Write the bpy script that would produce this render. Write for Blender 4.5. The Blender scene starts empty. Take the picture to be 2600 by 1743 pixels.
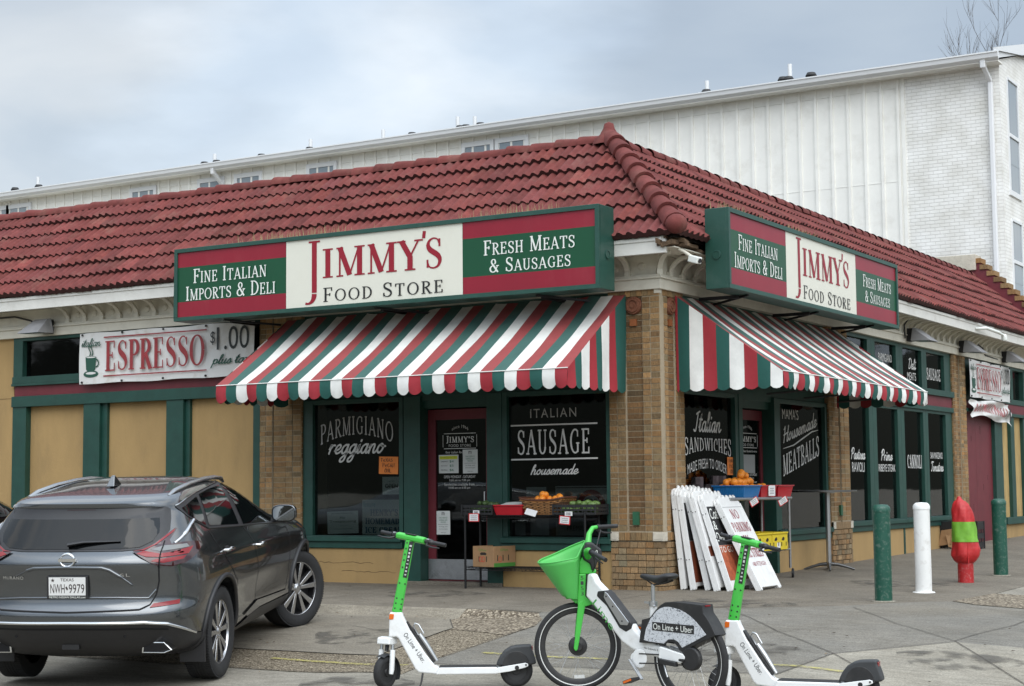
import bpy, bmesh, math, random
from mathutils import Vector, Matrix
R = math.radians
SC = bpy.context.scene
COL = SC.collection
rnd = random.Random(7)

# ------------------------------------------------------------------ camera
cam_d = bpy.data.cameras.new('camera'); cam = bpy.data.objects.new('camera', cam_d); COL.objects.link(cam)
cam_d.sensor_width = 36.0; cam_d.lens = 4225.37 / 2600 * 36.0
cam_d.clip_start = 0.1; cam_d.clip_end = 2000
def cam_matrix(yaw, pitch, roll, loc):
    f = Vector((math.sin(yaw)*math.cos(pitch), math.cos(yaw)*math.cos(pitch), math.sin(pitch)))
    r = f.cross(Vector((0,0,1))).normalized(); d = f.cross(r)
    c, s = math.cos(roll), math.sin(roll)
    r2 = c*r + s*d; d2 = -s*r + c*d
    m = Matrix((( r2.x, -d2.x, -f.x, loc[0]), (r2.y, -d2.y, -f.y, loc[1]), (r2.z, -d2.z, -f.z, loc[2]), (0,0,0,1)))
    return m
cam.matrix_world = cam_matrix(-0.54170109, 0.08773845, 0.00931829, (8.42291519, -17.31253244, 1.17532703))
SC.camera = cam

# ------------------------------------------------------------------ sky, sun, exposure
SUN_EL, SUN_AZ = R(46), R(132)
PATCH = (-0.5683, 0.7927, 0.2204)          # where the cloud is thinnest          # azimuth measured from +Y towards +X
wd = bpy.data.worlds.new('World'); SC.world = wd; wd.use_nodes = True
nt = wd.node_tree; nt.nodes.clear()
def WN(t, **k):
    n = nt.nodes.new(t)
    for a, b in k.items(): setattr(n, a, b)
    return n
wo = WN('ShaderNodeOutputWorld'); bg1 = WN('ShaderNodeBackground'); bg2 = WN('ShaderNodeBackground'); mx = WN('ShaderNodeMixShader')
sky = WN('ShaderNodeTexSky', sky_type='NISHITA', sun_disc=False, sun_elevation=SUN_EL, sun_rotation=SUN_AZ)
sky.air_density = 1.0; sky.dust_density = 2.0
nt.links.new(sky.outputs[0], bg1.inputs[0]); bg1.inputs[1].default_value = 0.05
tc = WN('ShaderNodeTexCoord'); sep = WN('ShaderNodeSeparateXYZ')
nt.links.new(tc.outputs['Generated'], sep.inputs[0])
mp = WN('ShaderNodeMapping'); mp.inputs['Scale'].default_value = (1.0, 1.0, 2.6); mp.inputs['Location'].default_value = (0.35, 0.1, 0.2)
nt.links.new(tc.outputs['Generated'], mp.inputs[0])
nz = WN('ShaderNodeTexNoise'); nz.inputs['Scale'].default_value = 2.9; nz.inputs['Detail'].default_value = 7; nz.inputs['Roughness'].default_value = 0.46; nz.inputs['Distortion'].default_value = 0.35
nt.links.new(mp.outputs[0], nz.inputs['Vector'])
cr = WN('ShaderNodeValToRGB'); e = cr.color_ramp.elements
e[0].position = 0.34; e[0].color = (0.36, 0.44, 0.545, 1); e[1].position = 0.68; e[1].color = (0.70, 0.735, 0.765, 1)
m1 = cr.color_ramp.elements.new(0.50); m1.color = (0.47, 0.545, 0.63, 1)
nt.links.new(nz.outputs['Fac'], cr.inputs[0])
# an overcast sky is brighter overhead and behind the sun-side cloud, paler near the skyline, and dark below the far roofs
el = WN('ShaderNodeMapRange'); el.inputs[1].default_value = 0.02; el.inputs[2].default_value = 0.95; el.inputs[3].default_value = 0.0; el.inputs[4].default_value = 1.0
nt.links.new(sep.outputs[2], el.inputs[0])
er = WN('ShaderNodeValToRGB'); e = er.color_ramp.elements
e[0].position = 0.0; e[0].color = (1.2, 1.17, 1.12, 1); e[1].position = 1.0; e[1].color = (2.3, 2.25, 2.2, 1)
q = e.new(0.13); q.color = (1.22, 1.19, 1.14, 1); q = e.new(0.27); q.color = (0.95, 0.96, 0.97, 1); q = e.new(0.36); q.color = (1.0, 1.0, 1.0, 1); q = e.new(0.5); q.color = (1.5, 1.47, 1.44, 1)
nt.links.new(el.outputs[0], er.inputs[0])
mul = WN('ShaderNodeMix', data_type='RGBA', blend_type='MULTIPLY'); mul.inputs[0].default_value = 1
nt.links.new(cr.outputs[0], mul.inputs[6]); nt.links.new(er.outputs[0], mul.inputs[7])
# the cloud round the hidden sun is the brightest part of the sky
dotn = WN('ShaderNodeVectorMath', operation='DOT_PRODUCT'); dotn.inputs[1].default_value = (math.sin(SUN_AZ)*math.cos(R(30)), math.cos(SUN_AZ)*math.cos(R(30)), math.sin(R(30)))
nt.links.new(tc.outputs['Generated'], dotn.inputs[0])
gl = WN('ShaderNodeMapRange', interpolation_type='SMOOTHSTEP'); gl.inputs[1].default_value = 0.1; gl.inputs[2].default_value = 1.0; gl.inputs[3].default_value = 1.0; gl.inputs[4].default_value = 2.1
nt.links.new(dotn.outputs['Value'], gl.inputs[0])
mul2 = WN('ShaderNodeVectorMath', operation='SCALE'); nt.links.new(mul.outputs[2], mul2.inputs[0]); nt.links.new(gl.outputs[0], mul2.inputs['Scale'])
# a thinner, brighter stretch of cloud low over the far roofs
d2 = WN('ShaderNodeVectorMath', operation='DOT_PRODUCT'); d2.inputs[1].default_value = PATCH
nt.links.new(tc.outputs['Generated'], d2.inputs[0])
n5 = WN('ShaderNodeTexNoise'); n5.inputs['Scale'].default_value = 9; n5.inputs['Detail'].default_value = 6; nt.links.new(mp.outputs[0], n5.inputs['Vector'])
ad = WN('ShaderNodeMath', operation='MULTIPLY_ADD'); ad.inputs[1].default_value = 0.030; nt.links.new(n5.outputs['Fac'], ad.inputs[0]); nt.links.new(d2.outputs['Value'], ad.inputs[2])
pr_ = WN('ShaderNodeMapRange', interpolation_type='SMOOTHSTEP'); pr_.inputs[1].default_value = 0.998; pr_.inputs[2].default_value = 1.018; pr_.inputs[3].default_value = 1.0; pr_.inputs[4].default_value = 1.30
nt.links.new(ad.outputs[0], pr_.inputs[0])
mul3 = WN('ShaderNodeVectorMath', operation='SCALE'); nt.links.new(mul2.outputs[0], mul3.inputs[0]); nt.links.new(pr_.outputs[0], mul3.inputs['Scale'])
# far trees and roofs all round the horizon
n2 = WN('ShaderNodeTexNoise'); n2.inputs['Scale'].default_value = 26; n2.inputs['Detail'].default_value = 9; n2.inputs['Roughness'].default_value = 0.7
nt.links.new(tc.outputs['Generated'], n2.inputs['Vector'])
th = WN('ShaderNodeMath', operation='MULTIPLY'); th.inputs[1].default_value = 0.17
nt.links.new(n2.outputs['Fac'], th.inputs[0])
lt = WN('ShaderNodeMath', operation='LESS_THAN'); nt.links.new(sep.outputs[2], lt.inputs[0]); nt.links.new(th.outputs[0], lt.inputs[1])
far = WN('ShaderNodeMix', data_type='RGBA'); far.inputs[7].default_value = (0.050, 0.056, 0.050, 1)
nt.links.new(lt.outputs[0], far.inputs[0]); nt.links.new(mul3.outputs[0], far.inputs[6])
nt.links.new(far.outputs[2], bg2.inputs[0]); bg2.inputs[1].default_value = 1.0
mx.inputs[0].default_value = 0.9
nt.links.new(bg1.outputs[0], mx.inputs[1]); nt.links.new(bg2.outputs[0], mx.inputs[2]); nt.links.new(mx.outputs[0], wo.inputs[0])
sd = bpy.data.lights.new('sun', 'SUN'); sd.energy = 1.5; sd.angle = R(60); sd.color = (1.0, 0.95, 0.87)
so = bpy.data.objects.new('sun', sd); COL.objects.link(so)
sv = Vector((math.sin(SUN_AZ)*math.cos(SUN_EL), math.cos(SUN_AZ)*math.cos(SUN_EL), math.sin(SUN_EL)))
so.rotation_euler = sv.to_track_quat('Z', 'Y').to_euler(); so.location = (20, -20, 30)
SC.view_settings.view_transform = 'Standard'; SC.view_settings.look = 'None'; SC.view_settings.exposure = 0.30; SC.view_settings.gamma = 1.0
try:
    SC.cycles.max_bounces = 8; SC.cycles.transparent_max_bounces = 12; SC.cycles.use_denoising = True
    SC.cycles.sample_clamp_indirect = 6; SC.cycles.caustics_reflective = False; SC.cycles.caustics_refractive = False
except Exception: pass

# ------------------------------------------------------------------ materials
MATS = {}
def mat(name, col, rough=0.6, metal=0.0, var=0.0, vscale=6.0, bump=0.0, bscale=60.0, spec=0.5, coat=0.0, dirt=None, dirt_scale=1.5, dirt_amt=0.0, tint=False, stretch=(1,1,1), alpha=None, emit=None):
    if name in MATS: return MATS[name]
    m = bpy.data.materials.new(name); m.use_nodes = True; t = m.node_tree; b = t.nodes['Principled BSDF']
    MATS[name] = m
    def N(ty, **k):
        n = t.nodes.new(ty)
        for a, c in k.items(): setattr(n, a, c)
        return n
    b.inputs['Roughness'].default_value = rough; b.inputs['Metallic'].default_value = metal
    b.inputs['Specular IOR Level'].default_value = spec; b.inputs['Coat Weight'].default_value = coat; b.inputs['Coat Roughness'].default_value = 0.03
    c4 = (*col, 1)
    b.inputs['Base Color'].default_value = c4
    src = None
    g = N('ShaderNodeTexCoord'); mpn = N('ShaderNodeMapping'); mpn.inputs['Scale'].default_value = stretch
    t.links.new(g.outputs['Object'], mpn.inputs[0])
    if var > 0:
        n = N('ShaderNodeTexNoise'); n.inputs['Scale'].default_value = vscale; n.inputs['Detail'].default_value = 6; n.inputs['Roughness'].default_value = 0.65
        t.links.new(mpn.outputs[0], n.inputs['Vector'])
        r = N('ShaderNodeValToRGB'); r.color_ramp.elements[0].position = 0.3; r.color_ramp.elements[1].position = 0.7
        r.color_ramp.elements[0].color = (*[max(0, x*(1-var)) for x in col], 1); r.color_ramp.elements[1].color = (*[min(1, x*(1+var)) for x in col], 1)
        t.links.new(n.outputs['Fac'], r.inputs[0]); src = r.outputs[0]
    if dirt and dirt_amt > 0:
        n = N('ShaderNodeTexNoise'); n.inputs['Scale'].default_value = dirt_scale; n.inputs['Detail'].default_value = 8; n.inputs['Roughness'].default_value = 0.7
        t.links.new(mpn.outputs[0], n.inputs['Vector'])
        r = N('ShaderNodeValToRGB'); r.color_ramp.elements[0].position = 0.52; r.color_ramp.elements[0].color = (0,0,0,1); r.color_ramp.elements[1].position = 0.72; r.color_ramp.elements[1].color = (dirt_amt,)*3 + (1,)
        t.links.new(n.outputs['Fac'], r.inputs[0])
        mxn = N('ShaderNodeMix', data_type='RGBA'); t.links.new(r.outputs[0], mxn.inputs[0]); mxn.inputs[7].default_value = (*dirt, 1)
        if src: t.links.new(src, mxn.inputs[6])
        else: mxn.inputs[6].default_value = c4
        src = mxn.outputs[2]
    if tint:
        at = N('ShaderNodeAttribute', attribute_name='tint'); mt = N('ShaderNodeMix', data_type='RGBA', blend_type='MULTIPLY'); mt.inputs[0].default_value = 1
        if src: t.links.new(src, mt.inputs[6])
        else: mt.inputs[6].default_value = c4
        t.links.new(at.outputs['Color'], mt.inputs[7]); src = mt.outputs[2]
    if src: t.links.new(src, b.inputs['Base Color'])
    if bump > 0:
        n = N('ShaderNodeTexNoise'); n.inputs['Scale'].default_value = bscale; n.inputs['Detail'].default_value = 5
        t.links.new(mpn.outputs[0], n.inputs['Vector'])
        bn = N('ShaderNodeBump'); bn.inputs['Strength'].default_value = bump; bn.inputs['Distance'].default_value = 0.01
        t.links.new(n.outputs['Fac'], bn.inputs['Height']); t.links.new(bn.outputs[0], b.inputs['Normal'])
    if emit: b.inputs['Emission Color'].default_value = (*emit, 1); b.inputs['Emission Strength'].default_value = 1
    return m
def glass_mat(name, tint, ior=1.45, rough=0.02):
    if name in MATS: return MATS[name]
    m = bpy.data.materials.new(name); m.use_nodes = True; t = m.node_tree; t.nodes.clear(); MATS[name] = m
    o = t.nodes.new('ShaderNodeOutputMaterial'); tr = t.nodes.new('ShaderNodeBsdfTransparent'); gl = t.nodes.new('ShaderNodeBsdfGlossy'); fr = t.nodes.new('ShaderNodeFresnel'); mi = t.nodes.new('ShaderNodeMixShader')
    tr.inputs[0].default_value = (*tint, 1); gl.inputs['Roughness'].default_value = rough; fr.inputs[0].default_value = ior
    nzz = t.nodes.new('ShaderNodeTexNoise'); nzz.inputs['Scale'].default_value = 1.3; nzz.inputs['Detail'].default_value = 1
    g = t.nodes.new('ShaderNodeTexCoord'); t.links.new(g.outputs['Object'], nzz.inputs['Vector'])
    bp = t.nodes.new('ShaderNodeBump'); bp.inputs['Strength'].default_value = 0.06; bp.inputs['Distance'].default_value = 0.02
    t.links.new(nzz.outputs['Fac'], bp.inputs['Height']); t.links.new(bp.outputs[0], gl.inputs['Normal'])
    t.links.new(fr.outputs[0], mi.inputs[0]); t.links.new(tr.outputs[0], mi.inputs[1]); t.links.new(gl.outputs[0], mi.inputs[2]); t.links.new(mi.outputs[0], o.inputs[0])
    return m

# ------------------------------------------------------------------ mesh builder
class MB:
    def __init__(s): s.v = []; s.f = []; s.c = []; s.mi = []
    def add(s, verts, faces, col=None, mi=0):
        o = len(s.v); s.v += [tuple(p) for p in verts]
        for f in faces: s.f.append(tuple(i+o for i in f)); s.c.append(col or (1,1,1)); s.mi.append(mi)
    def box(s, x0, x1, y0, y1, z0, z1, col=None, mi=0):
        s.add([(x0,y0,z0),(x1,y0,z0),(x1,y1,z0),(x0,y1,z0),(x0,y0,z1),(x1,y0,z1),(x1,y1,z1),(x0,y1,z1)],
              [(0,3,2,1),(4,5,6,7),(0,1,5,4),(1,2,6,5),(2,3,7,6),(3,0,4,7)], col, mi)
    def obox(s, c, ax, ay, az, col=None, mi=0):      # centre and three half-axes
        c, ax, ay, az = map(Vector, (c, ax, ay, az)); P = []
        for k in (-1, 1):
            for a, b in ((-1,-1),(1,-1),(1,1),(-1,1)): P.append(c + a*ax + b*ay + k*az)
        s.add(P, [(0,3,2,1),(4,5,6,7),(0,1,5,4),(1,2,6,5),(2,3,7,6),(3,0,4,7)], col, mi)
    def beam(s, a, b, w, h, up=(0,0,1), col=None, mi=0):
        a, b = Vector(a), Vector(b); d = b - a; u = Vector(up); sd_ = d.cross(u)
        if sd_.length < 1e-6: sd_ = d.cross(Vector((1,0,0)))
        sd_.normalize(); u2 = sd_.cross(d).normalized()
        s.obox((a+b)/2, d/2, sd_*w/2, u2*h/2, col, mi)
    def tube(s, pts, r, n=8, col=None, mi=0, cap=True, closed=False, flat=1.0, up=None):
        pts = [Vector(p) for p in pts]; N = len(pts); rs = r if isinstance(r, (list, tuple)) else [r]*N
        V = []; F = []; pu = None
        for i, p in enumerate(pts):
            if closed: t = (pts[(i+1) % N] - pts[i-1])
            else: t = (pts[min(i+1, N-1)] - pts[max(i-1, 0)])
            t.normalize()
            if pu is None:
                a = Vector(up) if up else (Vector((0,0,1)) if abs(t.z) < 0.9 else Vector((1,0,0)))
                pu = a - t*a.dot(t)
            else: pu = pu - t*pu.dot(t)
            pu.normalize(); w = t.cross(pu)
            for k in range(n):
                an = 2*math.pi*k/n; V.append(p + (pu*math.cos(an)*flat + w*math.sin(an))*rs[i])
        for i in range(N if closed else N-1):
            j = (i+1) % N
            for k in range(n): F.append((i*n+k, i*n+(k+1)%n, j*n+(k+1)%n, j*n+k))
        if cap and not closed: F.append(tuple(range(n-1, -1, -1))); F.append(tuple((N-1)*n+k for k in range(n)))
        s.add(V, F, col, mi)
    def lathe(s, prof, o=(0,0,0), ax=(0,0,1), n=24, col=None, mi=0, cap=True):   # prof: (radius, height along axis)
        ax = Vector(ax).normalized(); u = ax.orthogonal().normalized(); w = ax.cross(u); o = Vector(o); V = []; F = []
        for r_, h_ in prof:
            for k in range(n):
                a = 2*math.pi*k/n; V.append(o + ax*h_ + (u*math.cos(a) + w*math.sin(a))*r_)
        for i in range(len(prof)-1):
            for k in range(n): F.append((i*n+k, i*n+(k+1)%n, (i+1)*n+(k+1)%n, (i+1)*n+k))
        if cap:
            if prof[0][0] > 1e-4: F.append(tuple(range(n-1, -1, -1)))
            if prof[-1][0] > 1e-4: F.append(tuple((len(prof)-1)*n+k for k in range(n)))
        s.add(V, F, col, mi)
    def prism(s, poly, fr, d0, d1, col=None, mi=0, side=True):  # poly in 2D, fr(u,v,d)->3D ; caps at depths d0,d1
        n = len(poly); V = [fr(u, v, d0) for u, v in poly] + [fr(u, v, d1) for u, v in poly]
        F = [tuple(range(n-1, -1, -1)), tuple(range(n, 2*n))]
        if side: F += [(i, (i+1) % n, n+(i+1) % n, n+i) for i in range(n)]
        s.add(V, F, col, mi)
    def sphere(s, c, r, nu=10, nv=7, col=None, mi=0, sc=(1,1,1), rot=None):
        V = []; F = []; c = Vector(c)
        for i in range(nv+1):
            t = math.pi*i/nv
            for k in range(nu):
                a = 2*math.pi*k/nu; p = Vector((r*sc[0]*math.sin(t)*math.cos(a), r*sc[1]*math.sin(t)*math.sin(a), r*sc[2]*math.cos(t)))
                if rot: p = rot @ p
                V.append(c+p)
        for i in range(nv):
            for k in range(nu): F.append((i*nu+k, (i+1)*nu+k, (i+1)*nu+(k+1)%nu, i*nu+(k+1)%nu))
        s.add(V, F, col, mi)
    def grid(s, P, col=None, mi=0, closed_u=False):    # P[i][j] points
        a, b = len(P), len(P[0]); V = [p for r_ in P for p in r_]; F = []
        for i in range(a-1):
            for j in range(b if closed_u else b-1): F.append((i*b+j, i*b+(j+1)%b, (i+1)*b+(j+1)%b, (i+1)*b+j))
        s.add(V, F, col, mi)
    def xf(s, M):
        s.v = [tuple(M @ Vector(p)) for p in s.v]; return s
    def build(s, name, m, parent=None, smooth=None, bevel=0.0, seg=2, fix=True):
        me = bpy.data.meshes.new(name); me.from_pydata(s.v, [], s.f)
        ms = m if isinstance(m, (list, tuple)) else [m]
        for x in ms: me.materials.append(x)
        if len(ms) > 1:
            for p, i in zip(me.polygons, s.mi): p.material_index = i
        if any(c != (1,1,1) for c in s.c):
            ca = me.color_attributes.new('tint', 'FLOAT_COLOR', 'CORNER')
            for p, c in zip(me.polygons, s.c):
                for li in p.loop_indices: ca.data[li].color = (*c, 1)
        if fix:
            b = bmesh.new(); b.from_mesh(me); bmesh.ops.remove_doubles(b, verts=b.verts, dist=1e-5)
            bmesh.ops.recalc_face_normals(b, faces=b.faces); b.to_mesh(me); b.free()
        uv = me.uv_layers.new(name='UVMap')
        for p in me.polygons:
            nx, ny, nz_ = (abs(k) for k in p.normal)
            for li in p.loop_indices:
                co = me.vertices[me.loops[li].vertex_index].co
                uv.data[li].uv = (co.y, co.z) if nx >= ny and nx >= nz_ else ((co.x, co.z) if ny >= nz_ else (co.x, co.y))
        if smooth is not None:
            for p in me.polygons: p.use_smooth = True
            me.set_sharp_from_angle(angle=R(smooth))
        me.update()
        o = bpy.data.objects.new(name, me); COL.objects.link(o)
        if parent: o.parent = parent
        if bevel > 0:
            bv = o.modifiers.new('bevel', 'BEVEL'); bv.width = bevel; bv.segments = seg; bv.limit_method = 'ANGLE'; bv.angle_limit = R(35); bv.harden_normals = False
        return o
def thing(name, label, cat, loc=(0,0,0), rz=0.0, group=None):
    o = bpy.data.objects.new(name, None); COL.objects.link(o); o.location = loc; o.rotation_euler = (0, 0, rz); o.empty_display_size = 0.1
    return tag(o, label, cat, group)
def tag(o, label, cat, group=None):
    o['label'] = label; o['category'] = cat
    if group: o['group'] = group
    return o
def struct(o, kind='structure'): o['kind'] = kind; return o
def copy_tree(o, parent=None):
    c = o.copy(); COL.objects.link(c); c.parent = parent
    for ch in list(o.children): copy_tree(ch, c)
    return c

# ------------------------------------------------------------------ lettering
def bfont(s, spacing=1.0):
    cu = bpy.data.curves.new('txt', 'FONT'); cu.body = s; cu.space_character = spacing; cu.resolution_u = 4
    o = bpy.data.objects.new('txt', cu); COL.objects.link(o)
    dg = bpy.context.evaluated_depsgraph_get(); me = bpy.data.meshes.new_from_object(o.evaluated_get(dg))
    P = [[(me.vertices[i].co.x, me.vertices[i].co.y) for i in p.vertices] for p in me.polygons]
    bpy.data.objects.remove(o); bpy.data.curves.remove(cu); bpy.data.meshes.remove(me)
    return [[p] for p in P] if False else [P]          # one layer: the polygons never overlap
def _stroke(pts, ths):
    L = []
    for i in range(len(pts)):
        a = pts[max(i-1, 0)]; b = pts[min(i+1, len(pts)-1)]; dx, dy = b[0]-a[0], b[1]-a[1]; l = math.hypot(dx, dy) or 1
        L.append((-dy/l*ths[i]/2, dx/l*ths[i]/2))
    out = []
    for i in range(len(pts)-1):
        p, q_ = pts[i], pts[i+1]
        out.append([(p[0]-L[i][0], p[1]-L[i][1]), (q_[0]-L[i+1][0], q_[1]-L[i+1][1]), (q_[0]+L[i+1][0], q_[1]+L[i+1][1]), (p[0]+L[i][0], p[1]+L[i][1])])
    return out
def serif_glyph(ch, TK=0.135, TN=0.05, SL=0.10):
    """ high-contrast roman capitals out of strokes; returns (width, [layer, ...]) """
    Ls = []
    def L(x0, y0, x1, y1, t): Ls.append(_stroke([(x0,y0),(x1,y1)], [t,t]))
    def V(x, y0=0.0, y1=1.0, t=TK, s=(1,1)):
        L(x, y0, x, y1, t)
        if s[0]: L(x-t/2-SL*.8, y0+TN/2, x+t/2+SL*.8, y0+TN/2, TN)
        if s[1]: L(x-t/2-SL*.8, y1-TN/2, x+t/2+SL*.8, y1-TN/2, TN)
    def A(cx, cy, rx, ry, a0, a1, tk=TK, tn=TN, n=14):
        P = []; T = []
        for i in range(n+1):
            a = R(a0 + (a1-a0)*i/n); P.append((cx+rx*math.cos(a), cy+ry*math.sin(a))); T.append(tn+(tk-tn)*abs(math.cos(a))**1.6)
        Ls.append(_stroke(P, T))
    def SE(x, y, l=None): l = l or SL*1.3; L(x-l, y, x+l, y, TN)
    def VS(x, y0, y1): L(x, y0, x, y1, TN*1.3)
    h = TN/2; w = .7
    if ch == 'A': L(.10,0,.37,1,TN*1.1); L(.37,1,.66,0,TK); L(.2,.33,.53,.33,TN); SE(.10,h); SE(.66,h); w = .76
    elif ch == 'B': V(.16); A(.28,.75,.25,.25-h,-90,90); L(.16,1-h,.28,1-h,TN); L(.16,.5,.28,.5,TN); A(.28,.25,.30,.25-h,-90,90); L(.16,h,.28,h,TN); w = .66
    elif ch == 'C': A(.42,.5,.32,.5-h,55,305); VS(.60,.66,.93); w = .72
    elif ch == 'D': V(.16); A(.26,.5,.38,.5-h,-90,90); L(.16,1-h,.26,1-h,TN); L(.16,h,.26,h,TN); w = .74
    elif ch == 'E': V(.16); L(.16,1-h,.54,1-h,TN); L(.16,.52,.42,.52,TN); L(.16,h,.56,h,TN); VS(.53,.76,1); VS(.55,0,.26); VS(.42,.42,.62); w = .64
    elif ch == 'F': V(.16); L(.16,1-h,.54,1-h,TN); L(.16,.5,.42,.5,TN); VS(.53,.76,1); VS(.42,.4,.6); w = .6
    elif ch == 'G': A(.42,.5,.32,.5-h,55,310); VS(.60,.68,.93); L(.61,.06,.61,.40,TK*.9); SE(.61,.42); w = .78
    elif ch == 'H': V(.16); V(.60); L(.16,.52,.60,.52,TN); w = .78
    elif ch == 'I': V(.16); w = .34
    elif ch == 'J': V(.24,.12,1,s=(0,1)); A(.10,.10,.14,.16,0,-110); w = .40
    elif ch == 'K': V(.16); L(.22,.42,.56,1,TN); L(.30,.56,.62,0,TK); SE(.56,1-h); SE(.63,h); w = .74
    elif ch == 'L': V(.16); L(.16,h,.54,h,TN); VS(.53,0,.28); w = .6
    elif ch == 'M': V(.14,t=TN*1.1); L(.14,1,.45,.04,TK); L(.45,.04,.74,1,TN); V(.76); w = .92
    elif ch == 'N': V(.14,t=TN*1.1); L(.14,1,.62,0,TK); V(.62,t=TN*1.1,s=(0,1)); w = .78
    elif ch == 'O': A(.41,.5,.33,.5-h,0,360,n=26); w = .82
    elif ch == 'P': V(.16); A(.28,.73,.26,.27-h,-90,90); L(.16,1-h,.28,1-h,TN); L(.16,.46+h,.28,.46+h,TN); w = .6
    elif ch == 'R': V(.16); A(.28,.75,.25,.25-h,-90,90); L(.16,1-h,.28,1-h,TN); L(.16,.5,.30,.5,TN); L(.32,.5,.60,0,TK); SE(.62,h); w = .7
    elif ch == 'S':
        P = [(.50,.80),(.44,.93),(.30,.975),(.16,.90),(.115,.76),(.18,.62),(.32,.52),(.46,.41),(.525,.26),(.46,.09),(.31,.025),(.16,.07),(.10,.20)]
        T = [TN*1.2,TN,TN,TN*1.6,TK*.8,TK*1.05,TK*1.1,TK*1.05,TK*.8,TN*1.6,TN,TN,TN*1.2]
        Q = []; TT = []
        for i in range(len(P)-1):
            p0, p1, p2, p3 = P[max(i-1,0)], P[i], P[i+1], P[min(i+2,len(P)-1)]
            for k in range(3):
                u = k/3; Q.append(tuple(.5*((2*p1[d])+(-p0[d]+p2[d])*u+(2*p0[d]-5*p1[d]+4*p2[d]-p3[d])*u*u+(-p0[d]+3*p1[d]-3*p2[d]+p3[d])*u**3) for d in (0,1))); TT.append(T[i]+(T[i+1]-T[i])*u)
        Q.append(P[-1]); TT.append(T[-1]); Ls.append(_stroke(Q, TT)); VS(.51,.70,.95); VS(.095,.05,.30); w = .62
    elif ch == 'T': V(.34,s=(1,0)); L(.05,1-h,.63,1-h,TN); VS(.06,.76,1); VS(.62,.76,1); w = .68
    elif ch == 'U': V(.16,.3,1,s=(0,1)); A(.37,.3,.21,.3-h,180,360); V(.58,.3,1,t=TN*1.1,s=(0,1)); w = .74
    elif ch == 'V': L(.08,1,.37,0,TK); L(.37,0,.64,1,TN); SE(.08,1-h); SE(.64,1-h); w = .72
    elif ch == 'W': L(.08,1,.30,0,TK); L(.30,0,.50,.9,TN); L(.48,1,.70,0,TK); L(.70,0,.90,1,TN); SE(.08,1-h); SE(.90,1-h); SE(.49,1-h); w = .98
    elif ch == 'X': L(.1,1,.6,0,TK); L(.1,0,.6,1,TN); SE(.1,1-h); SE(.6,1-h); SE(.1,h); SE(.6,h); w = .7
    elif ch == 'Y': L(.08,1,.34,.45,TK); L(.60,1,.34,.45,TN); V(.34,0,.47,s=(1,0)); SE(.08,1-h); SE(.60,1-h); w = .68
    elif ch == 'Z': L(.1,1-h,.56,1-h,TN); L(.55,1,.11,0,TK); L(.1,h,.58,h,TN); VS(.11,.76,1); VS(.57,0,.26); w = .66
    elif ch == '&':
        A(.33,.76,.15,.22-h,-60,250,tk=TK*.9); L(.22,.66,.66,.02,TK); A(.30,.26,.22,.26-h,100,330); L(.52,.2,.64,.48,TN); SE(.64,.48); w = .78
    elif ch == "'": L(.12,1.02,.09,.74,TK*.8); w = .2
    elif ch == '-': L(.05,.4,.35,.4,TN*1.4); w = .42
    elif ch == ' ': w = .34
    return w, Ls
def serif(s, gap=0.05, small=None, **k):
    """ small: relative height of the letters after the first of each word (small capitals) """
    x = 0; out = []; first = True
    for ch in s:
        if small and not first and ch not in " &'": sc = small
        else: sc = 1.0
        kk = dict(k)
        if sc != 1.0 and 'TK' in kk: pass
        w, Ls = serif_glyph(ch, **kk)
        oy = (1.0 - sc)*0.0
        if ch == "'" and small: oy = small - 1.0
        for L in Ls: out.append([[(x+px*sc, py*sc+oy) for px, py in q_] for q_ in L])
        x += w*sc + gap; first = (ch == ' ' or ch == '&')
    return out
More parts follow.
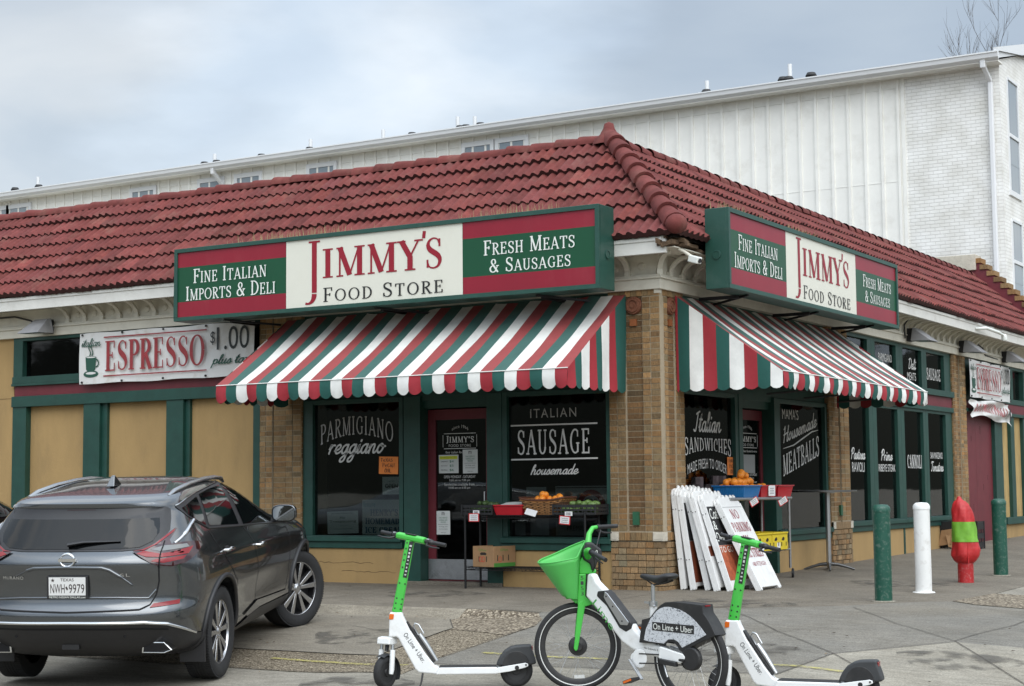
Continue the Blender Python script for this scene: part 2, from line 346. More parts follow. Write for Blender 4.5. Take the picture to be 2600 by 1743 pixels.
SCR = {
 'a': (.50, [[(.36,.42),(.24,.5),(.08,.36),(.05,.15),(.16,0),(.30,.12),(.38,.5)], [(.38,.5),(.36,.12),(.42,.0),(.54,.14)]]),
 'd': (.52, [[(.36,.42),(.24,.5),(.08,.36),(.05,.15),(.16,0),(.30,.12),(.38,.5)], [(.42,1.0),(.37,.14),(.44,.0),(.56,.14)]]),
 'e': (.42, [[(.02,.14),(.24,.24),(.33,.40),(.24,.5),(.11,.42),(.05,.2),(.14,.02),(.28,.03),(.46,.18)]]),
 'g': (.50, [[(.36,.42),(.24,.5),(.08,.36),(.05,.15),(.16,0),(.30,.12),(.38,.5)], [(.38,.5),(.37,-.2),(.28,-.44),(.12,-.46),(.09,-.32),(.25,-.14),(.54,.12)]]),
 'h': (.52, [[(.06,.4),(.22,.8),(.17,1.0),(.08,.8),(.06,0)], [(.07,.25),(.20,.47),(.33,.44),(.33,.12),(.40,.0),(.54,.14)]]),
 'i': (.24, [[(.02,.2),(.10,.5),(.08,.12),(.14,0),(.27,.14)], [(.13,.68),(.15,.74)]]),
 'l': (.26, [[(.02,.2),(.20,.75),(.17,1.0),(.08,.85),(.08,.14),(.15,0),(.29,.14)]]),
 'm': (.76, [[(.02,.3),(.09,.5),(.07,0)], [(.08,.25),(.20,.48),(.30,.42),(.28,0)], [(.29,.25),(.42,.48),(.53,.42),(.52,.12),(.60,0),(.78,.14)]]),
 'n': (.52, [[(.02,.3),(.09,.5),(.07,0)], [(.08,.25),(.20,.47),(.33,.44),(.32,.12),(.40,.0),(.54,.14)]]),
 'o': (.46, [[(.22,.5),(.08,.38),(.05,.15),(.17,0),(.31,.10),(.36,.32),(.24,.5),(.22,.40),(.48,.36)]]),
 'p': (.48, [[(.02,.3),(.10,.5),(.03,-.42)], [(.08,.3),(.22,.5),(.36,.36),(.32,.1),(.18,0),(.07,.1)], [(.3,.06),(.50,.14)]]),
 'r': (.38, [[(.02,.3),(.09,.55),(.10,.44),(.28,.46),(.24,.12),(.30,0),(.42,.14)]]) if False else (.38, [[(.02,.25),(.10,.54),(.06,0)], [(.07,.22),(.19,.46),(.32,.47)], ]),
 's': (.36, [[(.02,.12),(.18,.52),(.28,.2),(.18,0),(.04,.06)], [(.22,.02),(.40,.14)]]),
 't': (.30, [[(.02,.2),(.18,.9),(.10,.14),(.18,0),(.33,.14)], [(.02,.6),(.28,.6)]]),
 'u': (.50, [[(.02,.3),(.08,.5),(.05,.14),(.15,0),(.28,.14),(.34,.5)], [(.34,.5),(.32,.12),(.39,0),(.52,.14)]]),
 'x': (.44, [[(.04,.48),(.14,.46),(.28,.04),(.42,.10)], [(.38,.5),(.04,0)]]),
 'I': (.42, [[(.06,.86),(.36,1.0)], [(.22,.95),(.16,.1),(.06,0),(-.06,.06)]]),
 'H': (.72, [[(.02,.86),(.16,1.0),(.10,0)], [(.60,1.0),(.52,.14),(.60,0),(.74,.14)], [(.02,.5),(.62,.56)]]),
 'P': (.62, [[(.18,.95),(.10,0)], [(-.02,.7),(.16,1.0),(.46,.98),(.54,.72),(.38,.5),(.16,.5)]]),
 'D': (.66, [[(.16,.95),(.12,.04)], [(-.02,.86),(.22,1.0),(.52,.84),(.58,.45),(.38,.05),(.12,.02)]]),
 'T': (.60, [[(-.02,.84),(.10,1.0),(.62,.98)], [(.36,.98),(.26,.08),(.14,.0),(.06,.08)]]),
 ' ': (.30, []),
}
def script(s, th=0.095, slant=0.30):
    x = 0; out = []
    for ch in s:
        w, St = SCR[ch]
        for P in St:
            if len(P) > 2:
                Q = []
                for i in range(len(P)-1):
                    p0, p1, p2, p3 = P[max(i-1,0)], P[i], P[i+1], P[min(i+2,len(P)-1)]
                    for k in range(4):
                        u = k/4; Q.append(tuple(.5*((2*p1[d])+(-p0[d]+p2[d])*u+(2*p0[d]-5*p1[d]+4*p2[d]-p3[d])*u*u+(-p0[d]+3*p1[d]-3*p2[d]+p3[d])*u**3) for d in (0,1)))
                Q.append(P[-1])
            else: Q = P
            lay = _stroke(Q, [th]*len(Q))
            out.append([[(x+px+py*slant, py) for px, py in q_] for q_ in lay])
            for end in (Q[0], Q[-1]):
                out.append([[(x+end[0]+end[1]*slant+th/2*math.cos(R(a)), end[1]+th/2*math.sin(R(a))) for a in range(0, 360, 45)]])
        x += w
    return out
def bbox(Ls):
    xs = [p[0] for L in Ls for q_ in L for p in q_]; ys = [p[1] for L in Ls for q_ in L for p in q_]
    return min(xs), max(xs), min(ys), max(ys)
def put(mb, Ls, O, ux, uy, x0, x1, y0, y1, base=None, warp=None, col=None, mi=0, lift=0.0):
    """ fit the layers into the rectangle x0..x1, y0..y1 of the plane O + x*ux + y*uy; base=(lo,hi) fixes which glyph heights map to y0,y1 """
    a, b, c, d = bbox(Ls)
    if base: c, d = base
    ux, uy, O = Vector(ux), Vector(uy), Vector(O); nn = ux.cross(uy).normalized()
    for i, L in enumerate(Ls):
        off = nn*(lift + 0.00012*i)
        for q_ in L:
            P = []
            for px, py in q_:
                X = x0 + (px-a)/(b-a)*(x1-x0); Y = y0 + (py-c)/(d-c)*(y1-y0)
                if warp: X, Y = warp(X, Y)
                P.append(O + X*ux + Y*uy + off)
            mb.add(P, [tuple(range(len(P)))], col, mi)
def rect2(mb, O, ux, uy, x0, x1, y0, y1, lift=0.0, col=None, mi=0):
    ux, uy, O = Vector(ux), Vector(uy), Vector(O); nn = ux.cross(uy).normalized()*lift
    mb.add([O+x0*ux+y0*uy+nn, O+x1*ux+y0*uy+nn, O+x1*ux+y1*uy+nn, O+x0*ux+y1*uy+nn], [(0,1,2,3)], col, mi)
# ------------------------------------------------------------------ ground
HL = [(-60,-.46),(-12,-.48),(-8,-.445),(-7,-.425),(-6,-.39),(-4.9,-.30),(-3.9,-.20),(-2.9,-.152),(-2.76,-.145),(-2.64,-.06),(-2.5,-.05),(0,0),(60,0)]
HR = [(-60,-.46),(-12,-.46),(-8,-.40),(-7,-.37),(-6,-.335),(-4.9,-.255),(-3.8,-.16),(-2.8,-.075),(-2.2,-.044),(0,0),(60,0)]
def itp(v, P):
    if v <= P[0][0]: return P[0][1]
    for (a, b), (c, d) in zip(P, P[1:]):
        if v <= c: return b + (d-b)*(v-a)/(c-a)
    return P[-1][1]
def gh(x, y):
    t = min(1, max(0, (x+.75)/1.3)); t = t*t*(3-2*t); yy = max(0, min(y, 25))
    return (1-t)*itp(y, HL) + t*itp(y, HR) + .010*yy - .02*min(max(x, 0), 3) - .045*min(max(x-3, 0), 4)
def concrete(name, col, var=.22, speck=.25, tan=(.30,.26,.20), tan_amt=.45, bump=.25, peb=None, wet=0.62):
    m = bpy.data.materials.new(name); m.use_nodes = True; t = m.node_tree; b = t.nodes['Principled BSDF']; MATS[name] = m
    b.inputs['Roughness'].default_value = .88; b.inputs['Specular IOR Level'].default_value = .3
    g = t.nodes.new('ShaderNodeTexCoord')
    def noise(sc, det=6, ro=.65, dist=0.0):
        n = t.nodes.new('ShaderNodeTexNoise'); n.inputs['Scale'].default_value = sc; n.inputs['Detail'].default_value = det; n.inputs['Roughness'].default_value = ro; n.inputs['Distortion'].default_value = dist
        t.links.new(g.outputs['Object'], n.inputs['Vector']); return n.outputs['Fac']
    def ramp(f, a, ca, b_, cb):
        r = t.nodes.new('ShaderNodeValToRGB'); r.color_ramp.elements[0].position = a; r.color_ramp.elements[0].color = (*ca, 1); r.color_ramp.elements[1].position = b_; r.color_ramp.elements[1].color = (*cb, 1)
        t.links.new(f, r.inputs[0]); return r.outputs[0]
    def mixc(f, a, b_, mode='MIX', fac=None):
        n = t.nodes.new('ShaderNodeMix'); n.data_type = 'RGBA'; n.blend_type = mode
        if f is not None: t.links.new(f, n.inputs[0])
        else: n.inputs[0].default_value = fac
        t.links.new(a, n.inputs[6])
        if isinstance(b_, tuple): n.inputs[7].default_value = (*b_, 1)
        else: t.links.new(b_, n.inputs[7])
        return n.outputs[2]
    lo = tuple(x*(1-var) for x in col); hi = tuple(min(1, x*(1+var)) for x in col)
    c = ramp(noise(1.1, 8, .7, .4), .32, lo, .70, hi)
    c = mixc(ramp(noise(.45, 6, .6), .45, (0,0,0), .75, (tan_amt,)*3), c, tan)
    if peb:
        v = t.nodes.new('ShaderNodeTexVoronoi'); v.inputs['Scale'].default_value = peb[0]; t.links.new(g.outputs['Object'], v.inputs['Vector'])
        sp = t.nodes.new('ShaderNodeSeparateColor'); t.links.new(v.outputs['Color'], sp.inputs[0])
        pc = ramp(sp.outputs[0], .05, peb[1], .95, peb[2])
        c = mixc(None, c, pc, fac=.75)
        ed = ramp(v.outputs['Distance'], .35, (1,1,1), .75, (.30,.27,.24))
        c = mixc(None, c, ed, 'MULTIPLY', 1.0)
        bh = v.outputs['Distance']
    sn = noise(58, 4, .9)
    c = mixc(None, c, ramp(sn, .36, (1-speck*1.5,)*3, .64, (1+speck*1.5,)*3), 'MULTIPLY', 1.0)
    st = t.nodes.new('ShaderNodeMapping'); st.inputs['Scale'].default_value = (1.2, 9, 3); st.inputs['Rotation'].default_value = (0, 0, .5); t.links.new(g.outputs['Object'], st.inputs[0])
    n3 = t.nodes.new('ShaderNodeTexNoise'); n3.inputs['Scale'].default_value = 2.2; n3.inputs['Detail'].default_value = 9; n3.inputs['Roughness'].default_value = .75; n3.inputs['Distortion'].default_value = .7; t.links.new(st.outputs[0], n3.inputs['Vector'])
    c = mixc(None, c, ramp(n3.outputs['Fac'], .33, (.74,.72,.69), .68, (1.20,1.20,1.19)), 'MULTIPLY', 1.0)
    v2 = t.nodes.new('ShaderNodeTexVoronoi'); v2.inputs['Scale'].default_value = 2.3; t.links.new(g.outputs['Object'], v2.inputs['Vector'])
    c = mixc(ramp(v2.outputs['Distance'], .035, (.75,)*3, .05, (0,0,0)), c, tuple(x*.35 for x in col))
    c = mixc(ramp(noise(3.1, 8, .75, .8), .60, (0,0,0), .74, (.5,.5,.5)), c, tuple(x*.62 for x in col))
    t.links.new(c, b.inputs['Base Color'])
    bn = t.nodes.new('ShaderNodeBump'); bn.inputs['Strength'].default_value = bump; bn.inputs['Distance'].default_value = .01
    if peb: bn.invert = True; bn.inputs['Strength'].default_value = .9; t.links.new(bh, bn.inputs['Height'])
    else: t.links.new(noise(75, 6, .8), bn.inputs['Height'])
    t.links.new(bn.outputs[0], b.inputs['Normal'])
    return m
M_road = concrete('road_concrete', (.235,.218,.185), tan=(0.195,0.164,0.120))
M_walk = concrete('sidewalk_concrete', (.158,.140,.114), tan=(0.144,0.118,0.088), speck=.32)
M_apron = concrete('apron_concrete', (.165,.156,.138), tan=(0.187,0.158,0.116), speck=.28)
M_light = concrete('light_concrete', (.255,.237,.200), tan=(0.216,0.183,0.136), speck=.24)
M_gutter = concrete('gutter_concrete', (.200,.180,.148), tan=(0.195,0.162,0.118))
M_kerb = concrete('kerb_concrete', (.235,.212,.172), tan=(0.144,0.120,0.090), tan_amt=.6)
M_agg = concrete('exposed_aggregate', (.26,.22,.165), peb=(38, (.11,.09,.07), (.46,.40,.31)))
M_aggf = concrete('fine_aggregate', (.24,.205,.155), peb=(60, (.12,.10,.07), (.44,.38,.29)), tan=(0.245,0.199,0.133))
M_joint = mat('joint_filler', (.060,.052,.043), .95)
M_yellow = mat('faded_yellow_paint', (.44,.39,.10), .85, var=.3, vscale=30)
_t = M_yellow.node_tree; _b = _t.nodes['Principled BSDF']; _g = _t.nodes.new('ShaderNodeTexCoord'); _n = _t.nodes.new('ShaderNodeTexNoise'); _n.inputs['Scale'].default_value = 14; _n.inputs['Detail'].default_value = 8; _n.inputs['Roughness'].default_value = .8
_r = _t.nodes.new('ShaderNodeValToRGB'); _r.color_ramp.elements[0].position = .40; _r.color_ramp.elements[0].color = (.05,)*3+(1,); _r.color_ramp.elements[1].position = .62; _r.color_ramp.elements[1].color = (.85,)*3+(1,)
_t.links.new(_g.outputs['Object'], _n.inputs['Vector']); _t.links.new(_n.outputs['Fac'], _r.inputs[0]); _t.links.new(_r.outputs[0], _b.inputs['Alpha'])
def lin(a, b, st):
    n = int(round((b-a)/st)); return [a + (b-a)*i/n for i in range(n+1)]
xs = [-500,-150,-60,-30] + lin(-16, 14, .25) + [20,30,60,150,500]
ys = [-500,-150,-60,-30] + lin(-20, -3, .25) + [-2.9,-2.76,-2.70,-2.64,-2.62,-2.5] + lin(-2.25, 26, .5) + [40,80,200,500]
mb = MB(); mb.grid([[(x, y, gh(x, y)) for y in ys] for x in xs])
struct(mb.build('road', M_road, smooth=25))
def drape(name, poly, m, lift, parent=None, step=.25):
    b = bmesh.new(); vs = [b.verts.new((x, y, 0)) for x, y in poly]; b.faces.new(vs)
    bmesh.ops.triangulate(b, faces=b.faces[:])
    X = [p[0] for p in poly]; Y = [p[1] for p in poly]
    def cut(k, lo, hi, extra=()):
        v = math.ceil(lo/step)*step; cs = list(extra)
        while v < hi: cs.append(v); v += step
        for c in cs:
            co = [0,0,0]; co[k] = c; no = [0,0,0]; no[k] = 1
            bmesh.ops.bisect_plane(b, geom=b.verts[:]+b.edges[:]+b.faces[:], plane_co=co, plane_no=no, dist=1e-5)
    cut(0, min(X), max(X)); cut(1, min(Y), max(Y), [v for v in (-2.9,-2.76,-2.64) if min(Y) < v < max(Y)])
    for v in b.verts: v.co.z = gh(v.co.x, v.co.y) + lift
    bmesh.ops.recalc_face_normals(b, faces=b.faces[:])
    for f in b.faces:
        if f.normal.z < 0: f.normal_flip()
    me = bpy.data.meshes.new(name); b.to_mesh(me); b.free(); me.materials.append(m)
    o = bpy.data.objects.new(name, me); COL.objects.link(o)
    if parent: o.parent = parent
    for p in me.polygons: p.use_smooth = True
    me.set_sharp_from_angle(angle=R(25))
    return o
def strip(pts, w):
    out = []; bk = []
    for i, p in enumerate(pts):
        a = Vector(pts[max(i-1,0)]); c = Vector(pts[min(i+1,len(pts)-1)]); d = (c-a).normalized(); n = Vector((-d.y, d.x))*w/2
        out.append((p[0]+n.x, p[1]+n.y)); bk.append((p[0]-n.x, p[1]-n.y))
    return out + bk[::-1]
WALKX = [(-16,-2.62),(-.99,-2.62),(-.11,-2.66),(1.32,-1.54),(2.35,-.69),(2.75,-.07),(3.18,.47),(3.28,1.75),(3.28,26),(-.3,26),(-.3,.3),(-16,.3)]
struct(drape('sidewalk', WALKX, M_walk, .004))
struct(drape('kerb', [(-16,-2.90),(-1.02,-2.90),(-.99,-2.62),(-16,-2.62)], M_kerb, .004))
GUTTER_ = struct(drape('road', [(-16,-4.97),(-.42,-5.0),(-.50,-4.03),(-.58,-3.52),(-1.02,-2.90),(-16,-2.90)], M_gutter, .009))
struct(drape('road', [(-16,-5.55),(.20,-5.85),(.46,-5.92),(.32,-5.2),(.30,-4.34),(.28,-3.4),(.10,-2.95),(-.11,-2.66),(-.99,-2.62),(-1.02,-2.90),(-.58,-3.52),(-.50,-4.03),(-.42,-5.0),(-16,-4.97)], M_aggf, .004))
struct(drape('pavement', [(-.98,-2.64),(-.11,-2.67),(.10,-2.95),(.27,-3.4),(.28,-3.95),(-.55,-3.60),(-1.0,-2.9)], M_agg, .008))
struct(drape('pavement', [(-.11,-2.66),(.10,-2.95),(.28,-3.4),(.30,-4.34),(.32,-5.2),(.46,-5.40),(1.46,-5.14),(2.4,-5.0),(3.29,-4.76),(3.40,-3.76),(4.15,-2.80),(4.74,-2.79),(9,-2.6),(9,.6),(4.0,.21),(3.5,.24),(3.18,.47),(2.75,-.07),(2.35,-.69),(1.32,-1.54)], M_apron, .004))
struct(drape('pavement', [(.46,-5.40),(1.46,-5.14),(2.4,-5.0),(3.29,-4.76),(3.40,-3.76),(4.15,-2.80),(4.74,-2.79),(9,-2.6),(14,-2.6),(14,-9),(.42,-9),(.46,-5.92)], M_light, .004))
struct(drape('kerb', [(3.18,.47),(3.5,.24),(4.0,.21),(6,.3),(6,2.4),(3.9,1.8),(3.28,1.75)], M_agg, .010))
j = [[(-16,-5.55),(.20,-5.85)], [(-16,-4.97),(-.42,-5.0)], [(2.52,-.78),(3.37,-1.99),(4.14,-2.76),(4.63,-3.51),(5.3,-4.55),(7.2,-8)], [(4.14,-2.76),(4.30,-1.4),(4.28,.2)], [(3.29,-4.76),(3.40,-3.76),(4.15,-2.80)],
     [(1.46,-1.55),(2.55,-2.93),(3.40,-3.76)], [(3.40,-3.76),(3.70,-4.12)], [(-.99,-2.62),(-.11,-2.66),(1.32,-1.54),(2.35,-.69)], [(.46,-5.40),(1.46,-5.14),(2.4,-5.0),(3.29,-4.76)], [(.28,-3.4),(.30,-4.34),(.32,-5.2)], [(-1.02,-2.90),(-.58,-3.52),(-.50,-4.03),(-.42,-5.0)],
     [(-3.2,-2.6),(-3.2,-.02)], [(.05,-2.55),(.05,-.3)], [(.42,-5.92),(.42,-9)], [(-6.2,-2.6),(-6.2,-.02)], [(.3,4.6),(3.2,4.6)], [(.3,8.6),(3.2,8.6)]]
for pts in j:
    o = struct(drape('pavement', strip(pts, .009), M_joint, .012)); o['group'] = 'joints between the pavement slabs'
for pts in ([(-1.34,-5.37),(-.57,-5.42),(-.07,-5.53),(.27,-5.53)], [(.57,-4.81),(1.23,-4.78),(1.8,-4.69)], [(3.05,-4.47),(3.35,-4.39),(3.75,-4.44)]):
    o = struct(drape('road_marking', strip(pts, .06), M_yellow, .014)); o['group'] = 'faded yellow painted line on the road'
for pts in ([(1.9,-3.4),(2.2,-3.1),(2.45,-3.15),(2.8,-2.7),(3.1,-2.65)], [(-2.9,-3.6),(-2.2,-3.75),(-1.7,-3.65),(-1.1,-3.9)], [(2.0,-.4),(1.6,-.9),(1.75,-1.2)], [(5.0,-3.3),(5.5,-2.9),(5.9,-3.1)]):
    P = []
    for a, b in zip(pts, pts[1:]):
        for i in range(6): P.append((a[0]+(b[0]-a[0])*i/6+rnd.uniform(-.02,.02), a[1]+(b[1]-a[1])*i/6+rnd.uniform(-.02,.02)))
    struct(drape('pavement', strip(P, .007), M_joint, .0125))
M_oil = mat('oil_stained_concrete', (.105,.095,.080), .8, var=.3, vscale=9, bump=.3)
_t = M_oil.node_tree; _b = _t.nodes['Principled BSDF']; _g = _t.nodes.new('ShaderNodeTexCoord'); _n = _t.nodes.new('ShaderNodeTexNoise'); _n.inputs['Scale'].default_value = 4; _n.inputs['Detail'].default_value = 8
_r = _t.nodes.new('ShaderNodeValToRGB'); _r.color_ramp.elements[0].position = .47; _r.color_ramp.elements[0].color = (0,0,0,1); _r.color_ramp.elements[1].position = .64; _r.color_ramp.elements[1].color = (.7,)*3+(1,)
_t.links.new(_g.outputs['Object'], _n.inputs['Vector']); _t.links.new(_n.outputs['Fac'], _r.inputs[0]); _t.links.new(_r.outputs[0], _b.inputs['Alpha'])
for cx_, cy_, r_ in ((-1.2,-4.2,.55),(.3,-6.4,.5),(2.6,-4.0,.6),(4.4,-3.6,.5),(1.3,-1.0,.6),(-2.4,-1.2,.6),(2.0,2.5,.7)):
    struct(drape('pavement', [(cx_+r_*math.cos(a)*(1+.2*math.sin(3*a)), cy_+r_*.8*math.sin(a)) for a in [2*math.pi*k/20 for k in range(20)]], M_oil, .0105))
# fallen leaves and grit caught along the kerb
lm = MB()
for i in range(150):
    x = rnd.uniform(-4, 5); y = rnd.choice([rnd.gauss(-2.95,.12), rnd.uniform(-6,-.2), rnd.uniform(-6,-.2)])
    if x < -.9 or rnd.random() < .35:
        z = gh(x, y) + .017; a = rnd.uniform(0, 6.3); s_ = rnd.uniform(.008,.028); dx, dy = math.cos(a)*s_, math.sin(a)*s_
        lm.add([(x-dx,y-dy,z),(x+dy*.4,y-dx*.4,z+.006),(x+dx,y+dy,z+.003),(x-dy*.4,y+dx*.4,z+.007)], [(0,1,2,3)], rnd.choice([(.9,.8,.6),(.5,.4,.3),(2.2,2.1,1.9)]))
o = struct(lm.build('leaf_litter', mat('dry_leaf', (.085,.06,.038), .9, tint=True), fix=False), 'stuff')
tag(o, 'dry leaves and grit scattered along the kerb and pavement', 'leaf litter')
# ------------------------------------------------------------------ the corner store
STUCCO = mat('ochre_stucco', (.36,.235,.098), .85, var=.13, vscale=1.6, bump=.35, bscale=60, dirt=(.23,.155,.075), dirt_scale=2.6, dirt_amt=.5, stretch=(1,1,.35))
GREEN = mat('dark_green_paint', (.011,.054,.041), .45, var=.18, vscale=5, bump=.10, bscale=30, dirt=(.035,.075,.062), dirt_scale=7, dirt_amt=.25)
MAROON = mat('maroon_paint', (.135,.016,.024), .5, var=.18, vscale=4, bump=.08, bscale=30, dirt=(.10,.03,.03), dirt_scale=4, dirt_amt=.35)
CREAM = mat('cream_paint', (.63,.60,.51), .6, var=.07, vscale=4, bump=.12, bscale=40, dirt=(.33,.29,.22), dirt_scale=3.0, dirt_amt=.35)
GLASS = glass_mat('window_glass', (.62,.66,.65), 1.5)
DARK = mat('dark_interior', (.028,.026,.025), .9, var=.5, vscale=2)
WHITEVINYL = mat('white_vinyl', (.74,.74,.72), .6)
MORTAR = mat('mortar', (.36,.295,.205), .95, bump=.4, bscale=90, dirt=(.18,.15,.11), dirt_scale=5, dirt_amt=.5)
BRICK = mat('tan_rug_brick', (.235,.146,.066), .9, var=.30, vscale=26, bump=1.0, bscale=52, tint=True, stretch=(2.2,2.2,.45), dirt=(.13,.085,.045), dirt_scale=6, dirt_amt=.6)
BRICK_SM = mat('tan_base_brick', (.25,.165,.085), .9, var=.28, vscale=30, bump=.9, bscale=60, tint=True, stretch=(2,2,.5), dirt=(.16,.11,.06), dirt_scale=5, dirt_amt=.6)
STONE = mat('pale_stone', (.52,.48,.40), .85, var=.2, vscale=12, bump=.5, bscale=30, dirt=(.25,.22,.17), dirt_scale=6, dirt_amt=.5)
TERRA = mat('terracotta', (.17,.06,.03), .7, var=.2, vscale=20, bump=.3)
TILEG = mat('green_glazed_tile', (.022,.10,.05), .35, var=.2, vscale=10)
TILEO = mat('orange_glazed_tile', (.26,.085,.03), .4, var=.2, vscale=10)
store = thing('food_store', 'corner grocery store with red tiled hip roof, tan brick piers and green window frames', 'store')

def brick_tint(warm=1.0):
    k = rnd.gauss(1.0, .15); w = rnd.gauss(0, .07)
    return (k*(1+w)*1.0, k*1.0, k*(1-w))
def mortar_slabs(O, ux, nrm, z0, z1, cols, parent):
    ux, nrm, O = Vector(ux), Vector(nrm), Vector(O); mb = MB()
    for k, (a, b, rec, dark) in enumerate(cols): mb.obox(O+ux*((a+b)/2)+nrm*(-rec-.0065-.04)+Vector((0,0,(z0+z1)/2)), ux*((b-a)/2+.002), nrm*.04, Vector((0,0,(z1-z0)/2)))
    mb.build('mortar_bed', MORTAR, parent)
def pier(mb, O, ux, nrm, width, z0, z1, cols, course=.0677, first=False, mi=0, stop=None, depth=.10, proud=0.0):
    ux, nrm, O = Vector(ux), Vector(nrm), Vector(O); n = int(round((z1-z0)/course)); c = (z1-z0)/n
    for i in range(n):
        za, zb = z0+i*c+.0052, z0+(i+1)*c-.0052
        if stop and stop[0] < (za+zb)/2 < stop[1]: skip = True
        else: skip = False
        for k, (a, b, rec, dark) in enumerate(cols):
            if skip and rec > 0: continue
            jit = rnd.uniform(-.003,.003) + proud
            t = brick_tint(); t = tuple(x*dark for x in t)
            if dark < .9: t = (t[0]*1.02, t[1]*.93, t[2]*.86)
            cc = O + ux*((a+b)/2) + Vector((0,0,(za+zb)/2)) + nrm*(-rec+jit-depth/2)
            mb.obox(cc, ux*((b-a)/2-.0035+rnd.uniform(-.001,.001)), nrm*(depth/2), Vector((0,0,(zb-za)/2)), t, mi)
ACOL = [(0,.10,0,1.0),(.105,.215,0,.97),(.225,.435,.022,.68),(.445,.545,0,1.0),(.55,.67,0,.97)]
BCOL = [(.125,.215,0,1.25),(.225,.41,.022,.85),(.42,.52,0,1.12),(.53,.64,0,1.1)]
def base_bricks(mb, O, ux, nrm, width, z0, z1, k=1.0, depth=.11):
    ux, nrm, O = Vector(ux), Vector(nrm), Vector(O); n = int(round((z1-z0)/.071)); c = (z1-z0)/n
    for i in range(n):
        u = -(i % 2)*.05
        while u < width-.01:
            w = rnd.choice([.10,.10,.104,.15]); a, b = max(0,u), min(width, u+w); u += w
            if b-a < .03: continue
            t = brick_tint(); t = tuple(x*k for x in t); j_ = rnd.uniform(-.006,.006)
            mb.obox(O+ux*((a+b)/2)+nrm*(j_-depth/2)+Vector((0,0,z0+(i+.5)*c)), ux*((b-a)/2-.0035), nrm*(depth/2), Vector((0,0,c/2-.0045)), t)
def corner_pier():
    core = MB(); core.box(-.66,-.03,.03,.63,-.05,3.5); p = core.build('brick_pier', MORTAR, store)
    m_ = MB()
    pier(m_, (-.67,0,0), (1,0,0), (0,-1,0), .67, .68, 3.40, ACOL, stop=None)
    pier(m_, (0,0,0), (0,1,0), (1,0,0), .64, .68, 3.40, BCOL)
    mortar_slabs((-.67,0,0), (1,0,0), (0,-1,0), .57, 3.5, ACOL, p); mortar_slabs((0,0,0), (0,1,0), (1,0,0), .57, 3.5, [(.02,.12,0,1)]+BCOL, p)
    for i in range(9): # soldier course under the cornice
        m_.box(-.67+i*.0745+.003,-.67+(i+1)*.0745-.003,-.003,.1,3.41,3.50,brick_tint())
    for i in range(8): m_.box(-.1,.004,.08+i*.07+.003,.08+(i+1)*.07-.003,3.41,3.50,brick_tint())
    for i in range(6): m_.box(-.565+i*.073+.003,-.565+(i+1)*.073-.003,-.004,.1,.575,.665,brick_tint())
    for i in range(6): m_.box(-.1,.004,.115+i*.07+.003,.115+(i+1)*.07-.003,.575,.665,brick_tint())
    m_.build('brick_facing', BRICK, p)
    b = MB(); base_bricks(b, (-.675,0,0), (1,0,0), (0,-1,0), .675, -.02, .56); base_bricks(b, (.002,.11,0), (0,1,0), (1,0,0), .55, -.02, .56, 1.05)
    b.build('base_brick_facing', BRICK_SM, p)
    st = MB()
    for x0, x1 in ((-.672,-.572),(-.125,.006)): st = MB(); st.box(x0,x1,-.012,.11,.57,.672); st.box(x0+.012,x1-.012,-.015,-.012,.585,.66); st.build('corner_stone', STONE, p, bevel=.004)
    t = MB(); t.box(-.384,-.305,-.006,.05,.752,.905); t.build('green_tile', TILEG, p)
    o_ = MB(); o_.box(-.384,-.298,-.006,.05,3.065,3.145); o_.box(-.05,.006,.235+.02,.235+.10,3.065,3.145); o_.build('orange_tile', TILEO, p)
    for O, ax in (((-.339,-.002,3.305),(0,-1,0)), ((.002,.318,3.305),(1,0,0))):
        d = MB(); d.lathe([(.0,.018),(.03,.022),(.035,.012),(.055,.012),(.06,.024),(.078,.024),(.084,.010),(.098,.010),(.104,.002),(.108,-.03)], O, ax, 28); d.build('terracotta_disc', TERRA, p, smooth=30)
    pb = MB(); pb.box(-.06,.008,-.012,.05,3.43,3.485); pb.build('corner_bolt_plate', STONE, p)
corner_pier()
def side_pier(O, ux, nrm, width, cols, green=None, k=1.0, low=True):
    ux, nrm, O = Vector(ux), Vector(nrm), Vector(O); c = MB()
    c.obox(O+ux*width/2-nrm*.30+Vector((0,0,1.73)), ux*(width/2-.008), nrm*.267, Vector((0,0,1.78))); p = c.build('brick_pier', MORTAR, store)
    m_ = MB(); pier(m_, O+Vector((0,0,0)), ux, nrm, width, .68, 3.48, cols); 
    mortar_slabs(O, ux, nrm, .66, 3.48, cols, p)
    m_.build('brick_facing', BRICK, p)
    b = MB(); base_bricks(b, O+nrm*.015, ux, nrm, width, O.z-.06 if False else -.03, .56, k); b.obox(O+nrm*.004+ux*width/2+Vector((0,0,.615)), ux*width/2, nrm*.02, Vector((0,0,.05))); b.build('base_brick_facing', BRICK_SM, p)
    n = 50
    for s_ in (0.0015, width-.0015):
        r = MB()
        for i in range(n):
            z = .0+i*.0695
            for dd in (0,1):
                t = tuple(x*k for x in brick_tint()); r.obox(O+ux*s_-nrm*(.055+dd*.11)+Vector((0,0,z+.035)), ux*.012, nrm*.051, Vector((0,0,.030)), t)
        r.build('return_brick_facing', BRICK, p)
    if green: g = MB(); g.obox(O+ux*width*.5+nrm*(-.010)+Vector((0,0,.83)), ux*.04, nrm*.02, Vector((0,0,.075))); g.build('green_tile', TILEG, p)
    for a in (.05, width-.05): s2 = MB(); s2.obox(O+ux*a+nrm*.0+Vector((0,0,.62)), ux*.05, nrm*.03, Vector((0,0,.05))); s2.build('corner_stone', STONE, p)
    return p
side_pier((-5.94,0,0), (1,0,0), (0,-1,0), .70, [(0,.10,0,1.1),(.105,.21,0,1.12),(.225,.435,.015,1.05),(.445,.55,0,1.1),(.56,.70,0,1.12)])
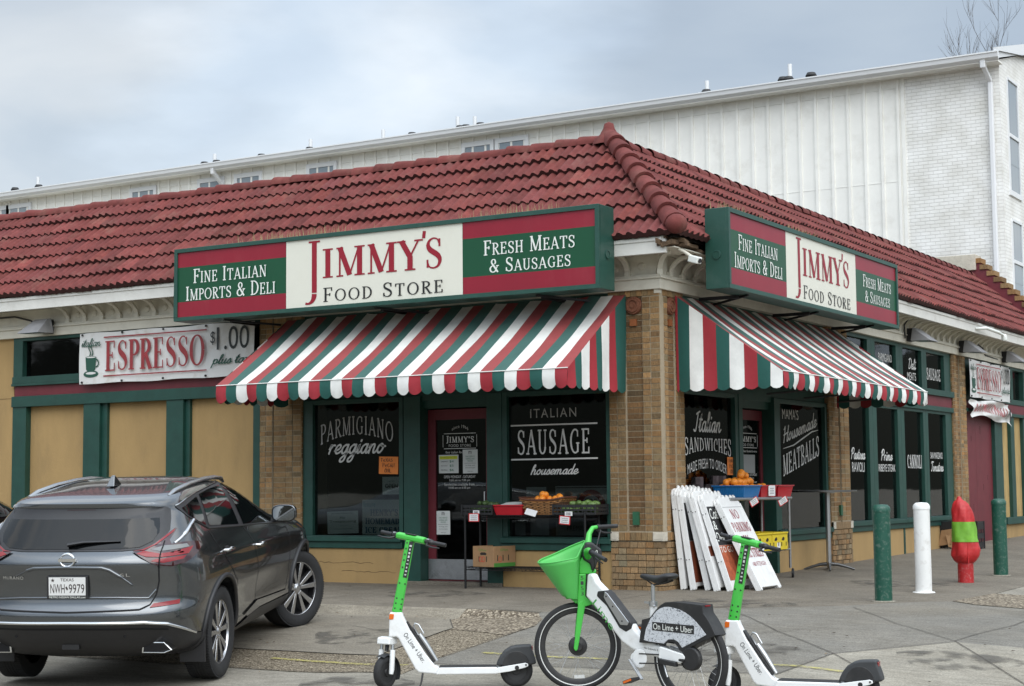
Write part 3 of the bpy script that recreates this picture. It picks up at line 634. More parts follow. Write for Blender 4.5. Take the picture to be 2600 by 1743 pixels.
side_pier((0,5.49,0), (0,1,0), (1,0,0), .82, [(0,.12,0,1.0),(.125,.24,0,1.25),(.25,.45,.022,.85),(.46,.60,0,1.2),(.61,.82,0,1.2)], green=True)
side_pier((0,11.67,0), (0,1,0), (1,0,0), .82, [(0,.12,0,.85),(.125,.26,0,1.2),(.27,.45,.022,.85),(.46,.60,0,1.2),(.61,.82,0,1.2)])

# plain wall behind everything, roof deck, dark room inside
w = MB(); w.box(-16,-10.66,.03,.25,-.1,3.5); w.build('stucco_wall', STUCCO, store, bevel=.003)
w = MB(); w.box(-16,-10.66,.026,.03,2.585,2.592); w.build('wall_joint', mat('dark_stucco_joint', (.16,.10,.04), .9), store)  # thin dark line running across the stucco
w = MB(); w.box(-16,-.3,.30,.36,3.42,4.3); w.box(-.36,-.3,.3,18,3.42,4.3); w.build('upper_wall', CREAM, store)
w = MB(); w.box(-16,-.3,16.0,16.1,-.05,3.5); w.box(-16,-15.9,.3,16,-.05,3.5); w.box(-16,-.3,.3,16,-.02,.03); w.box(-16,-.4,.4,16,3.42,3.48); w.box(-9,-8.9,.3,16,0,3.5); w.box(-8.9,-.9,2.6,2.66,.03,2.0); w.box(-3.2,-3.14,2.66,12,.03,2.2); w.build('interior_wall', DARK, store)

# ---- side A (facing the parking lane)
def frame(rects, axis, f0, f1, name, m, parent, bevel=.004):
    if name in ('transom_window', 'shop_window'): groups = [rects]      # a window frame is one piece
    else: groups = [[r_] for r_ in rects]
    for g_ in groups:
        mb = MB()
        for a, b, z0, z1 in g_:
            if axis == 'A': mb.box(a, b, f0, f1, z0, z1)
            else: mb.box(-f1, -f0, a, b, z0, z1)
        o = mb.build(name, m, parent, bevel=bevel)
    return o
# boarded bay on the left
for a, b in ((-10.37,-9.20),(-8.78,-7.61),(-7.22,-6.055)):
    pnl = frame([(a-.01,b+.01,.60,2.47)], 'A', .10, .16, 'stucco_panel', STUCCO, store)
frame([(-10.65,-10.37,.55,2.455),(-9.20,-8.88,.55,2.455),(-7.61,-7.30,.55,2.455),(-6.055,-5.94,.0,2.455)], 'A', .0, .12, 'window_post', GREEN, store)
frame([(-8.88,-8.78,.55,2.455),(-7.30,-7.22,.55,2.455)], 'A', .05, .12, 'window_post', GREEN, store)
frame([(-10.66,-5.94,2.455,2.612)], 'A', -.02, .14, 'window_header', GREEN, store)
frame([(-10.64,-5.94,2.612,2.764)], 'A', .02, .14, 'maroon_band', MAROON, store)
frame([(-10.66,-5.94,2.764,2.80),(-10.64,-5.94,2.80,2.90)], 'A', -.03, .14, 'transom_sill', GREEN, store)
wn = frame([(-10.65,-10.46,2.90,3.48),(-10.46,-5.94,3.43,3.48),(-8.0,-7.9,2.90,3.43)], 'A', .0, .14, 'transom_window', GREEN, store)
g = MB(); g.box(-10.46,-5.94,.085,.092,2.9,3.43); g.build('pane', GLASS, wn)
frame([(-10.64,-5.94,.43,.55)], 'A', -.02, .14, 'window_sill', GREEN, store)
frame([(-10.66,-5.94,-.1,.43)], 'A', .03, .2, 'base_wall', STUCCO, store)
# shop bay
frame([(-5.24,-3.62,-.1,.44),(-2.17,-.67,-.1,.44)], 'A', .03, .2, 'base_wall', STUCCO, store)
frame([(-5.24,-.67,2.30,3.5)], 'A', .06, .2, 'wall_header', GREEN, store)
def shop_window(axis, a, b, z0, z1, fl=.09, fr=.07, rec=.085, name='shop_window', sill=True):
    f = frame([(a-fl,a,z0,z1),(b,b+fr,z0,z1),(a,b,z1-.05,z1)], axis, .03, .14, name, GREEN, store)
    g = MB()
    if axis == 'A': g.box(a, b, rec, rec+.006, z0, z1-.05)
    else: g.box(-rec-.006, -rec, a, b, z0, z1-.05)
    g.build('pane', GLASS, f)
    if sill:
        s_ = MB()
        for d0, d1, q0, q1 in ((-.035,.14,z0-.075,z0-.012),(.0,.14,z0-.16,z0-.075),(-.01,.08,z0-.012,z0+.0)):
            if axis == 'A': s_.box(a-fl, b+fr, d0, d1, q0, q1)
            else: s_.box(-d1, -d0, a-fl, b+fr, q0, q1)
        s_.build('sill', GREEN, f, bevel=.006)
    return f
W1 = shop_window('A', -5.075, -3.70, .605, 2.36, fl=.16, fr=.06)
W2 = shop_window('A', -2.10, -.735, .605, 2.36, fl=.07, fr=.065)
frame([(-3.62,-3.37,-.05,2.36),(-2.386,-2.17,-.05,2.36)], 'A', .02, .26, 'door_post', GREEN, store)
frame([(-3.37,-2.386,2.20,2.40)], 'A', .10, .26, 'door_head', GREEN, store)
def glass_door(axis, a, b, z0, z1, rec, st, kick):
    f = MB()
    for x0, x1, q0, q1 in ((a,a+st,z0,z1),(b-st,b,z0,z1),(a+st,b-st,z1-.13,z1),(a+st,b-st,z0,kick)):
        if axis == 'A': f.box(x0, x1, rec, rec+.045, q0, q1)
        else: f.box(-rec-.045, -rec, x0, x1, q0, q1)
    d = f.build('shop_door', MAROON, store, bevel=.003)
    g = MB()
    if axis == 'A': g.box(a+st, b-st, rec+.018, rec+.024, kick, z1-.13)
    else: g.box(-rec-.024, -rec-.018, a+st, b-st, kick, z1-.13)
    g.build('pane', GLASS, d)
    return d
D1 = glass_door('A', -3.37, -2.39, .05, 2.185, .20, .115, .31)
kp = MB(); kp.box(-3.365,-2.395,.190,.198,.065,.315)
STEEL = mat('diamond_plate_steel', (.42,.43,.44), .38, metal=.9, var=.12, vscale=12, dirt=(.18,.17,.16), dirt_scale=8, dirt_amt=.5)
for i in range(36):
    for jx in range(12):
        cx_, cz_ = -3.35+i*.0272, .08+jx*.0205; s_ = 1 if (i+jx) % 2 else -1
        kp.obox((cx_, .189, cz_), Vector((.0105,0,.0075*s_)), Vector((0,.0022,0)), Vector((-.0022*s_,0,.003)))
kp.build('kick_plate', STEEL, D1)
dh = MB(); dh.tube([(-2.50,.20,.95),(-2.50,.15,.95),(-2.50,.15,1.15),(-2.50,.20,1.15)], .011, 8); dh.build('handle', mat('dull_aluminium', (.5,.5,.5), .35, metal=1), D1, smooth=40)
th = MB(); th.box(-3.62,-2.17,.0,.4,-.02,.045); th.build('door_threshold', M_walk, store, bevel=.01)

# ---- side B (facing the side street); panes face +X
frame([(.64,3.50,2.30,3.5),(3.50,5.49,2.30,3.5)], 'B', .06, .2, 'wall_header', GREEN, store)
W3 = shop_window('B', .66, 2.20, .605, 2.36, fl=.02, fr=.10)
W4 = shop_window('B', 3.70, 5.40, .605, 2.36, fl=.16, fr=.09)
frame([(.62,2.32,-.1,.44),(3.54,5.49,-.1,.44)], 'B', .03, .2, 'base_wall', STUCCO, store)
frame([(2.30,2.42,-.05,2.36),(3.48,3.56,-.05,2.36)], 'B', .02, .26, 'door_post', GREEN, store)
frame([(2.42,3.48,2.20,2.40)], 'B', .10, .26, 'door_head', GREEN, store)
D2 = glass_door('B', 2.42, 3.56, .06, 2.185, .20, .15, .31)
YS = [6.31, 7.44, 8.76, 10.10, 11.67]
pn = [(6.40,7.30),(7.66,8.68),(9.02,10.02),(10.29,11.30)]
BW = []
for i, (a, b) in enumerate(pn):
    L_ = a-(6.31 if i == 0 else (pn[i-1][1]+a)/2); R_ = (11.67 if i == 3 else (b+pn[i+1][0])/2)-b
    BW.append(shop_window('B', a, b, .66, 2.44, fl=L_-.002, fr=R_-.002))
frame([(6.31,11.67,2.44,2.52)], 'B', -.01, .14, 'window_header', GREEN, store)
frame([(6.31,11.67,2.52,2.70)], 'B', .02, .14, 'maroon_band', MAROON, store)
frame([(6.31,11.67,2.70,2.80)], 'B', -.03, .14, 'transom_sill', GREEN, store)
TW = []
for i, (a, b) in enumerate(pn):
    L_ = a-(6.31 if i == 0 else (pn[i-1][1]+a)/2); R_ = (11.67 if i == 3 else (b+pn[i+1][0])/2)-b
    f = frame([(a-L_+.001,a,2.80,3.42),(b,b+R_-.001,2.80,3.42),(a-L_+.001,b+R_-.001,3.42,3.5)], 'B', .03, .14, 'transom_window', GREEN, store); TW.append(f)
    g = MB(); g.box(-.091,-.085,a,b,2.80,3.42); g.build('pane', GLASS, f)
frame([(6.31,11.67,-.1,.50)], 'B', .03, .2, 'base_wall', STUCCO, store)
frame([(8.80,8.87,.0,.50),(10.12,10.19,.0,.50)], 'B', .018, .1, 'window_post', GREEN, store)
# maroon double door, boards and transoms beyond
for a, b in ((12.50,13.33),(13.335,14.42)):
    d = frame([(a,b,.06,2.72)], 'B', .09, .14, 'boarded_door', MAROON, store)
    sc_ = MB()
    for k in range(3):
        y_ = rnd.uniform(a+.2,b-.2); z_ = rnd.uniform(.4,2.2); sc_.box(-.091,-.0885,y_,y_+.02,z_,z_+rnd.uniform(.08,.25))
    sc_.build('door_scar', mat('dark_maroon_scar', (.06,.008,.012), .8), d)
frame([(14.42,14.95,-.05,2.50),(15.58,15.85,.5,2.50),(16.55,16.75,.5,2.5)], 'B', .02, .14, 'window_post', GREEN, store)
for a, b in ((14.95,15.58),(15.85,16.55),(16.75,17.9)): frame([(a-.002,b+.002,.55,2.50)], 'B', .09, .14, 'stucco_panel', mat('weathered_ochre_board', (.42,.29,.115), .8, var=.2, vscale=3, dirt=(.16,.10,.04), dirt_scale=5, dirt_amt=.7, stretch=(1,1,.25)), store)
frame([(14.95,17.9,.42,.55)], 'B', -.03, .14, 'window_sill', GREEN, store)
frame([(14.95,17.9,-.1,.42)], 'B', .03, .2, 'base_wall', STUCCO, store)
frame([(12.49,17.9,2.50,2.56)], 'B', -.01, .14, 'window_header', GREEN, store)
frame([(14.42,17.9,2.56,2.74)], 'B', .02, .14, 'maroon_band', MAROON, store)
frame([(12.49,14.42,2.72,3.5)], 'B', .06, .14, 'wall_header', GREEN, store)
f = frame([(14.42,17.9,2.74,2.84),(14.42,15.2,2.84,3.5),(15.62,15.78,2.84,3.42),(16.6,16.75,2.84,3.42),(15.2,17.9,3.42,3.5)], 'B', .0, .14, 'transom_window', GREEN, store)
g = MB(); g.box(-.091,-.085,15.2,17.9,2.84,3.42); g.build('pane', GLASS, f)

# hairline cracks in the stucco of the base walls
CRK = mat('dark_stucco_crack', (.10,.065,.03), .95)  # dark brown of the crack lines
for x0, x1, z in ((-5.0,-4.1,.26),(-4.6,-3.75,.15),(-1.9,-1.3,.20),(-1.35,-.8,.12)):
    P = [(x0+(x1-x0)*i/14, z+rnd.uniform(-.012,.012)) for i in range(15)]; mbk = MB()
    for q_ in _stroke(P, [rnd.uniform(.003,.007) for _ in P]): mbk.add([(x,.0275,zz) for x, zz in q_], [(0,1,2,3)])
    mbk.build('wall_crack', CRK, store, fix=False)
# ---- cornice with its brackets and discs
c = MB()
for z0, z1, d in ((3.478,3.60,.035),(3.60,3.625,.06),(3.625,3.65,.045),(3.65,3.885,.0)):
    if d == 0: c.box(-16,.0,.0,.25,z0,z1); c.box(-.25,.0,.25,17.9,z0,z1)
    else: c.box(-16,d,-d,.25,z0,z1); c.box(-.25,d,.25,17.9,z0,z1)
c.box(-16,.40,-.40,.25,3.885,3.90); c.box(-.25,.40,.25,17.9,3.885,3.90)
c.build('cornice', CREAM, store, bevel=.004)
fa = MB(); fa.box(-16,.30,-.43,-.38,3.83,4.025); fa.box(-16,.26,-.445,-.43,3.97,4.015)
fa.build('fascia', mat('white_fascia_paint', (.68,.67,.63), .6, var=.05, dirt=(.4,.37,.3), dirt_scale=2.5, dirt_amt=.35), store, bevel=.004)
fb = MB(); fb.box(.38,.43,.95,17.9,3.83,4.025); fb.box(.43,.445,.95,17.9,3.97,4.015); fb.build('fascia', MATS['white_fascia_paint'], store, bevel=.004)
rot = MB()
for i in range(26):
    x = rnd.uniform(.20,.42); y = rnd.uniform(-.40,.95) if i > 8 else rnd.uniform(-.42,-.2)
    rot.obox((x, y, rnd.uniform(3.90,4.0)), Vector((rnd.uniform(.02,.07),rnd.uniform(-.02,.02),rnd.uniform(-.02,.02))), Vector((0,rnd.uniform(.05,.16),rnd.uniform(-.015,.015))), Vector((0,0,rnd.uniform(.008,.03))))
rot.build('rotten_eave_board', mat('rotten_wood', (.11,.07,.04), .95, var=.6, vscale=14, bump=.8, bscale=40), store)
def bracket_mesh():
    mb = MB(); P = []; n = 10
    for i in range(n+1):
        t = i/n; a = R(90*t); P.append((.035+.285*(1-math.cos(a))**1.0, 3.665+.205*math.sin(a)**.9))   # out, up
    out = [(d, z) for d, z in P]; inn = [(d-.012 if i == 0 else d-.03*(1-i/n)-.0, z+.034*(i/n)+.0) for i, (d, z) in enumerate(P)]
    poly = [(p[0], p[1]-.022) for p in out] + [(p[0]-.008, p[1]+.014) for p in out[::-1]]
    mb.prism(poly, lambda u, v, d: (d, -u, v), -.032, .032)
    mb.box(-.036,.036,-.33,-.275,3.84,3.884); mb.box(-.034,.034,-.05,0,3.645,3.70)
    return mb
br0 = bracket_mesh().build('cornice_bracket', CREAM, store, bevel=.003)
dk = MB(); dk.lathe([(.0,.016),(.03,.016),(.036,.010),(.046,.008),(.048,-.02)], (0,0,0), (0,-1,0), 18); dk0 = dk.build('cornice_disc', CREAM, store, smooth=40)
first = True
def put_copy(o, loc, rz):
    c_ = o.copy(); COL.objects.link(c_); c_.parent = store; c_.location = loc; c_.rotation_euler = (0,0,rz); return c_
br0.location = (-9.50,0,0); dk0.location = (-9.335,0,3.755)
for i in range(1, 28):
    x = -9.50+i*.3375
    if x > -.02: break
    if -6.6 < x < -1.2: continue
    put_copy(br0, (x,0,0), 0)
    if x+.168 < -.02: put_copy(dk0, (x+.166,0,3.755), 0)
put_copy(br0, (.0,.0,0), R(45))
for i in range(0, 46):
    y = .25+i*.338
    if 1.2 < y < 6.0 or y > 17.5: continue
    put_copy(br0, (0,y,0), R(90)); put_copy(dk0, (0,y+.168,3.755), R(90))

# ---- tiled roof
TILE = mat('red_clay_tile', (.142,.038,.034), .88, spec=.25, var=.22, vscale=9, bump=.3, bscale=45, tint=True, dirt=(.19,.095,.075), dirt_scale=2.4, dirt_amt=.6)
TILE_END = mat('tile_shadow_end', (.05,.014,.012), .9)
def prof(u, p=.132):
    t = (u % p)/p
    return .034*max(0.0, math.sin(math.pi*min(1, t/.68)))**.8 if t < .68 else -.004
SL = math.hypot(1.75, 1.54); cs, sn = 1.75/SL, 1.54/SL
def roof(side, u0, u1):
    mb = MB(); NR = 7; st = .132/8
    n = int((u1-u0)/st); us = [u0+i*st for i in range(n+1)]
    def pt(u, s_, hgt):
        d = -.47+s_*cs-hgt*sn; z = 4.03+s_*sn+hgt*cs
        return (u, d, z) if side == 'A' else (-d, u, z)
    for r_ in range(NR):
        s0, s1 = r_*SL/NR-.015, (r_+1)*SL/NR+.05
        per = {}
        lo = []; hi = []; un = []
        sag = [.006*math.sin(u*.9+r_*1.7)+.004*math.sin(u*2.3+r_) for u in us]
        for i, u in enumerate(us):
            k = int((u-u0)/(.264)); j_ = per.setdefault(k, (rnd.uniform(-.012,.012), rnd.uniform(-.006,.010)))
            lo.append(pt(u, s0+j_[0], prof(u-u0)+.052+sag[i]+j_[1])); hi.append(pt(u, s1, prof(u-u0)+.004+sag[i])); un.append(pt(u, s0+.006+j_[0], prof(u-u0)*.35-.012+sag[i]))
        o = len(mb.v); mb.v += lo+hi+un; m = len(us)
        for i in range(m-1):
            k = int((us[i]-u0)/.264); rr = random.Random(k*31+r_*7+(0 if side == 'A' else 999)); t = rr.gauss(1,.10)*(1.25 if rr.random() < .02 else 1); w_ = rr.gauss(0,.03); col = (t*(1+w_), t, t*(1-w_))
            mb.f.append((o+i, o+i+1, o+m+i+1, o+m+i)); mb.c.append(col); mb.mi.append(0)
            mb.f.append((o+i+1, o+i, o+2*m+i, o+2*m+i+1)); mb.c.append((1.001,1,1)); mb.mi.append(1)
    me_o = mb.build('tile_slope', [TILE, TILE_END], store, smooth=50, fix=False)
    b = bmesh.new(); b.from_mesh(me_o.data)
    no = (1,1,0) if side == 'A' else (-1,-1,0)
    bmesh.ops.bisect_plane(b, geom=b.verts[:]+b.edges[:]+b.faces[:], plane_co=(0,0,0), plane_no=no, clear_outer=True)
    b.to_mesh(me_o.data); b.free()
    return me_o
roof('A', -16.0, .5); roof('B', -1.4, 17.9)
dk_ = MB(); dk_.add([(-16,-.40,4.0),(.40,-.40,4.0),(-1.3,1.3,5.50),(-16,1.3,5.50)], [(0,1,2,3)]); dk_.add([(.40,-.40,4.0),(.40,17.9,4.0),(-1.3,17.9,5.50),(-1.3,1.3,5.50)], [(0,1,2,3)]); dk_.add([(-16,1.3,5.48),(-1.3,1.3,5.48),(-1.3,17.9,5.48),(-16,17.9,5.48)], [(0,1,2,3)])
dk_.build('roof_deck', mat('roof_felt', (.05,.045,.04), .95), store, fix=False)
def barrel(mb, a, b, r0, r1, up=(0,0,1), n=9, half=180, close=False):
    a, b = Vector(a), Vector(b); d = (b-a).normalized(); up = Vector(up); up = (up-d*up.dot(d)).normalized(); s_ = d.cross(up); t = rnd.gauss(1,.07); col = (t*1.02, t, t)
    rows = []
    for p, r_ in ((a, r0-.035), (a, r0), (a.lerp(b, .12), r0*1.0), (b, r1)):
        rows.append([p + (up*math.sin(R(-8+(half+16)*k/n)) + s_*math.cos(R(-8+(half+16)*k/n)))*r_ for k in range(n+1)])
    mb.grid(rows, col)
hc = MB(); n = 9; A0, A1 = Vector((.42,-.42,4.13)), Vector((-1.27,1.27,5.63))
for i in range(n):
    a = A0.lerp(A1, i/n); b = A0.lerp(A1, (i+1.12)/n); barrel(hc, a+Vector((0,0,.02)), b, .135, .105)
e0 = A0+Vector((.03,-.03,.01)); hc.sphere(e0, .128, 12, 8, (1,1,1.001), sc=(1,1,.9))
hc.build('hip_cap', TILE, store, smooth=60)
rc = MB(); x = -1.35
while x > -16: barrel(rc, (x-.36+rnd.uniform(-.02,.02),1.3+rnd.uniform(-.01,.01),5.585+rnd.uniform(-.01,.015)), (x+.04,1.3,5.585), .108, .085); x -= .36
rc.build('ridge_cap', TILE, store, smooth=60)
rc = MB(); y = 1.35
while y < 17.8: barrel(rc, (-1.3+rnd.uniform(-.01,.01),y+.36,5.585+rnd.uniform(-.01,.015)), (-1.3,y-.04,5.585), .085, .108); y += .36
rc.build('ridge_cap', TILE, store, smooth=60)
fi = MB(); fi.grid([[Vector((-1.3,1.3,5.56))+Vector((math.cos(a)*r_*1.0, math.sin(a)*r_, hh)) for a in [2*math.pi*k/12 for k in range(12)]] for r_, hh in ((.22,-.02),(.19,.06),(.12,.12),(.075,.20),(.06,.26),(.0,.29))], (1,1,1.001), closed_u=True)
fi.build('roof_finial', TILE, store, smooth=60)
# fire wall closing the far end of the roof
fw_ = MB(); fw_.prism([(-3.2,3.9),(-3.2,5.98),(-1.25,5.98),(-.45,5.16),(.62,4.06),(.62,3.4),(-.3,3.4)], lambda u, v, d: (u, d, v), 17.9, 18.25); fwp = fw_.build('fire_wall', MAROON, store)
cp = MB(); cp.beam((-3.2,18.07,5.90),(-1.22,18.07,5.90),.46,.34); cp.build('stone_coping', STONE, fwp, bevel=.01)
cp = MB()
for i in range(14):
    t = i/13; x = -1.2+t*1.85; z = 5.93-t*1.86; cp.obox((x,18.07,z), (.085,0,0), (0,.20,0), (0,0,.05), brick_tint())
cp.build('brick_coping', BRICK, fwp)
bw = MB(); bw.box(-.25,.0,17.9,18.25,-.1,3.9); bw.build('brick_pier', BRICK_SM, store)
gr_ = MB()
for cx_, cy_, cz_, ax in ((-4.6,-.55,4.44,'A'),(-1.6,-.55,4.44,'A'),(.55,1.0,4.45,'B'),(.55,3.2,4.45,'B'),(-5.3,-.55,4.44,'A')):
    for i in range(70):
        u = rnd.gauss(0,.35); hgt = rnd.uniform(.03,.13); px_ = (cx_+u, cy_+rnd.uniform(-.05,.05)) if ax == 'A' else (cx_+rnd.uniform(-.05,.05), cy_+u); dx = rnd.uniform(-.03,.03)
        gr_.add([(px_[0]-.003,px_[1]-.003,cz_-.04),(px_[0]+.003,px_[1]+.003,cz_-.04),(px_[0]+dx,px_[1]+dx*.5,cz_+hgt)], [(0,1,2)])
struct(gr_.build('dry_grass', mat('dry_straw', (.30,.23,.12), .9), fix=False), 'stuff')
# ------------------------------------------------------------------ white apartment block and bare tree behind the store
WB = thing('apartment_building', 'tall white apartment block with board siding and painted brick end behind the store', 'apartment block', (-1.13,20,0))
wo_ = Vector((-1.13,20,0)); LW = Matrix.Translation(-wo_)
SIDING = mat('white_board_siding', (.83,.82,.775), .65, var=.05, vscale=1.2, bump=.05, bscale=20, dirt=(.55,.52,.45), dirt_scale=1.4, dirt_amt=.4)
GUT = mat('white_gutter_metal', (.72,.73,.74), .4)
m_ = MB(); m_.box(-40,-3.40,20.0,20.3,0,10.62)
x = -3.48
while x > -40: m_.box(x-.032,x+.032,19.955,20.0,0,10.62); x -= .4035
m_.box(-40,-3.40,19.985,20.0,10.40,10.62)
for a in (-40,): m_.box(a,-3.40,19.994,20.0,8.20,8.225)
m_.xf(LW).build('board_siding', SIDING, WB)
def painted_brick():
    m = bpy.data.materials.new('white_painted_brick'); m.use_nodes = True; t = m.node_tree; b = t.nodes['Principled BSDF']; b.inputs['Roughness'].default_value = .7
    uv = t.nodes.new('ShaderNodeTexCoord'); mp_ = t.nodes.new('ShaderNodeMapping'); br = t.nodes.new('ShaderNodeTexBrick')
    t.links.new(uv.outputs['UV'], mp_.inputs[0]); t.links.new(mp_.outputs[0], br.inputs['Vector'])
    br.inputs['Scale'].default_value = 1; br.inputs['Brick Width'].default_value = .225; br.inputs['Row Height'].default_value = .082; br.inputs['Mortar Size'].default_value = .007; br.inputs['Mortar Smooth'].default_value = .3
    br.inputs['Color1'].default_value = (.84,.835,.81,1); br.inputs['Color2'].default_value = (.80,.795,.77,1); br.inputs['Mortar'].default_value = (.71,.70,.67,1)
    n = t.nodes.new('ShaderNodeTexNoise'); n.inputs['Scale'].default_value = 2; n.inputs['Detail'].default_value = 8; t.links.new(uv.outputs['UV'], n.inputs['Vector'])
    r = t.nodes.new('ShaderNodeValToRGB'); r.color_ramp.elements[0].position = .3; r.color_ramp.elements[0].color = (.84,.83,.80,1); r.color_ramp.elements[1].position = .65; r.color_ramp.elements[1].color = (1.03,1.03,1.03,1); t.links.new(n.outputs['Fac'], r.inputs[0])
    mm = t.nodes.new('ShaderNodeMix'); mm.data_type = 'RGBA'; mm.blend_type = 'MULTIPLY'; mm.inputs[0].default_value = 1; t.links.new(br.outputs['Color'], mm.inputs[6]); t.links.new(r.outputs[0], mm.inputs[7]); t.links.new(mm.outputs[2], b.inputs['Base Color'])
    bp = t.nodes.new('ShaderNodeBump'); bp.inputs['Strength'].default_value = .8; bp.inputs['Distance'].default_value = .012; bp.invert = True; t.links.new(br.outputs['Fac'], bp.inputs['Height']); t.links.new(bp.outputs[0], b.inputs['Normal'])
    return m
PB = painted_brick()
m_ = MB(); m_.box(-3.40,-1.13,20.0,20.3,0,10.62); m_.box(-1.43,-1.13,20.3,30,0,10.62); m_.prism([(20.0,10.62),(30,10.62),(30,13.4),(20.0,10.75)], lambda u, v, d: (d, u, v), -1.43, -1.13)
m_.xf(LW).build('painted_brick_wall', PB, WB)
m_ = MB(); m_.box(-3.40,-3.32,19.965,20.0,0,10.62); m_.xf(LW).build('corner_board', SIDING, WB)
m_ = MB(); m_.box(-40,-1.05,19.60,20.0,10.62,10.66); m_.xf(LW).build('soffit', SIDING, WB)
m_ = MB(); m_.prism([(19.60,10.64),(19.50,10.70),(19.48,10.79),(19.46,10.80),(19.46,10.83),(19.60,10.83)], lambda u, v, d: (d, u, v), -40, -1.02); m_.xf(LW).build('gutter', GUT, WB)
m_ = MB(); m_.add([(-40,19.6,10.84),(-1.0,19.6,10.84),(-1.0,30,12.6),(-40,30,12.6)], [(0,1,2,3)]); m_.xf(LW).build('roof', mat('grey_shingle', (.10,.10,.10), .9), WB)
m_ = MB(); m_.beam((-1.08,19.55,10.80),(-1.08,30,13.45),.08,.24); m_.xf(LW).build('rake_board', GUT, WB)
def dspout(x, z1, nm='downspout'):
    m_ = MB(); m_.beam((x,19.93,0),(x,19.93,10.25),.10,.12,(0,1,0)); m_.beam((x,19.93,10.25),(x-.06,19.62,10.56),.10,.12,(0,1,0)); m_.beam((x-.06,19.62,10.5),(x-.06,19.60,10.72),.12,.14,(0,1,0)); m_.xf(LW).build(nm, GUT, WB, bevel=.02)
dspout(-1.32, 0); dspout(-23.95, 0)
SKYGLASS = mat('pale_window_glass', (.22,.26,.29), .05, spec=1.0)
for a, b in ((-33.48,-33.07),(-32.96,-32.05),(-27.54,-26.68),(-24.81,-23.99),(-23.38,-22.55),(-20.70,-19.84),(-15.42,-14.62),(-14.36,-13.55)):
    f = MB(); f.box(a-.11,b+.11,19.93,19.985,10.36,10.49); f.box(a-.11,a,19.93,19.985,8.9,10.36); f.box(b,b+.11,19.93,19.985,8.9,10.36); f.box(a-.11,b+.11,19.93,19.985,8.8,8.9)
    fo = f.xf(LW).build('window', GUT, WB); g = MB(); g.box(a,b,19.96,19.97,8.9,10.36); g.box(a,b,19.955,19.96,9.6,9.66); g.xf(LW).build('pane', SKYGLASS, fo)
for a, b, z0, z1 in ((20.62,21.45,7.85,10.42),(20.62,21.42,5.3,7.14)):
    f = MB(); zm = (z0+z1)/2
    for q in ((a-.07,a,z0,z1),(b,b+.07,z0,z1),(a,b,z1,z1+.06),(a-.12,b+.12,z0-.12,z0),(a,b,zm-.04,zm+.04)): f.box(-1.15,-1.10 if q[3]-q[2] > .2 else -1.09,q[0],q[1],q[2],q[3])
    fo = f.xf(LW).build('window', GUT, WB); g = MB(); g.box(-1.14,-1.12,a,b,z0,z1); g.box(-1.12,-1.115,a,b,(z0+zm)/2-.02,(z0+zm)/2+.02); g.xf(LW).build('pane', SKYGLASS, fo)
for x, z in ((-32.35,11.30),(-24.82,11.2),(-21.17,11.22),(-18.58,11.19),(-16.07,11.25),(-15.51,11.19),(-8.58,11.235),(-6.36,11.35)):
    m_ = MB(); m_.lathe([(.055,10.9),(.055,z+.16)], (x,20.6,0), (0,0,1), 10); m_.xf(LW).build('vent_pipe', GUT, WB, smooth=40)
BLK = mat('black_vent_cap', (.012,.012,.013), .6)
for x, z in ((-33.4,11.04),(-32.3,11.02),(-25.22,10.99),(-24.74,10.99),(-23.0,10.98),(-21.2,10.98),(-17.59,10.98),(-15.99,10.98),(-15.8,10.98),(-15.33,10.98),(-6.54,11.04),(-6.40,11.03),(-5.815,11.05),(-8.6,11.0)):
    m_ = MB(); m_.lathe([(.06,10.85),(.06,z+.07),(.13,z+.07),(.14,z+.10),(.10,z+.17),(.0,z+.18)], (x,20.6,0), (0,0,1), 12); m_.xf(LW).build('vent_cap', BLK, WB, smooth=40)
# bare tree rising behind the block
def bare_tree(loc, seed, hgt, label, n0):
    r = random.Random(seed); t = thing('bare_tree', label, 'tree', loc); trunk = MB(); crown = MB()
    trunk.tube([(0,0,0),(.1,.05,hgt*.3),(0,.1,hgt*.55)], [.35,.27,.2], 10)
    def grow(mb, p, d, l, rad, dep):
        pts = [p]; dd = d.copy()
        for k in range(4):
            dd = (dd + Vector((r.uniform(-.16,.16), r.uniform(-.16,.16), r.uniform(-.02,.14)))).normalized(); pts.append(pts[-1]+dd*l/4)
        mb.tube(pts, [rad, rad*.9, rad*.8, rad*.65, rad*.5], 5 if rad < .05 else 7, cap=False)
        if dep == 0: return
        for k in range(r.choice([3,4]) if dep > 1 else 4):
            q_ = pts[r.choice([1,2,3,4,4])]; nd = (dd + Vector((r.uniform(-.75,.75), r.uniform(-.75,.75), r.uniform(.0,.7)))).normalized(); grow(mb, q_, nd, l*r.uniform(.55,.8), rad*.55, dep-1)
    for k in range(n0):
        a = 6.28*k/n0+r.uniform(-.3,.3); grow(crown, Vector((0,.1,hgt*.5)), Vector((math.cos(a)*.55, math.sin(a)*.4, .85)).normalized(), hgt*.22, .075, 5)
    bk = mat('grey_bark', (.085,.07,.06), .95, var=.3, vscale=8)
    trunk.build('trunk', bk, t, smooth=60); crown.build('crown', bk, t, fix=False)
bare_tree((-5.6,45,0), 5, 17.2, 'bare leafless tree whose twigs show above the white gutter', 9)
bare_tree((-3.0,47,0), 11, 14.7, 'bare leafless tree above the raked gable corner of the white block', 8)
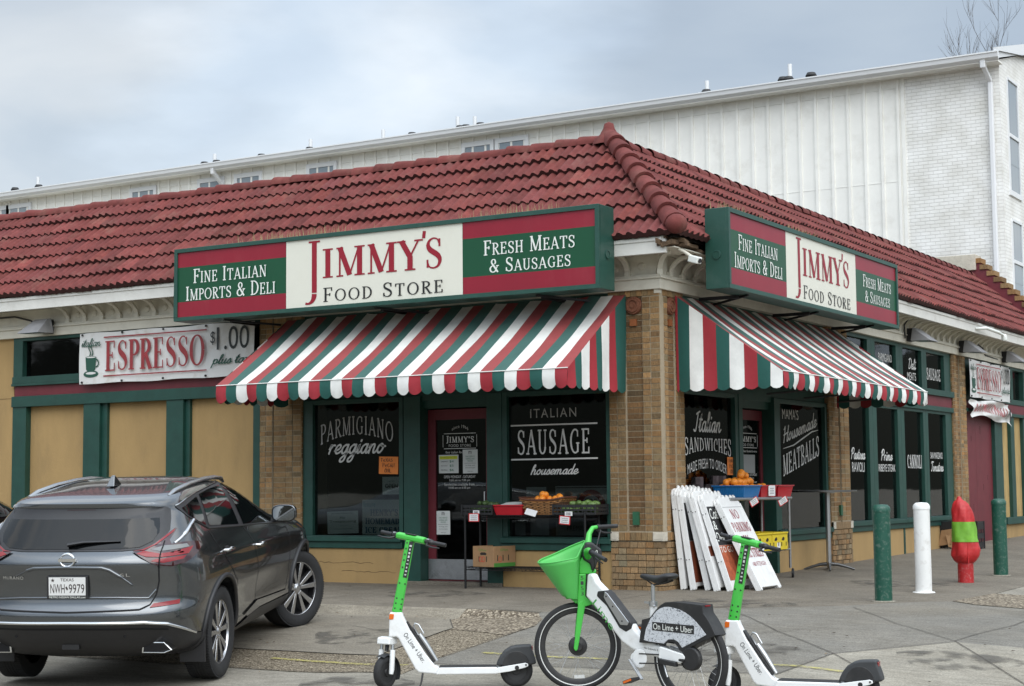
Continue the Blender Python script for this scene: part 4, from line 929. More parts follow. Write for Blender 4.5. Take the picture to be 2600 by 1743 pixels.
# ------------------------------------------------------------------ lightbox signs
SIGN_G = mat('sign_frame_green', (.016,.066,.050), .4, var=.12, vscale=4, dirt=(.06,.10,.085), dirt_scale=5, dirt_amt=.4)
FACE_R = mat('sign_face_red', (.245,.008,.023), .35, var=.05, vscale=2, dirt=(.35,.10,.10), dirt_scale=3, dirt_amt=.12, stretch=(1,1,.3))
FACE_G = mat('sign_face_green', (.003,.066,.026), .35, var=.05, vscale=2)
FACE_W = mat('sign_face_cream', (.70,.69,.60), .35, var=.03, vscale=2, dirt=(.55,.53,.44), dirt_scale=2, dirt_amt=.3)
LET_W = mat('letter_white', (.74,.76,.72), .4); LET_R = mat('letter_red', (.27,.006,.02), .4); LET_K = mat('letter_black', (.012,.013,.013), .4)
def store_sign(label, L_, H_, D_, M):
    """ built in its own frame: x along the face 0..L, y depth 0 (front) .. D, z 0..H ; M places it """
    t = thing('store_sign', label, 'sign'); t.matrix_world = M
    b = MB(); b.box(0,L_,.03,D_,0,H_); b.build('cabinet', SIGN_G, t, bevel=.006)
    f = MB(); w_ = .052
    for q in ((0,L_,-.004,.034,H_-w_,H_),(0,L_,-.004,.034,0,w_),(0,w_,-.004,.034,w_,H_-w_),(L_-w_,L_,-.004,.034,w_,H_-w_)): f.box(*q)
    f.build('frame', SIGN_G, t, bevel=.004)
    bo = MB()
    for x in (0, L_):
        s_ = -1 if x == 0 else 1
        bo.lathe([(.055,.0),(.055,.012),(.042,.014),(.042,.008),(.0,.008)], (x,D_*.52,H_*.42), (s_,0,0), 18)
    bo.build('cap_plate', SIGN_G, t, smooth=40)
    xa, xb = .294*L_, .711*L_; y = .018; z0, z1 = w_, H_-w_; hz = z1-z0
    ux, uy = (1,0,0), (0,0,1)
    pr = MB(); rect2(pr,(0,y,0),ux,uy,xa,xb,z0,z1); pr.build('cream_panel', FACE_W, t)
    for a, b_ in ((w_,xa-.004),(xb+.004,L_-w_)):
        for q0, q1 in ((.77,1),(0,.235)): pr = MB(); rect2(pr,(0,y,0),ux,uy,a,b_,z0+hz*q0,z0+hz*q1); pr.build('red_band', FACE_R, t)
        pr = MB(); rect2(pr,(0,y,0),ux,uy,a,b_,z0+hz*.235,z0+hz*.77); pr.build('green_band', FACE_G, t)
    O = (0,y-.004,0); l = MB()
    def line(s_, x0, x1, q0, q1, **k): put(l, serif(s_, small=.80, **k), O, ux, uy, x0*L_, x1*L_, z0+hz*q0, z0+hz*q1, base=(0,1))
    K = dict(TK=.125, TN=.068, SL=.085)
    line('FINE ITALIAN', .051, .244, .512, .729, **K); line('IMPORTS & DELI', .031, .267, .25, .466, **K)
    line('FRESH MEATS', .758, .950, .513, .718, **K); line('& SAUSAGES', .770, .941, .268, .46, **K)
    l.build('lettering', LET_W, t, fix=False)
    # the big name: a tall J that drops below the line, then small capitals
    l2 = MB(); KB = dict(TK=.16, TN=.05, SL=.10)
    zb, zt = z0+hz*.405, z0+hz*.832
    w_, Ls = serif_glyph('J', TK=.105, TN=.032, SL=.085)
    put(l2, Ls, O, ux, uy, .342*L_, .3785*L_, z0+hz*.034, z0+hz*.966)
    put(l2, serif("IMMY", gap=.06, **KB), O, ux, uy, .3855*L_, .623*L_, zb, zt, base=(0,1))
    put(l2, serif("S", **KB), O, ux, uy, .630*L_, .665*L_, zb-.006, zt+.006, base=(0,1))
    put(l2, serif("'", **KB), O, ux, uy, .6205*L_, .6295*L_, zt+.005, z0+hz*.945)
    l2.build('lettering', LET_R, t, fix=False)
    l3 = MB(); put(l3, serif('FOOD STORE', gap=.12, small=.86, TK=.125, TN=.06, SL=.09), O, ux, uy, .387*L_, .667*L_, z0+hz*.057, z0+hz*.262, base=(0,1)); l3.build('lettering', LET_K, t, fix=False)
    # brackets that hold it off the wall
    for x in (.12*L_, .5*L_, .86*L_): br = MB(); br.beam((x,D_*.7,-.02),(x,D_+.42,-.02),.04,.04); br.beam((x,D_*.3,-.01),(x+.4,D_+.42,-.05),.025,.025); br.build('mounting_bracket', mat('black_iron', (.012,.012,.013), .5, metal=.3), t)
    return t
store_sign('long green framed lightbox grocery sign above the awning facing the parking lane', 6.39, .965, .37, Matrix.Translation((-6.73,-.82,3.43)))
store_sign('shorter looking green framed lightbox grocery sign on the side street front', 6.14, .945, .30, Matrix.Translation((.755,.31,3.468)) @ Matrix.Rotation(R(90),4,'Z'))

# ------------------------------------------------------------------ striped awnings
def canvas(name, c, back):
    m = mat(name, c, .75, var=.07, vscale=7, bump=.25, bscale=14, dirt=tuple(x*.6+.03 for x in c), dirt_scale=2.5, dirt_amt=.35)
    t = m.node_tree; b = t.nodes['Principled BSDF']
    return m
CR = canvas('red_canvas', (.31,.020,.030), 0); CG = canvas('green_canvas', (.012,.085,.070), 0); CW = canvas('white_canvas', (.74,.74,.71), 0)
FR_, FG_, FW_ = canvas('faded_red_canvas', (.275,.050,.050), 0), canvas('faded_green_canvas', (.040,.105,.090), 0), canvas('weathered_white_canvas', (.66,.655,.62), 0)
def awning(label, M, LEN, n, start, top_z, fold_z, proj, val, inset, side_near, side_far):
    """ x along the front 0..LEN, y from wall 0 to -proj; stripes cycle R,G,W from start """
    t = thing('striped_awning', label, 'awning'); t.matrix_world = M
    mats = [CR, CG, CW]; st = LEN/n
    top = MB(); va = MB()
    NS = 9
    for i in range(n):
        x0, x1 = i*st, (i+1)*st; k = (start+i) % 3
        P = []
        for j in range(NS):
            f = j/(NS-1); row = []
            for s_ in range(4):
                x = x0+(x1-x0)*s_/3; sagz = -.020*math.sin(math.pi*f) - .020*math.sin(math.pi*f)*abs(math.sin(math.pi*x/LEN*4)) - .006*math.sin(x*9.3+f*6) - .004*math.sin(x*23+f*11)
                row.append((x, -proj*f, top_z+(fold_z-top_z)*f+sagz))
            P.append(row)
        top.grid(P, mi=k)
        rows = []
        for j in range(5):
            f = j/4; row = []
            for s_ in range(7):
                u = s_/6; x = x0+(x1-x0)*u; drop = val*f*(1-.20*(abs(2*u-1)**2.2)*f); row.append((x, -proj-.012*math.sin(math.pi*f)-(.014*math.sin(x*9+.6)+.009*math.sin(x*21.7))*f+.010*f, fold_z-drop))
            rows.append(row)
        va.grid(rows, mi=k)
    # valance seam
    o = top.build('canopy', [FR_, FG_, FW_], t, smooth=40, fix=True); va.build('valance', mats, t, smooth=40, fix=True)
    hem = MB(); hem.tube([(0,-proj-.004,fold_z),(LEN,-proj-.004,fold_z)], .006, 6); hem.build('front_hem', CW, t)
    for xs_, bnds in ((0.0, side_near), (LEN, side_far)):
        s_ = MB(); sg = -1 if xs_ == 0 else 1
        for (a, b, k) in bnds:            # a<b distances from wall
            rows = []
            for j in range(13):
                row = []
                for q in range(5):
                    d = a+(b-a)*q/4; zt = top_z+(fold_z-top_z)*(d/proj)-.002; u = q/4; zb = fold_z-val*(1-.16*(abs(2*u-1)**2.2)); z = zt+(zb-zt)*j/12
                    row.append((xs_+sg*(.002+.016*math.sin(d*13+z*2.0)*(j/12)), -d, z))
                rows.append(row)
            s_.grid(rows, mi=k)
        s_.build('side_panel', mats, t, smooth=40)
    fr = MB()
    for f in (.02,.5,.98): fr.tube([(.03,-proj*f,top_z+(fold_z-top_z)*f-.035-(.06 if f == .5 else 0)),(LEN-.03,-proj*f,top_z+(fold_z-top_z)*f-.035-(.06 if f == .5 else 0))], .016, 6)
    for x in [.03+i*(LEN-.06)/4 for i in range(5)]: fr.tube([(x,-.02,top_z-.06),(x,-proj*.5,(top_z+fold_z)/2-.095),(x,-proj+.02,fold_z-.04),(x,-.02,fold_z-.10)], .014, 6)
    fr.build('frame', mat('awning_pipe', (.10,.10,.10), .5, metal=.6), t, smooth=50)
    return t
W_, G_, R_ = 2, 1, 0
sideA = [(0,.27,G_),(.27,.42,R_),(.42,.62,W_),(.62,.75,G_),(.75,.90,R_),(.90,1.10,W_),(1.10,1.25,G_),(1.25,1.41,R_)]
awning('striped red, white and green awning over the parking lane shop front', Matrix.Translation((-5.46,-.01,0)), 5.03, 31, 0, 3.44, 2.50, 1.41, .225, 0, sideA, sideA)
sideB = [(0,.03,R_),(.03,.18,G_),(.18,.35,W_),(.35,.516,R_),(.516,.684,G_),(.684,.86,W_),(.86,1.022,R_),(1.022,1.185,G_),(1.185,1.33,W_)]
awning('striped red, white and green awning over the side street shop door', Matrix.Translation((.01,.41,0)) @ Matrix.Rotation(R(90),4,'Z'), 5.40, 33, 0, 3.44, 2.492, 1.33, .20, 0, sideB, sideB)

# ------------------------------------------------------------------ banners
BANN = mat('vinyl_banner_white', (.66,.655,.64), .5, var=.05, vscale=2, bump=.12, bscale=5, dirt=(.38,.31,.22), dirt_scale=2.6, dirt_amt=.55)
B_RED = mat('banner_red', (.27,.03,.035), .5, var=.2, vscale=9); B_GRN = mat('banner_green', (.015,.075,.05), .5)
def banner(label, M, L_, H_):
    t = thing('vinyl_banner', label, 'banner'); t.matrix_world = M
    def zy(x, z): return -.012*math.sin(x*2.2+1)-.01*math.sin(z*5+x*4)
    mb = MB(); nx, nz = 40, 12
    mb.grid([[(L_*i/nx, zy(L_*i/nx, H_*j_/nz), H_*j_/nz + .012*math.sin(math.pi*6*i/nx)*(j_/nz-.5)) for i in range(nx+1)] for j_ in range(nz+1)])
    mb.build('sheet', BANN, t, smooth=60)
    O = (0,-.026,0); ux, uy = (1,0,0), (0,0,1)
    l = MB(); put(l, serif('ESPRESSO', gap=.07, TK=.19, TN=.045, SL=.09), O, ux, uy, .160*L_, .735*L_, .23*H_, .82*H_, base=(0,1)); l.build('lettering', B_RED, t, fix=False)
    for q0 in (.885, .125): l = MB(); rect2(l, O, ux, uy, .15*L_, .745*L_, q0*H_, (q0+.024)*H_); l.build('rule_line', B_RED, t, fix=False)
    l = MB(); put(l, script('italian', th=.10), O, ux, uy, .015*L_, .135*L_, .73*H_, .90*H_)
    put(l, script('plus tax', th=.12), O, ux, uy, .765*L_, .985*L_, .16*H_, .42*H_); l.build('lettering', B_GRN, t, fix=False)
    l = MB(); put(l, bfont('$'), O, ux, uy, .765*L_, .79*L_, .60*H_, .86*H_); put(l, bfont('1.00'), O, ux, uy, .80*L_, .975*L_, .50*H_, .93*H_); l.build('price', mat('banner_black', (.02,.025,.025), .5), t, fix=False)
    cu = MB(); c0 = .075*L_
    cu.add([(c0-.11,-.027,.52*H_),(c0+.10,-.027,.52*H_),(c0+.085,-.027,.28*H_),(c0+.04,-.027,.225*H_),(c0-.05,-.027,.225*H_),(c0-.095,-.027,.28*H_)], [tuple(range(6))])
    cu.add([(c0+math.cos(a)*.145,-.0272,.19*H_+math.sin(a)*.05) for a in [2*math.pi*k/20 for k in range(20)]], [tuple(range(20))])
    cu.add([(c0-.11+.21*(.5+.5*math.cos(a))*1.0,-.0274,.52*H_+math.sin(a)*.018) for a in [2*math.pi*k/16 for k in range(16)]], [tuple(range(16))])
    q_ = _stroke([(c0+.09+.055*math.cos(R(a)), .40*H_+.055*math.sin(R(a))) for a in range(80,-100,-15)], [.02]*12)
    for k, p in enumerate(q_): cu.add([(x,-.0276-k*1e-4,z) for x, z in p], [(0,1,2,3)])
    for dx in (0,.045):
        pts = [(c0-.03+dx+.018*math.sin(i*.9), .55*H_+i*.022*(1+dx*3)) for i in range(8)]
        for k, p in enumerate(_stroke(pts, [.018,.022,.02,.016,.016,.02,.014,.004])): cu.add([(x,-.0275-k*1e-4-dx*.001,z) for x, z in p], [(0,1,2,3)])
    cu.build('cup_print', B_GRN, t, fix=False)
    sa = MB(); sa.add([(c0+math.cos(a)*.10,-.0282,.205*H_+math.sin(a)*.018) for a in [2*math.pi*k/20 for k in range(20)]], [tuple(range(20))]); sa.add([(c0-.095+.19*(.5+.5*math.cos(a)),-.0285,.52*H_+math.sin(a)*.010) for a in [2*math.pi*k/16 for k in range(16)]], [tuple(range(16))]); sa.build('cup_print', BANN, t, fix=False)
    gm = MB()
    for i in range(5):
        for z in (.03*H_, .97*H_): gm.lathe([(.0,.004),(.016,.004),(.016,-.01)], (L_*(.02+i*.24),-.03,z), (0,-1,0), 10)
    gm.build('grommet', mat('dark_grommet', (.03,.03,.03), .5, metal=.5), t)
    return t
banner('stained white vinyl espresso price banner beside the dark transom window', Matrix.Translation((-9.205,-.07,2.735)), 3.235, .725)
banner('white vinyl espresso price banner above the maroon boarded door', Matrix.Translation((.075,12.45,2.755)) @ Matrix.Rotation(R(90),4,'Z'), 2.78, .68)
cb = thing('crumpled_banner', 'crumpled red and white striped banner sagging over the maroon boarded door', 'banner'); cb.matrix_world = Matrix.Translation((.06,12.52,2.32)) @ Matrix.Rotation(R(90),4,'Z')
mb = MB(); nx, nz = 46, 12
def sag(i, j_):
    u, v = i/nx, j_/nz; x = u*2.66; top = .40 - .02*math.sin(u*9); bot = .04+.05*math.sin(u*7+.5)+.10*(1-abs(2*u-1))-.04*u - .10*(u>.9)*(u-.9)*8
    return (x, -.03-.05*math.sin(u*19+v*6)*v*(1-v*.4)-.035*math.sin(u*7-v*9), bot+(top-bot)*v)
mb.grid([[sag(i, j_) for i in range(nx+1)] for j_ in range(nz+1)]); mb.build('sheet', BANN, cb, smooth=60)
l = MB()
for k in range(17):
    u0 = .07+k*.047; P = []
    for j_ in range(8):
        v = .28+.5*j_/7; a = sag(u0*nx+v*2.2, v*nz); P.append((a[0], a[1]-.012, a[2]))
    for j_ in range(7):
        p, q_ = P[j_], P[j_+1]; l.add([(p[0]-.022,p[1],p[2]),(p[0]+.022,p[1],p[2]),(q_[0]+.022,q_[1],q_[2]),(q_[0]-.022,q_[1],q_[2])], [(0,1,2,3)])
l.build('stripe_print', mat('faded_red_print', (.45,.10,.11), .6, var=.3, vscale=12), cb, fix=False)
l = MB(); p = sag(nx*.90, nz*.45); l.add([(p[0]-.05,p[1]-.02,p[2]-.14),(p[0]+.06,p[1]-.02,p[2]-.12),(p[0]+.04,p[1]-.02,p[2]+.12),(p[0]-.03,p[1]-.02,p[2]+.10)], [(0,1,2,3)]); l.build('cup_print', LET_K, cb, fix=False)

# ------------------------------------------------------------------ wall lamps, corner camera, conduit
LAMP_G = mat('grey_lamp_metal', (.30,.30,.31), .45, metal=.4, var=.1, vscale=10); LAMP_K = mat('black_lamp_box', (.018,.018,.02), .5); LENS = mat('dark_lamp_lens', (.05,.05,.05), .1)
def wall_lamp(label, M, side):
    t = thing('wall_lamp', label, 'wall lamp', group='hooded wall lamps on the cornice'); t.matrix_world = M
    b = MB(); b.box(-.085,.085,-.13,0,-.02,.19); b.build('mounting_box', LAMP_K, t, bevel=.008)
    h_ = MB(); h_.box(-.04,.02,-.135,-.128,.06,.15); h_.build('rating_plate', LET_W, t)
    h_ = MB(); V = [(-.19,-.10,-.02),(.19,-.10,-.02),(.21,-.44,-.035),(-.21,-.44,-.035),(-.15,-.12,.19),(.15,-.12,.19),(.13,-.17,.185),(-.13,-.17,.185)]
    h_.add(V, [(0,1,5,4),(1,2,6,5),(2,3,7,6),(3,0,4,7),(4,5,6,7)]); h_.build('hood', LAMP_G, t, bevel=.004)
    l_ = MB(); l_.add([(-.19,-.105,-.022),(.19,-.105,-.022),(.20,-.43,-.034),(-.20,-.43,-.034)], [(0,1,2,3)]); l_.build('lens', LENS, t, fix=False)
    return t
wall_lamp('grey hooded wall lamp above the dark transom window by the ochre wall', Matrix.Translation((-9.86,-.04,3.52)), 'A')
rb = Matrix.Rotation(R(90),4,'Z')
wall_lamp('grey hooded wall lamp on the side street cornice, nearest the lightbox sign', Matrix.Translation((.04,9.12,3.53)) @ rb, 'B')
wall_lamp('grey hooded wall lamp above the second brick pier beside the side street banner', Matrix.Translation((.04,12.08,3.54)) @ rb, 'B')
wall_lamp('grey hooded wall lamp farthest down the side street past the espresso banner', Matrix.Translation((.04,14.95,3.54)) @ rb, 'B')
c = thing('security_camera', 'small white security camera on an arm below the broken corner eave', 'camera', (.36,-.25,3.87))
m_ = MB(); m_.tube([(0,0,.02),(.10,-.02,-.03),(.20,-.03,-.10)], .02, 8); m_.build('arm', CREAM, c, smooth=50)
m_ = MB(); m_.beam((.17,-.02,-.11),(.30,-.05,-.15),.09,.08); m_.build('housing', LET_W, c, bevel=.012)
m_ = MB(); m_.lathe([(.026,0),(.026,.012),(0,.012)], (.30,-.05,-.15), (.93,-.2,-.28), 12); m_.build('lens', LAMP_K, c)
c = thing('eave_light', 'slim white light arm reaching out from the side street fascia', 'light', (.43,11.65,3.90))
m_ = MB(); m_.tube([(0,0,0),(.10,.35,.03),(.17,.9,-.01),(.20,1.15,-.05)], [.022,.03,.03,.02], 8); m_.build('arm', LET_W, c, smooth=50)
m_ = MB(); m_.lathe([(.035,0),(.05,.03),(.05,.10),(.03,.12)], (.20,1.15,-.03), (0,.3,-1), 12); m_.build('lamp_head', LET_W, c, smooth=40)
for pts, lb in (([(-11.2,-.03,3.80),(-10.6,-.03,3.80),(-10.25,-.05,3.72),(-10.0,-.03,3.60)], 'thin dark cable drooping to the lamp above the transom window'), ([(.03,13.0,3.62),(.05,13.2,3.75),(.05,13.5,3.70),(.04,13.7,3.58),(.03,14.6,3.56)], 'dark cable looped on the side street cornice between lamps'), ([(.06,8.9,3.55),(.10,8.75,3.75),(.2,8.7,3.85),(.3,9.0,3.88)], 'dark cable rising from the side street lamp to the eave')):
    m_ = MB(); m_.tube(pts, .013, 6); tag(m_.build('electric_cable', LAMP_K, None, smooth=60), lb, 'cable')

# ------------------------------------------------------------------ writing on the glass
WL = mat('window_vinyl_white', (.62,.62,.60), .6); WLG = mat('window_vinyl_grey', (.40,.40,.39), .6)
XA, ZZ, XB = (1,0,0), (0,0,1), (0,1,0)
OA = (0,.082,0)
l = MB()
def arch(x0, x1, k):
    return lambda X, Y: (X, Y + k*(1-((2*(X-x0)/(x1-x0)-1)**2)))
put(l, serif('PARMIGIANO', gap=.09, TK=.12, TN=.07, SL=.07), OA, XA, ZZ, -4.98, -3.82, 1.775, 2.035, base=(0,1), warp=lambda X, Y: (X, 1.775+(Y-1.775)*(1-.08*(1-(2*(X+4.40)/1.16)**2)) + .125*(1-((2*(X+4.40)/1.16)**2))))
l.build('lettering', WLG, W1, fix=False)
l = MB(); put(l, script('reggiano', th=.11, slant=.32), OA, XA, ZZ, -4.86, -3.93, 1.66, 1.80, base=(0,.62)); l.build('lettering', WL, W1, fix=False)
l = MB(); put(l, bfont('ITALIAN', 1.25), OA, XA, ZZ, -1.795, -1.16, 2.035, 2.143); l.build('lettering', WLG, W2, fix=False)
l = MB(); put(l, serif('SAUSAGE', gap=.10, TK=.13, TN=.065, SL=.09), OA, XA, ZZ, -1.975, -.985, 1.593, 1.891, base=(0,1))
l.build('lettering', WL, W2, fix=False)
for z in (1.948, 1.535): l = MB(); rect2(l, OA, XA, ZZ, -2.073, -.876, z-.009, z+.009); l.build('rule_line', WL, W2, fix=False)
l = MB(); put(l, script('housemade', th=.11, slant=.32), OA, XA, ZZ, -1.80, -1.13, 1.352, 1.468, base=(0,1)); l.build('lettering', WL, W2, fix=False)
# door badge and opening hours
def door_writing(D, O, ux, x0, x1):
    W = x1-x0; f = lambda a: x0+W*a
    l = MB()
    put(l, bfont('since 1966', 1.1), O, ux, ZZ, f(.28), f(.74), 1.915, 1.955, warp=lambda X, Y: (X, Y+.035*(1-((2*(X-f(.51))/(W*.46))**2))))
    put(l, serif("JIMMY'S", small=.85, gap=.09, TK=.16, TN=.08, SL=.09), O, ux, ZZ, f(.12), f(.90), 1.767, 1.852, base=(0,1))
    put(l, bfont('FOOD STORE', 1.2), O, ux, ZZ, f(.19), f(.81), 1.712, 1.745)
    for (a, b, c_, d) in ((.05,.95,1.876,1.884),(.05,.95,1.688,1.696),(.02,.033,1.71,1.862),(.967,.98,1.71,1.862)): rect2(l, O, ux, ZZ, f(a), f(b), c_, d)
    put(l, bfont('fine italian foods & wine', 1.0), O, ux, ZZ, f(.10), f(.94), 1.632, 1.662)
    for s_, z, a, b in (('OPEN MONDAY - SATURDAY',1.322,.05,.93),('9:00 am to 7:00 pm',1.275,.2,.78),('Sandwiches available from',1.228,.06,.90),('10:00 am to 6:30 pm',1.182,.18,.78)): put(l, bfont(s_, 1.08), O, ux, ZZ, f(a), f(b), z, z+.034)
    l.build('lettering', WL, D, fix=False)
door_writing(D1, (0,.214,0), XA, -3.165, -2.635)
door_writing(D2, (-.214,0,0), XB, 2.62, 3.36)
OB = (-.082,0,0)
l = MB(); put(l, script('Italian', th=.10, slant=.25), OB, XB, ZZ, 1.05, 1.87, 1.86, 2.10, base=(0,1))
put(l, serif('SANDWICHES', gap=.08, TK=.12, TN=.07, SL=.07), OB, XB, ZZ, .80, 2.15, 1.555, 1.78, base=(0,1), warp=lambda X, Y: (X, Y if Y > 1.68 else Y + .075*(1-((2*(X-1.475)/1.35)**2))*(1.68-Y)/.125))
put(l, bfont('MADE FRESH TO ORDER', 1.1), OB, XB, ZZ, .87, 2.02, 1.335, 1.455, warp=lambda X, Y: (X, Y+.075*(1-((2*(X-1.445)/1.15)**2))))
l.build('lettering', WL, W3, fix=False)
l = MB(); put(l, bfont("MAMA'S", 1.05), OB, XB, ZZ, 3.91, 4.50, 2.095, 2.235)
put(l, script('Housemade', th=.10, slant=.2), OB, XB, ZZ, 3.93, 5.20, 1.77, 1.97, base=(0,1), warp=lambda X, Y: (X, Y+(X-3.93)*.205))
put(l, serif('MEATBALLS', gap=.08, TK=.13, TN=.075, SL=.08), OB, XB, ZZ, 3.91, 5.25, 1.316, 1.60, base=(0,1), warp=lambda X, Y: (X, Y+(X-3.91)*.222))
rect2(l, OB, XB, ZZ, 0, 0, 0, 0) if False else None
for k, q_ in enumerate(_stroke([(3.91,1.69),(4.3,1.745),(4.7,1.86),(5.0,1.945),(5.25,1.975)], [.006,.018,.02,.018,.006])): l.add([(-.082+.0012+k*1e-4,x,z) for x, z in q_], [(0,1,2,3)])
l.build('lettering', WL, W4, fix=False)
def lab(W, kind, s_, x0, x1, z0, z1):
    l = MB()
    if kind == 's': put(l, script(s_, th=.12, slant=.25), OB, XB, ZZ, x0, x1, z0, z1, base=(0,1))
    elif kind == 'f': put(l, serif(s_, gap=.06, TK=.15, TN=.08, SL=.07), OB, XB, ZZ, x0, x1, z0, z1, base=(0,1))
    else: put(l, bfont(s_), OB, XB, ZZ, x0, x1, z0, z1)
    l.build('lettering', WL, W, fix=False)
for a in ((BW[0],'s','Pastosa',6.60,7.22,1.585,1.745),(BW[0],'b','RAVIOLI',6.63,7.18,1.39,1.535),(BW[1],'s','Prime',7.97,8.52,1.578,1.74),(BW[1],'b','RIBEYE STEAK',7.84,8.65,1.40,1.515),(BW[2],'f','CANNOLI',9.28,10.03,1.46,1.68),
          (BW[3],'b','SAN MARZANO',10.53,11.22,1.63,1.74),(BW[3],'s','Tomatoes',10.54,11.24,1.42,1.575),(TW[1],'b','PARMIGIANO',7.97,8.62,3.14,3.265),(TW[1],'s','reggiano',8.0,8.62,2.98,3.09),(TW[2],'s','Deli',9.48,9.88,3.10,3.27),(TW[2],'b','MEATS',9.40,9.86,2.91,3.04),(TW[3],'f','SAUSAGE',10.46,11.22,2.97,3.17)): lab(*a)
# ------------------------------------------------------------------ papers on and behind the glass
PAPER = mat('white_paper', (.60,.62,.60), .8, var=.04, vscale=5); ORANGE = mat('orange_paper', (.78,.235,.05), .75, var=.04, vscale=6); INK = mat('black_marker', (.03,.02,.02), .7)
YEL = mat('yellow_highlight', (.62,.66,.05), .8); BLUEINK = mat('blue_ink', (.02,.10,.16), .7); GREENINK = mat('green_ink', (.02,.16,.08), .7); REDINK = mat('red_ink', (.42,.02,.03), .7)
def paper(name, label, cat, axis, d, x0, x1, z0, z1, m, lines=(), tilt=0.0, group=None):
    cx_, cz_ = (x0+x1)/2, (z0+z1)/2; hw, hh = (x1-x0)/2, (z1-z0)/2
    t = thing(name, label, cat, group=group)
    if axis == 'A': t.matrix_world = Matrix.Translation((cx_, d, cz_)) @ Matrix.Rotation(tilt,4,'Y')
    else: t.matrix_world = Matrix.Translation((-d, cx_, cz_)) @ Matrix.Rotation(R(90),4,'Z') @ Matrix.Rotation(tilt,4,'Y')
    s_ = MB(); n = 6
    s_.grid([[(-hw+2*hw*i/n, -.002*math.sin(i*1.3)-.003*(j_/n)**2, -hh+2*hh*j_/n) for i in range(n+1)] for j_ in range(n+1)]); s_.grid([[(-hw+2*hw*i/n, .0014-.002*math.sin(i*1.3)-.003*(j_/n)**2, -hh+2*hh*j_/n) for i in range(n+1)] for j_ in range(n+1)]); s_.build('sheet', m, t, smooth=60, fix=False)
    by = {}
    for kind, s2, a, b, c_, d_, mm in lines:
        mb = by.setdefault(mm.name, (MB(), mm))[0]
        args = ((0,-.007,0), XA, ZZ, -hw+2*hw*a, -hw+2*hw*b, -hh+2*hh*c_, -hh+2*hh*d_)
        if kind == 'b': put(mb, bfont(s2, 1.05), *args)
        elif kind == 'f': put(mb, serif(s2, TK=.2, TN=.1, SL=.08), *args, base=(0,1))
        elif kind == 's': put(mb, script(s2, th=.12), *args)
        elif kind == 'r': rect2(mb, *args)
        elif kind == 'h': put(mb, hand(s2), *args)
    for mb, mm in by.values(): mb.build('print', mm, t, fix=False)
    return t
HW = {'T':[[(0,.9),(.5,1)],[(.25,.95),(.2,0)]],'E':[[(.4,.95),(.05,.9),(.05,.05),(.42,0)],[(.05,.5),(.35,.5)]],'X':[[(0,0),(.45,1)],[(0,.95),(.45,0)]],'A':[[(0,0),(.25,1),(.45,0)],[(.08,.4),(.4,.42)]],'S':[[(.4,.9),(.15,1),(.05,.75),(.4,.35),(.3,.05),(0,.1)]],'P':[[(.05,0),(.05,1),(.4,.9),(.38,.55),(.05,.5)]],'C':[[(.4,.85),(.1,.8),(.02,.3),(.2,0),(.42,.15)]],'N':[[(0,0),(.05,.95),(.4,.05),(.42,1)]],'O':[[(.25,1),(.03,.6),(.1,.05),(.38,.1),(.45,.7),(.25,1)]],'I':[[(.1,1),(.1,0)]],'L':[[(.05,1),(.05,.05),(.42,.05)]],'e':[[(.05,.35),(.4,.45),(.25,.7),(.05,.4),(.2,0),(.42,.1)]],' ':[]}
def hand(s_, th=.11):
    x = 0; out = []
    for ch in s_:
        for P in HW[ch]: out.append([[(x+px, py) for px, py in q_] for q_ in _stroke(P, [th]*len(P))])
        x += .3 if ch in ' I' else .6
    return out
PEC = [('h','TeXAS',.10,.72,.70,.92,INK),('h','PeCAN',.20,.82,.38,.64,INK),('h','OIL',.30,.66,.08,.32,INK)]
paper('paper_notice', 'orange handwritten pecan oil notice taped in the cheese window', 'notice', 'A', .074, -4.04, -3.74, 1.385, 1.605, ORANGE, PEC, .03)
paper('paper_notice', 'orange handwritten pecan oil notice taped beside the sandwich window', 'notice', 'B', .074, 2.02, 2.31, 1.33, 1.555, ORANGE, PEC)
paper('paper_notice', 'white notice with crossed out black lettering behind the cheese window', 'notice', 'A', .12, -4.02, -3.73, 1.125, 1.35, PAPER, [('b','NOTICE',.35,.65,.72,.78,INK),('b','OPEN',.16,.84,.36,.60,INK),('r','',.14,.88,.46,.49,INK),('r','',.16,.86,.41,.43,INK)])
paper('paper_notice', 'white no trespassing notice standing low in the cheese window', 'notice', 'A', .16, -4.93, -4.43, .625, .915, PAPER, [('b','Private Property',.16,.84,.86,.93,INK),('b','No',.42,.58,.66,.76,INK),('b','Trespassing',.08,.94,.46,.60,INK),('r','',.40,.64,.34,.35,INK),('r','',.2,.8,.2,.21,INK)], -.03)
paper('poster', 'pale ice cream poster in blue letters low in the cheese window', 'poster', 'A', .15, -4.36, -3.70, .615, 1.06, mat('pale_poster', (.40,.44,.42), .8), [('b','feature',.03,.32,.80,.94,mat('teal_ink',(.05,.2,.2),.7)),('f',"HENRY'S",.20,.86,.54,.72,BLUEINK),('f','HOMEMADE',.08,.99,.30,.47,BLUEINK),('f','ICE CREAM',.08,.99,.05,.22,BLUEINK)])
paper('paper_notice', 'white price list with yellow heading taped on the maroon door', 'notice', 'A', .208, -3.21, -2.915, 1.385, 1.615, PAPER, [('r','',.05,.95,.76,.93,YEL),('b','TO WHOLE FOOTERS',.08,.92,.80,.90,GREENINK),('b','$4',.56,.76,.56,.70,GREENINK),('b','$5',.56,.76,.33,.47,GREENINK),('b','$6',.56,.76,.10,.24,GREENINK),('b','SANDWICH',.12,.45,.60,.67,INK),('b','HALF & HALF',.12,.45,.38,.44,INK),('b','MEATBALL',.12,.45,.14,.21,INK)])
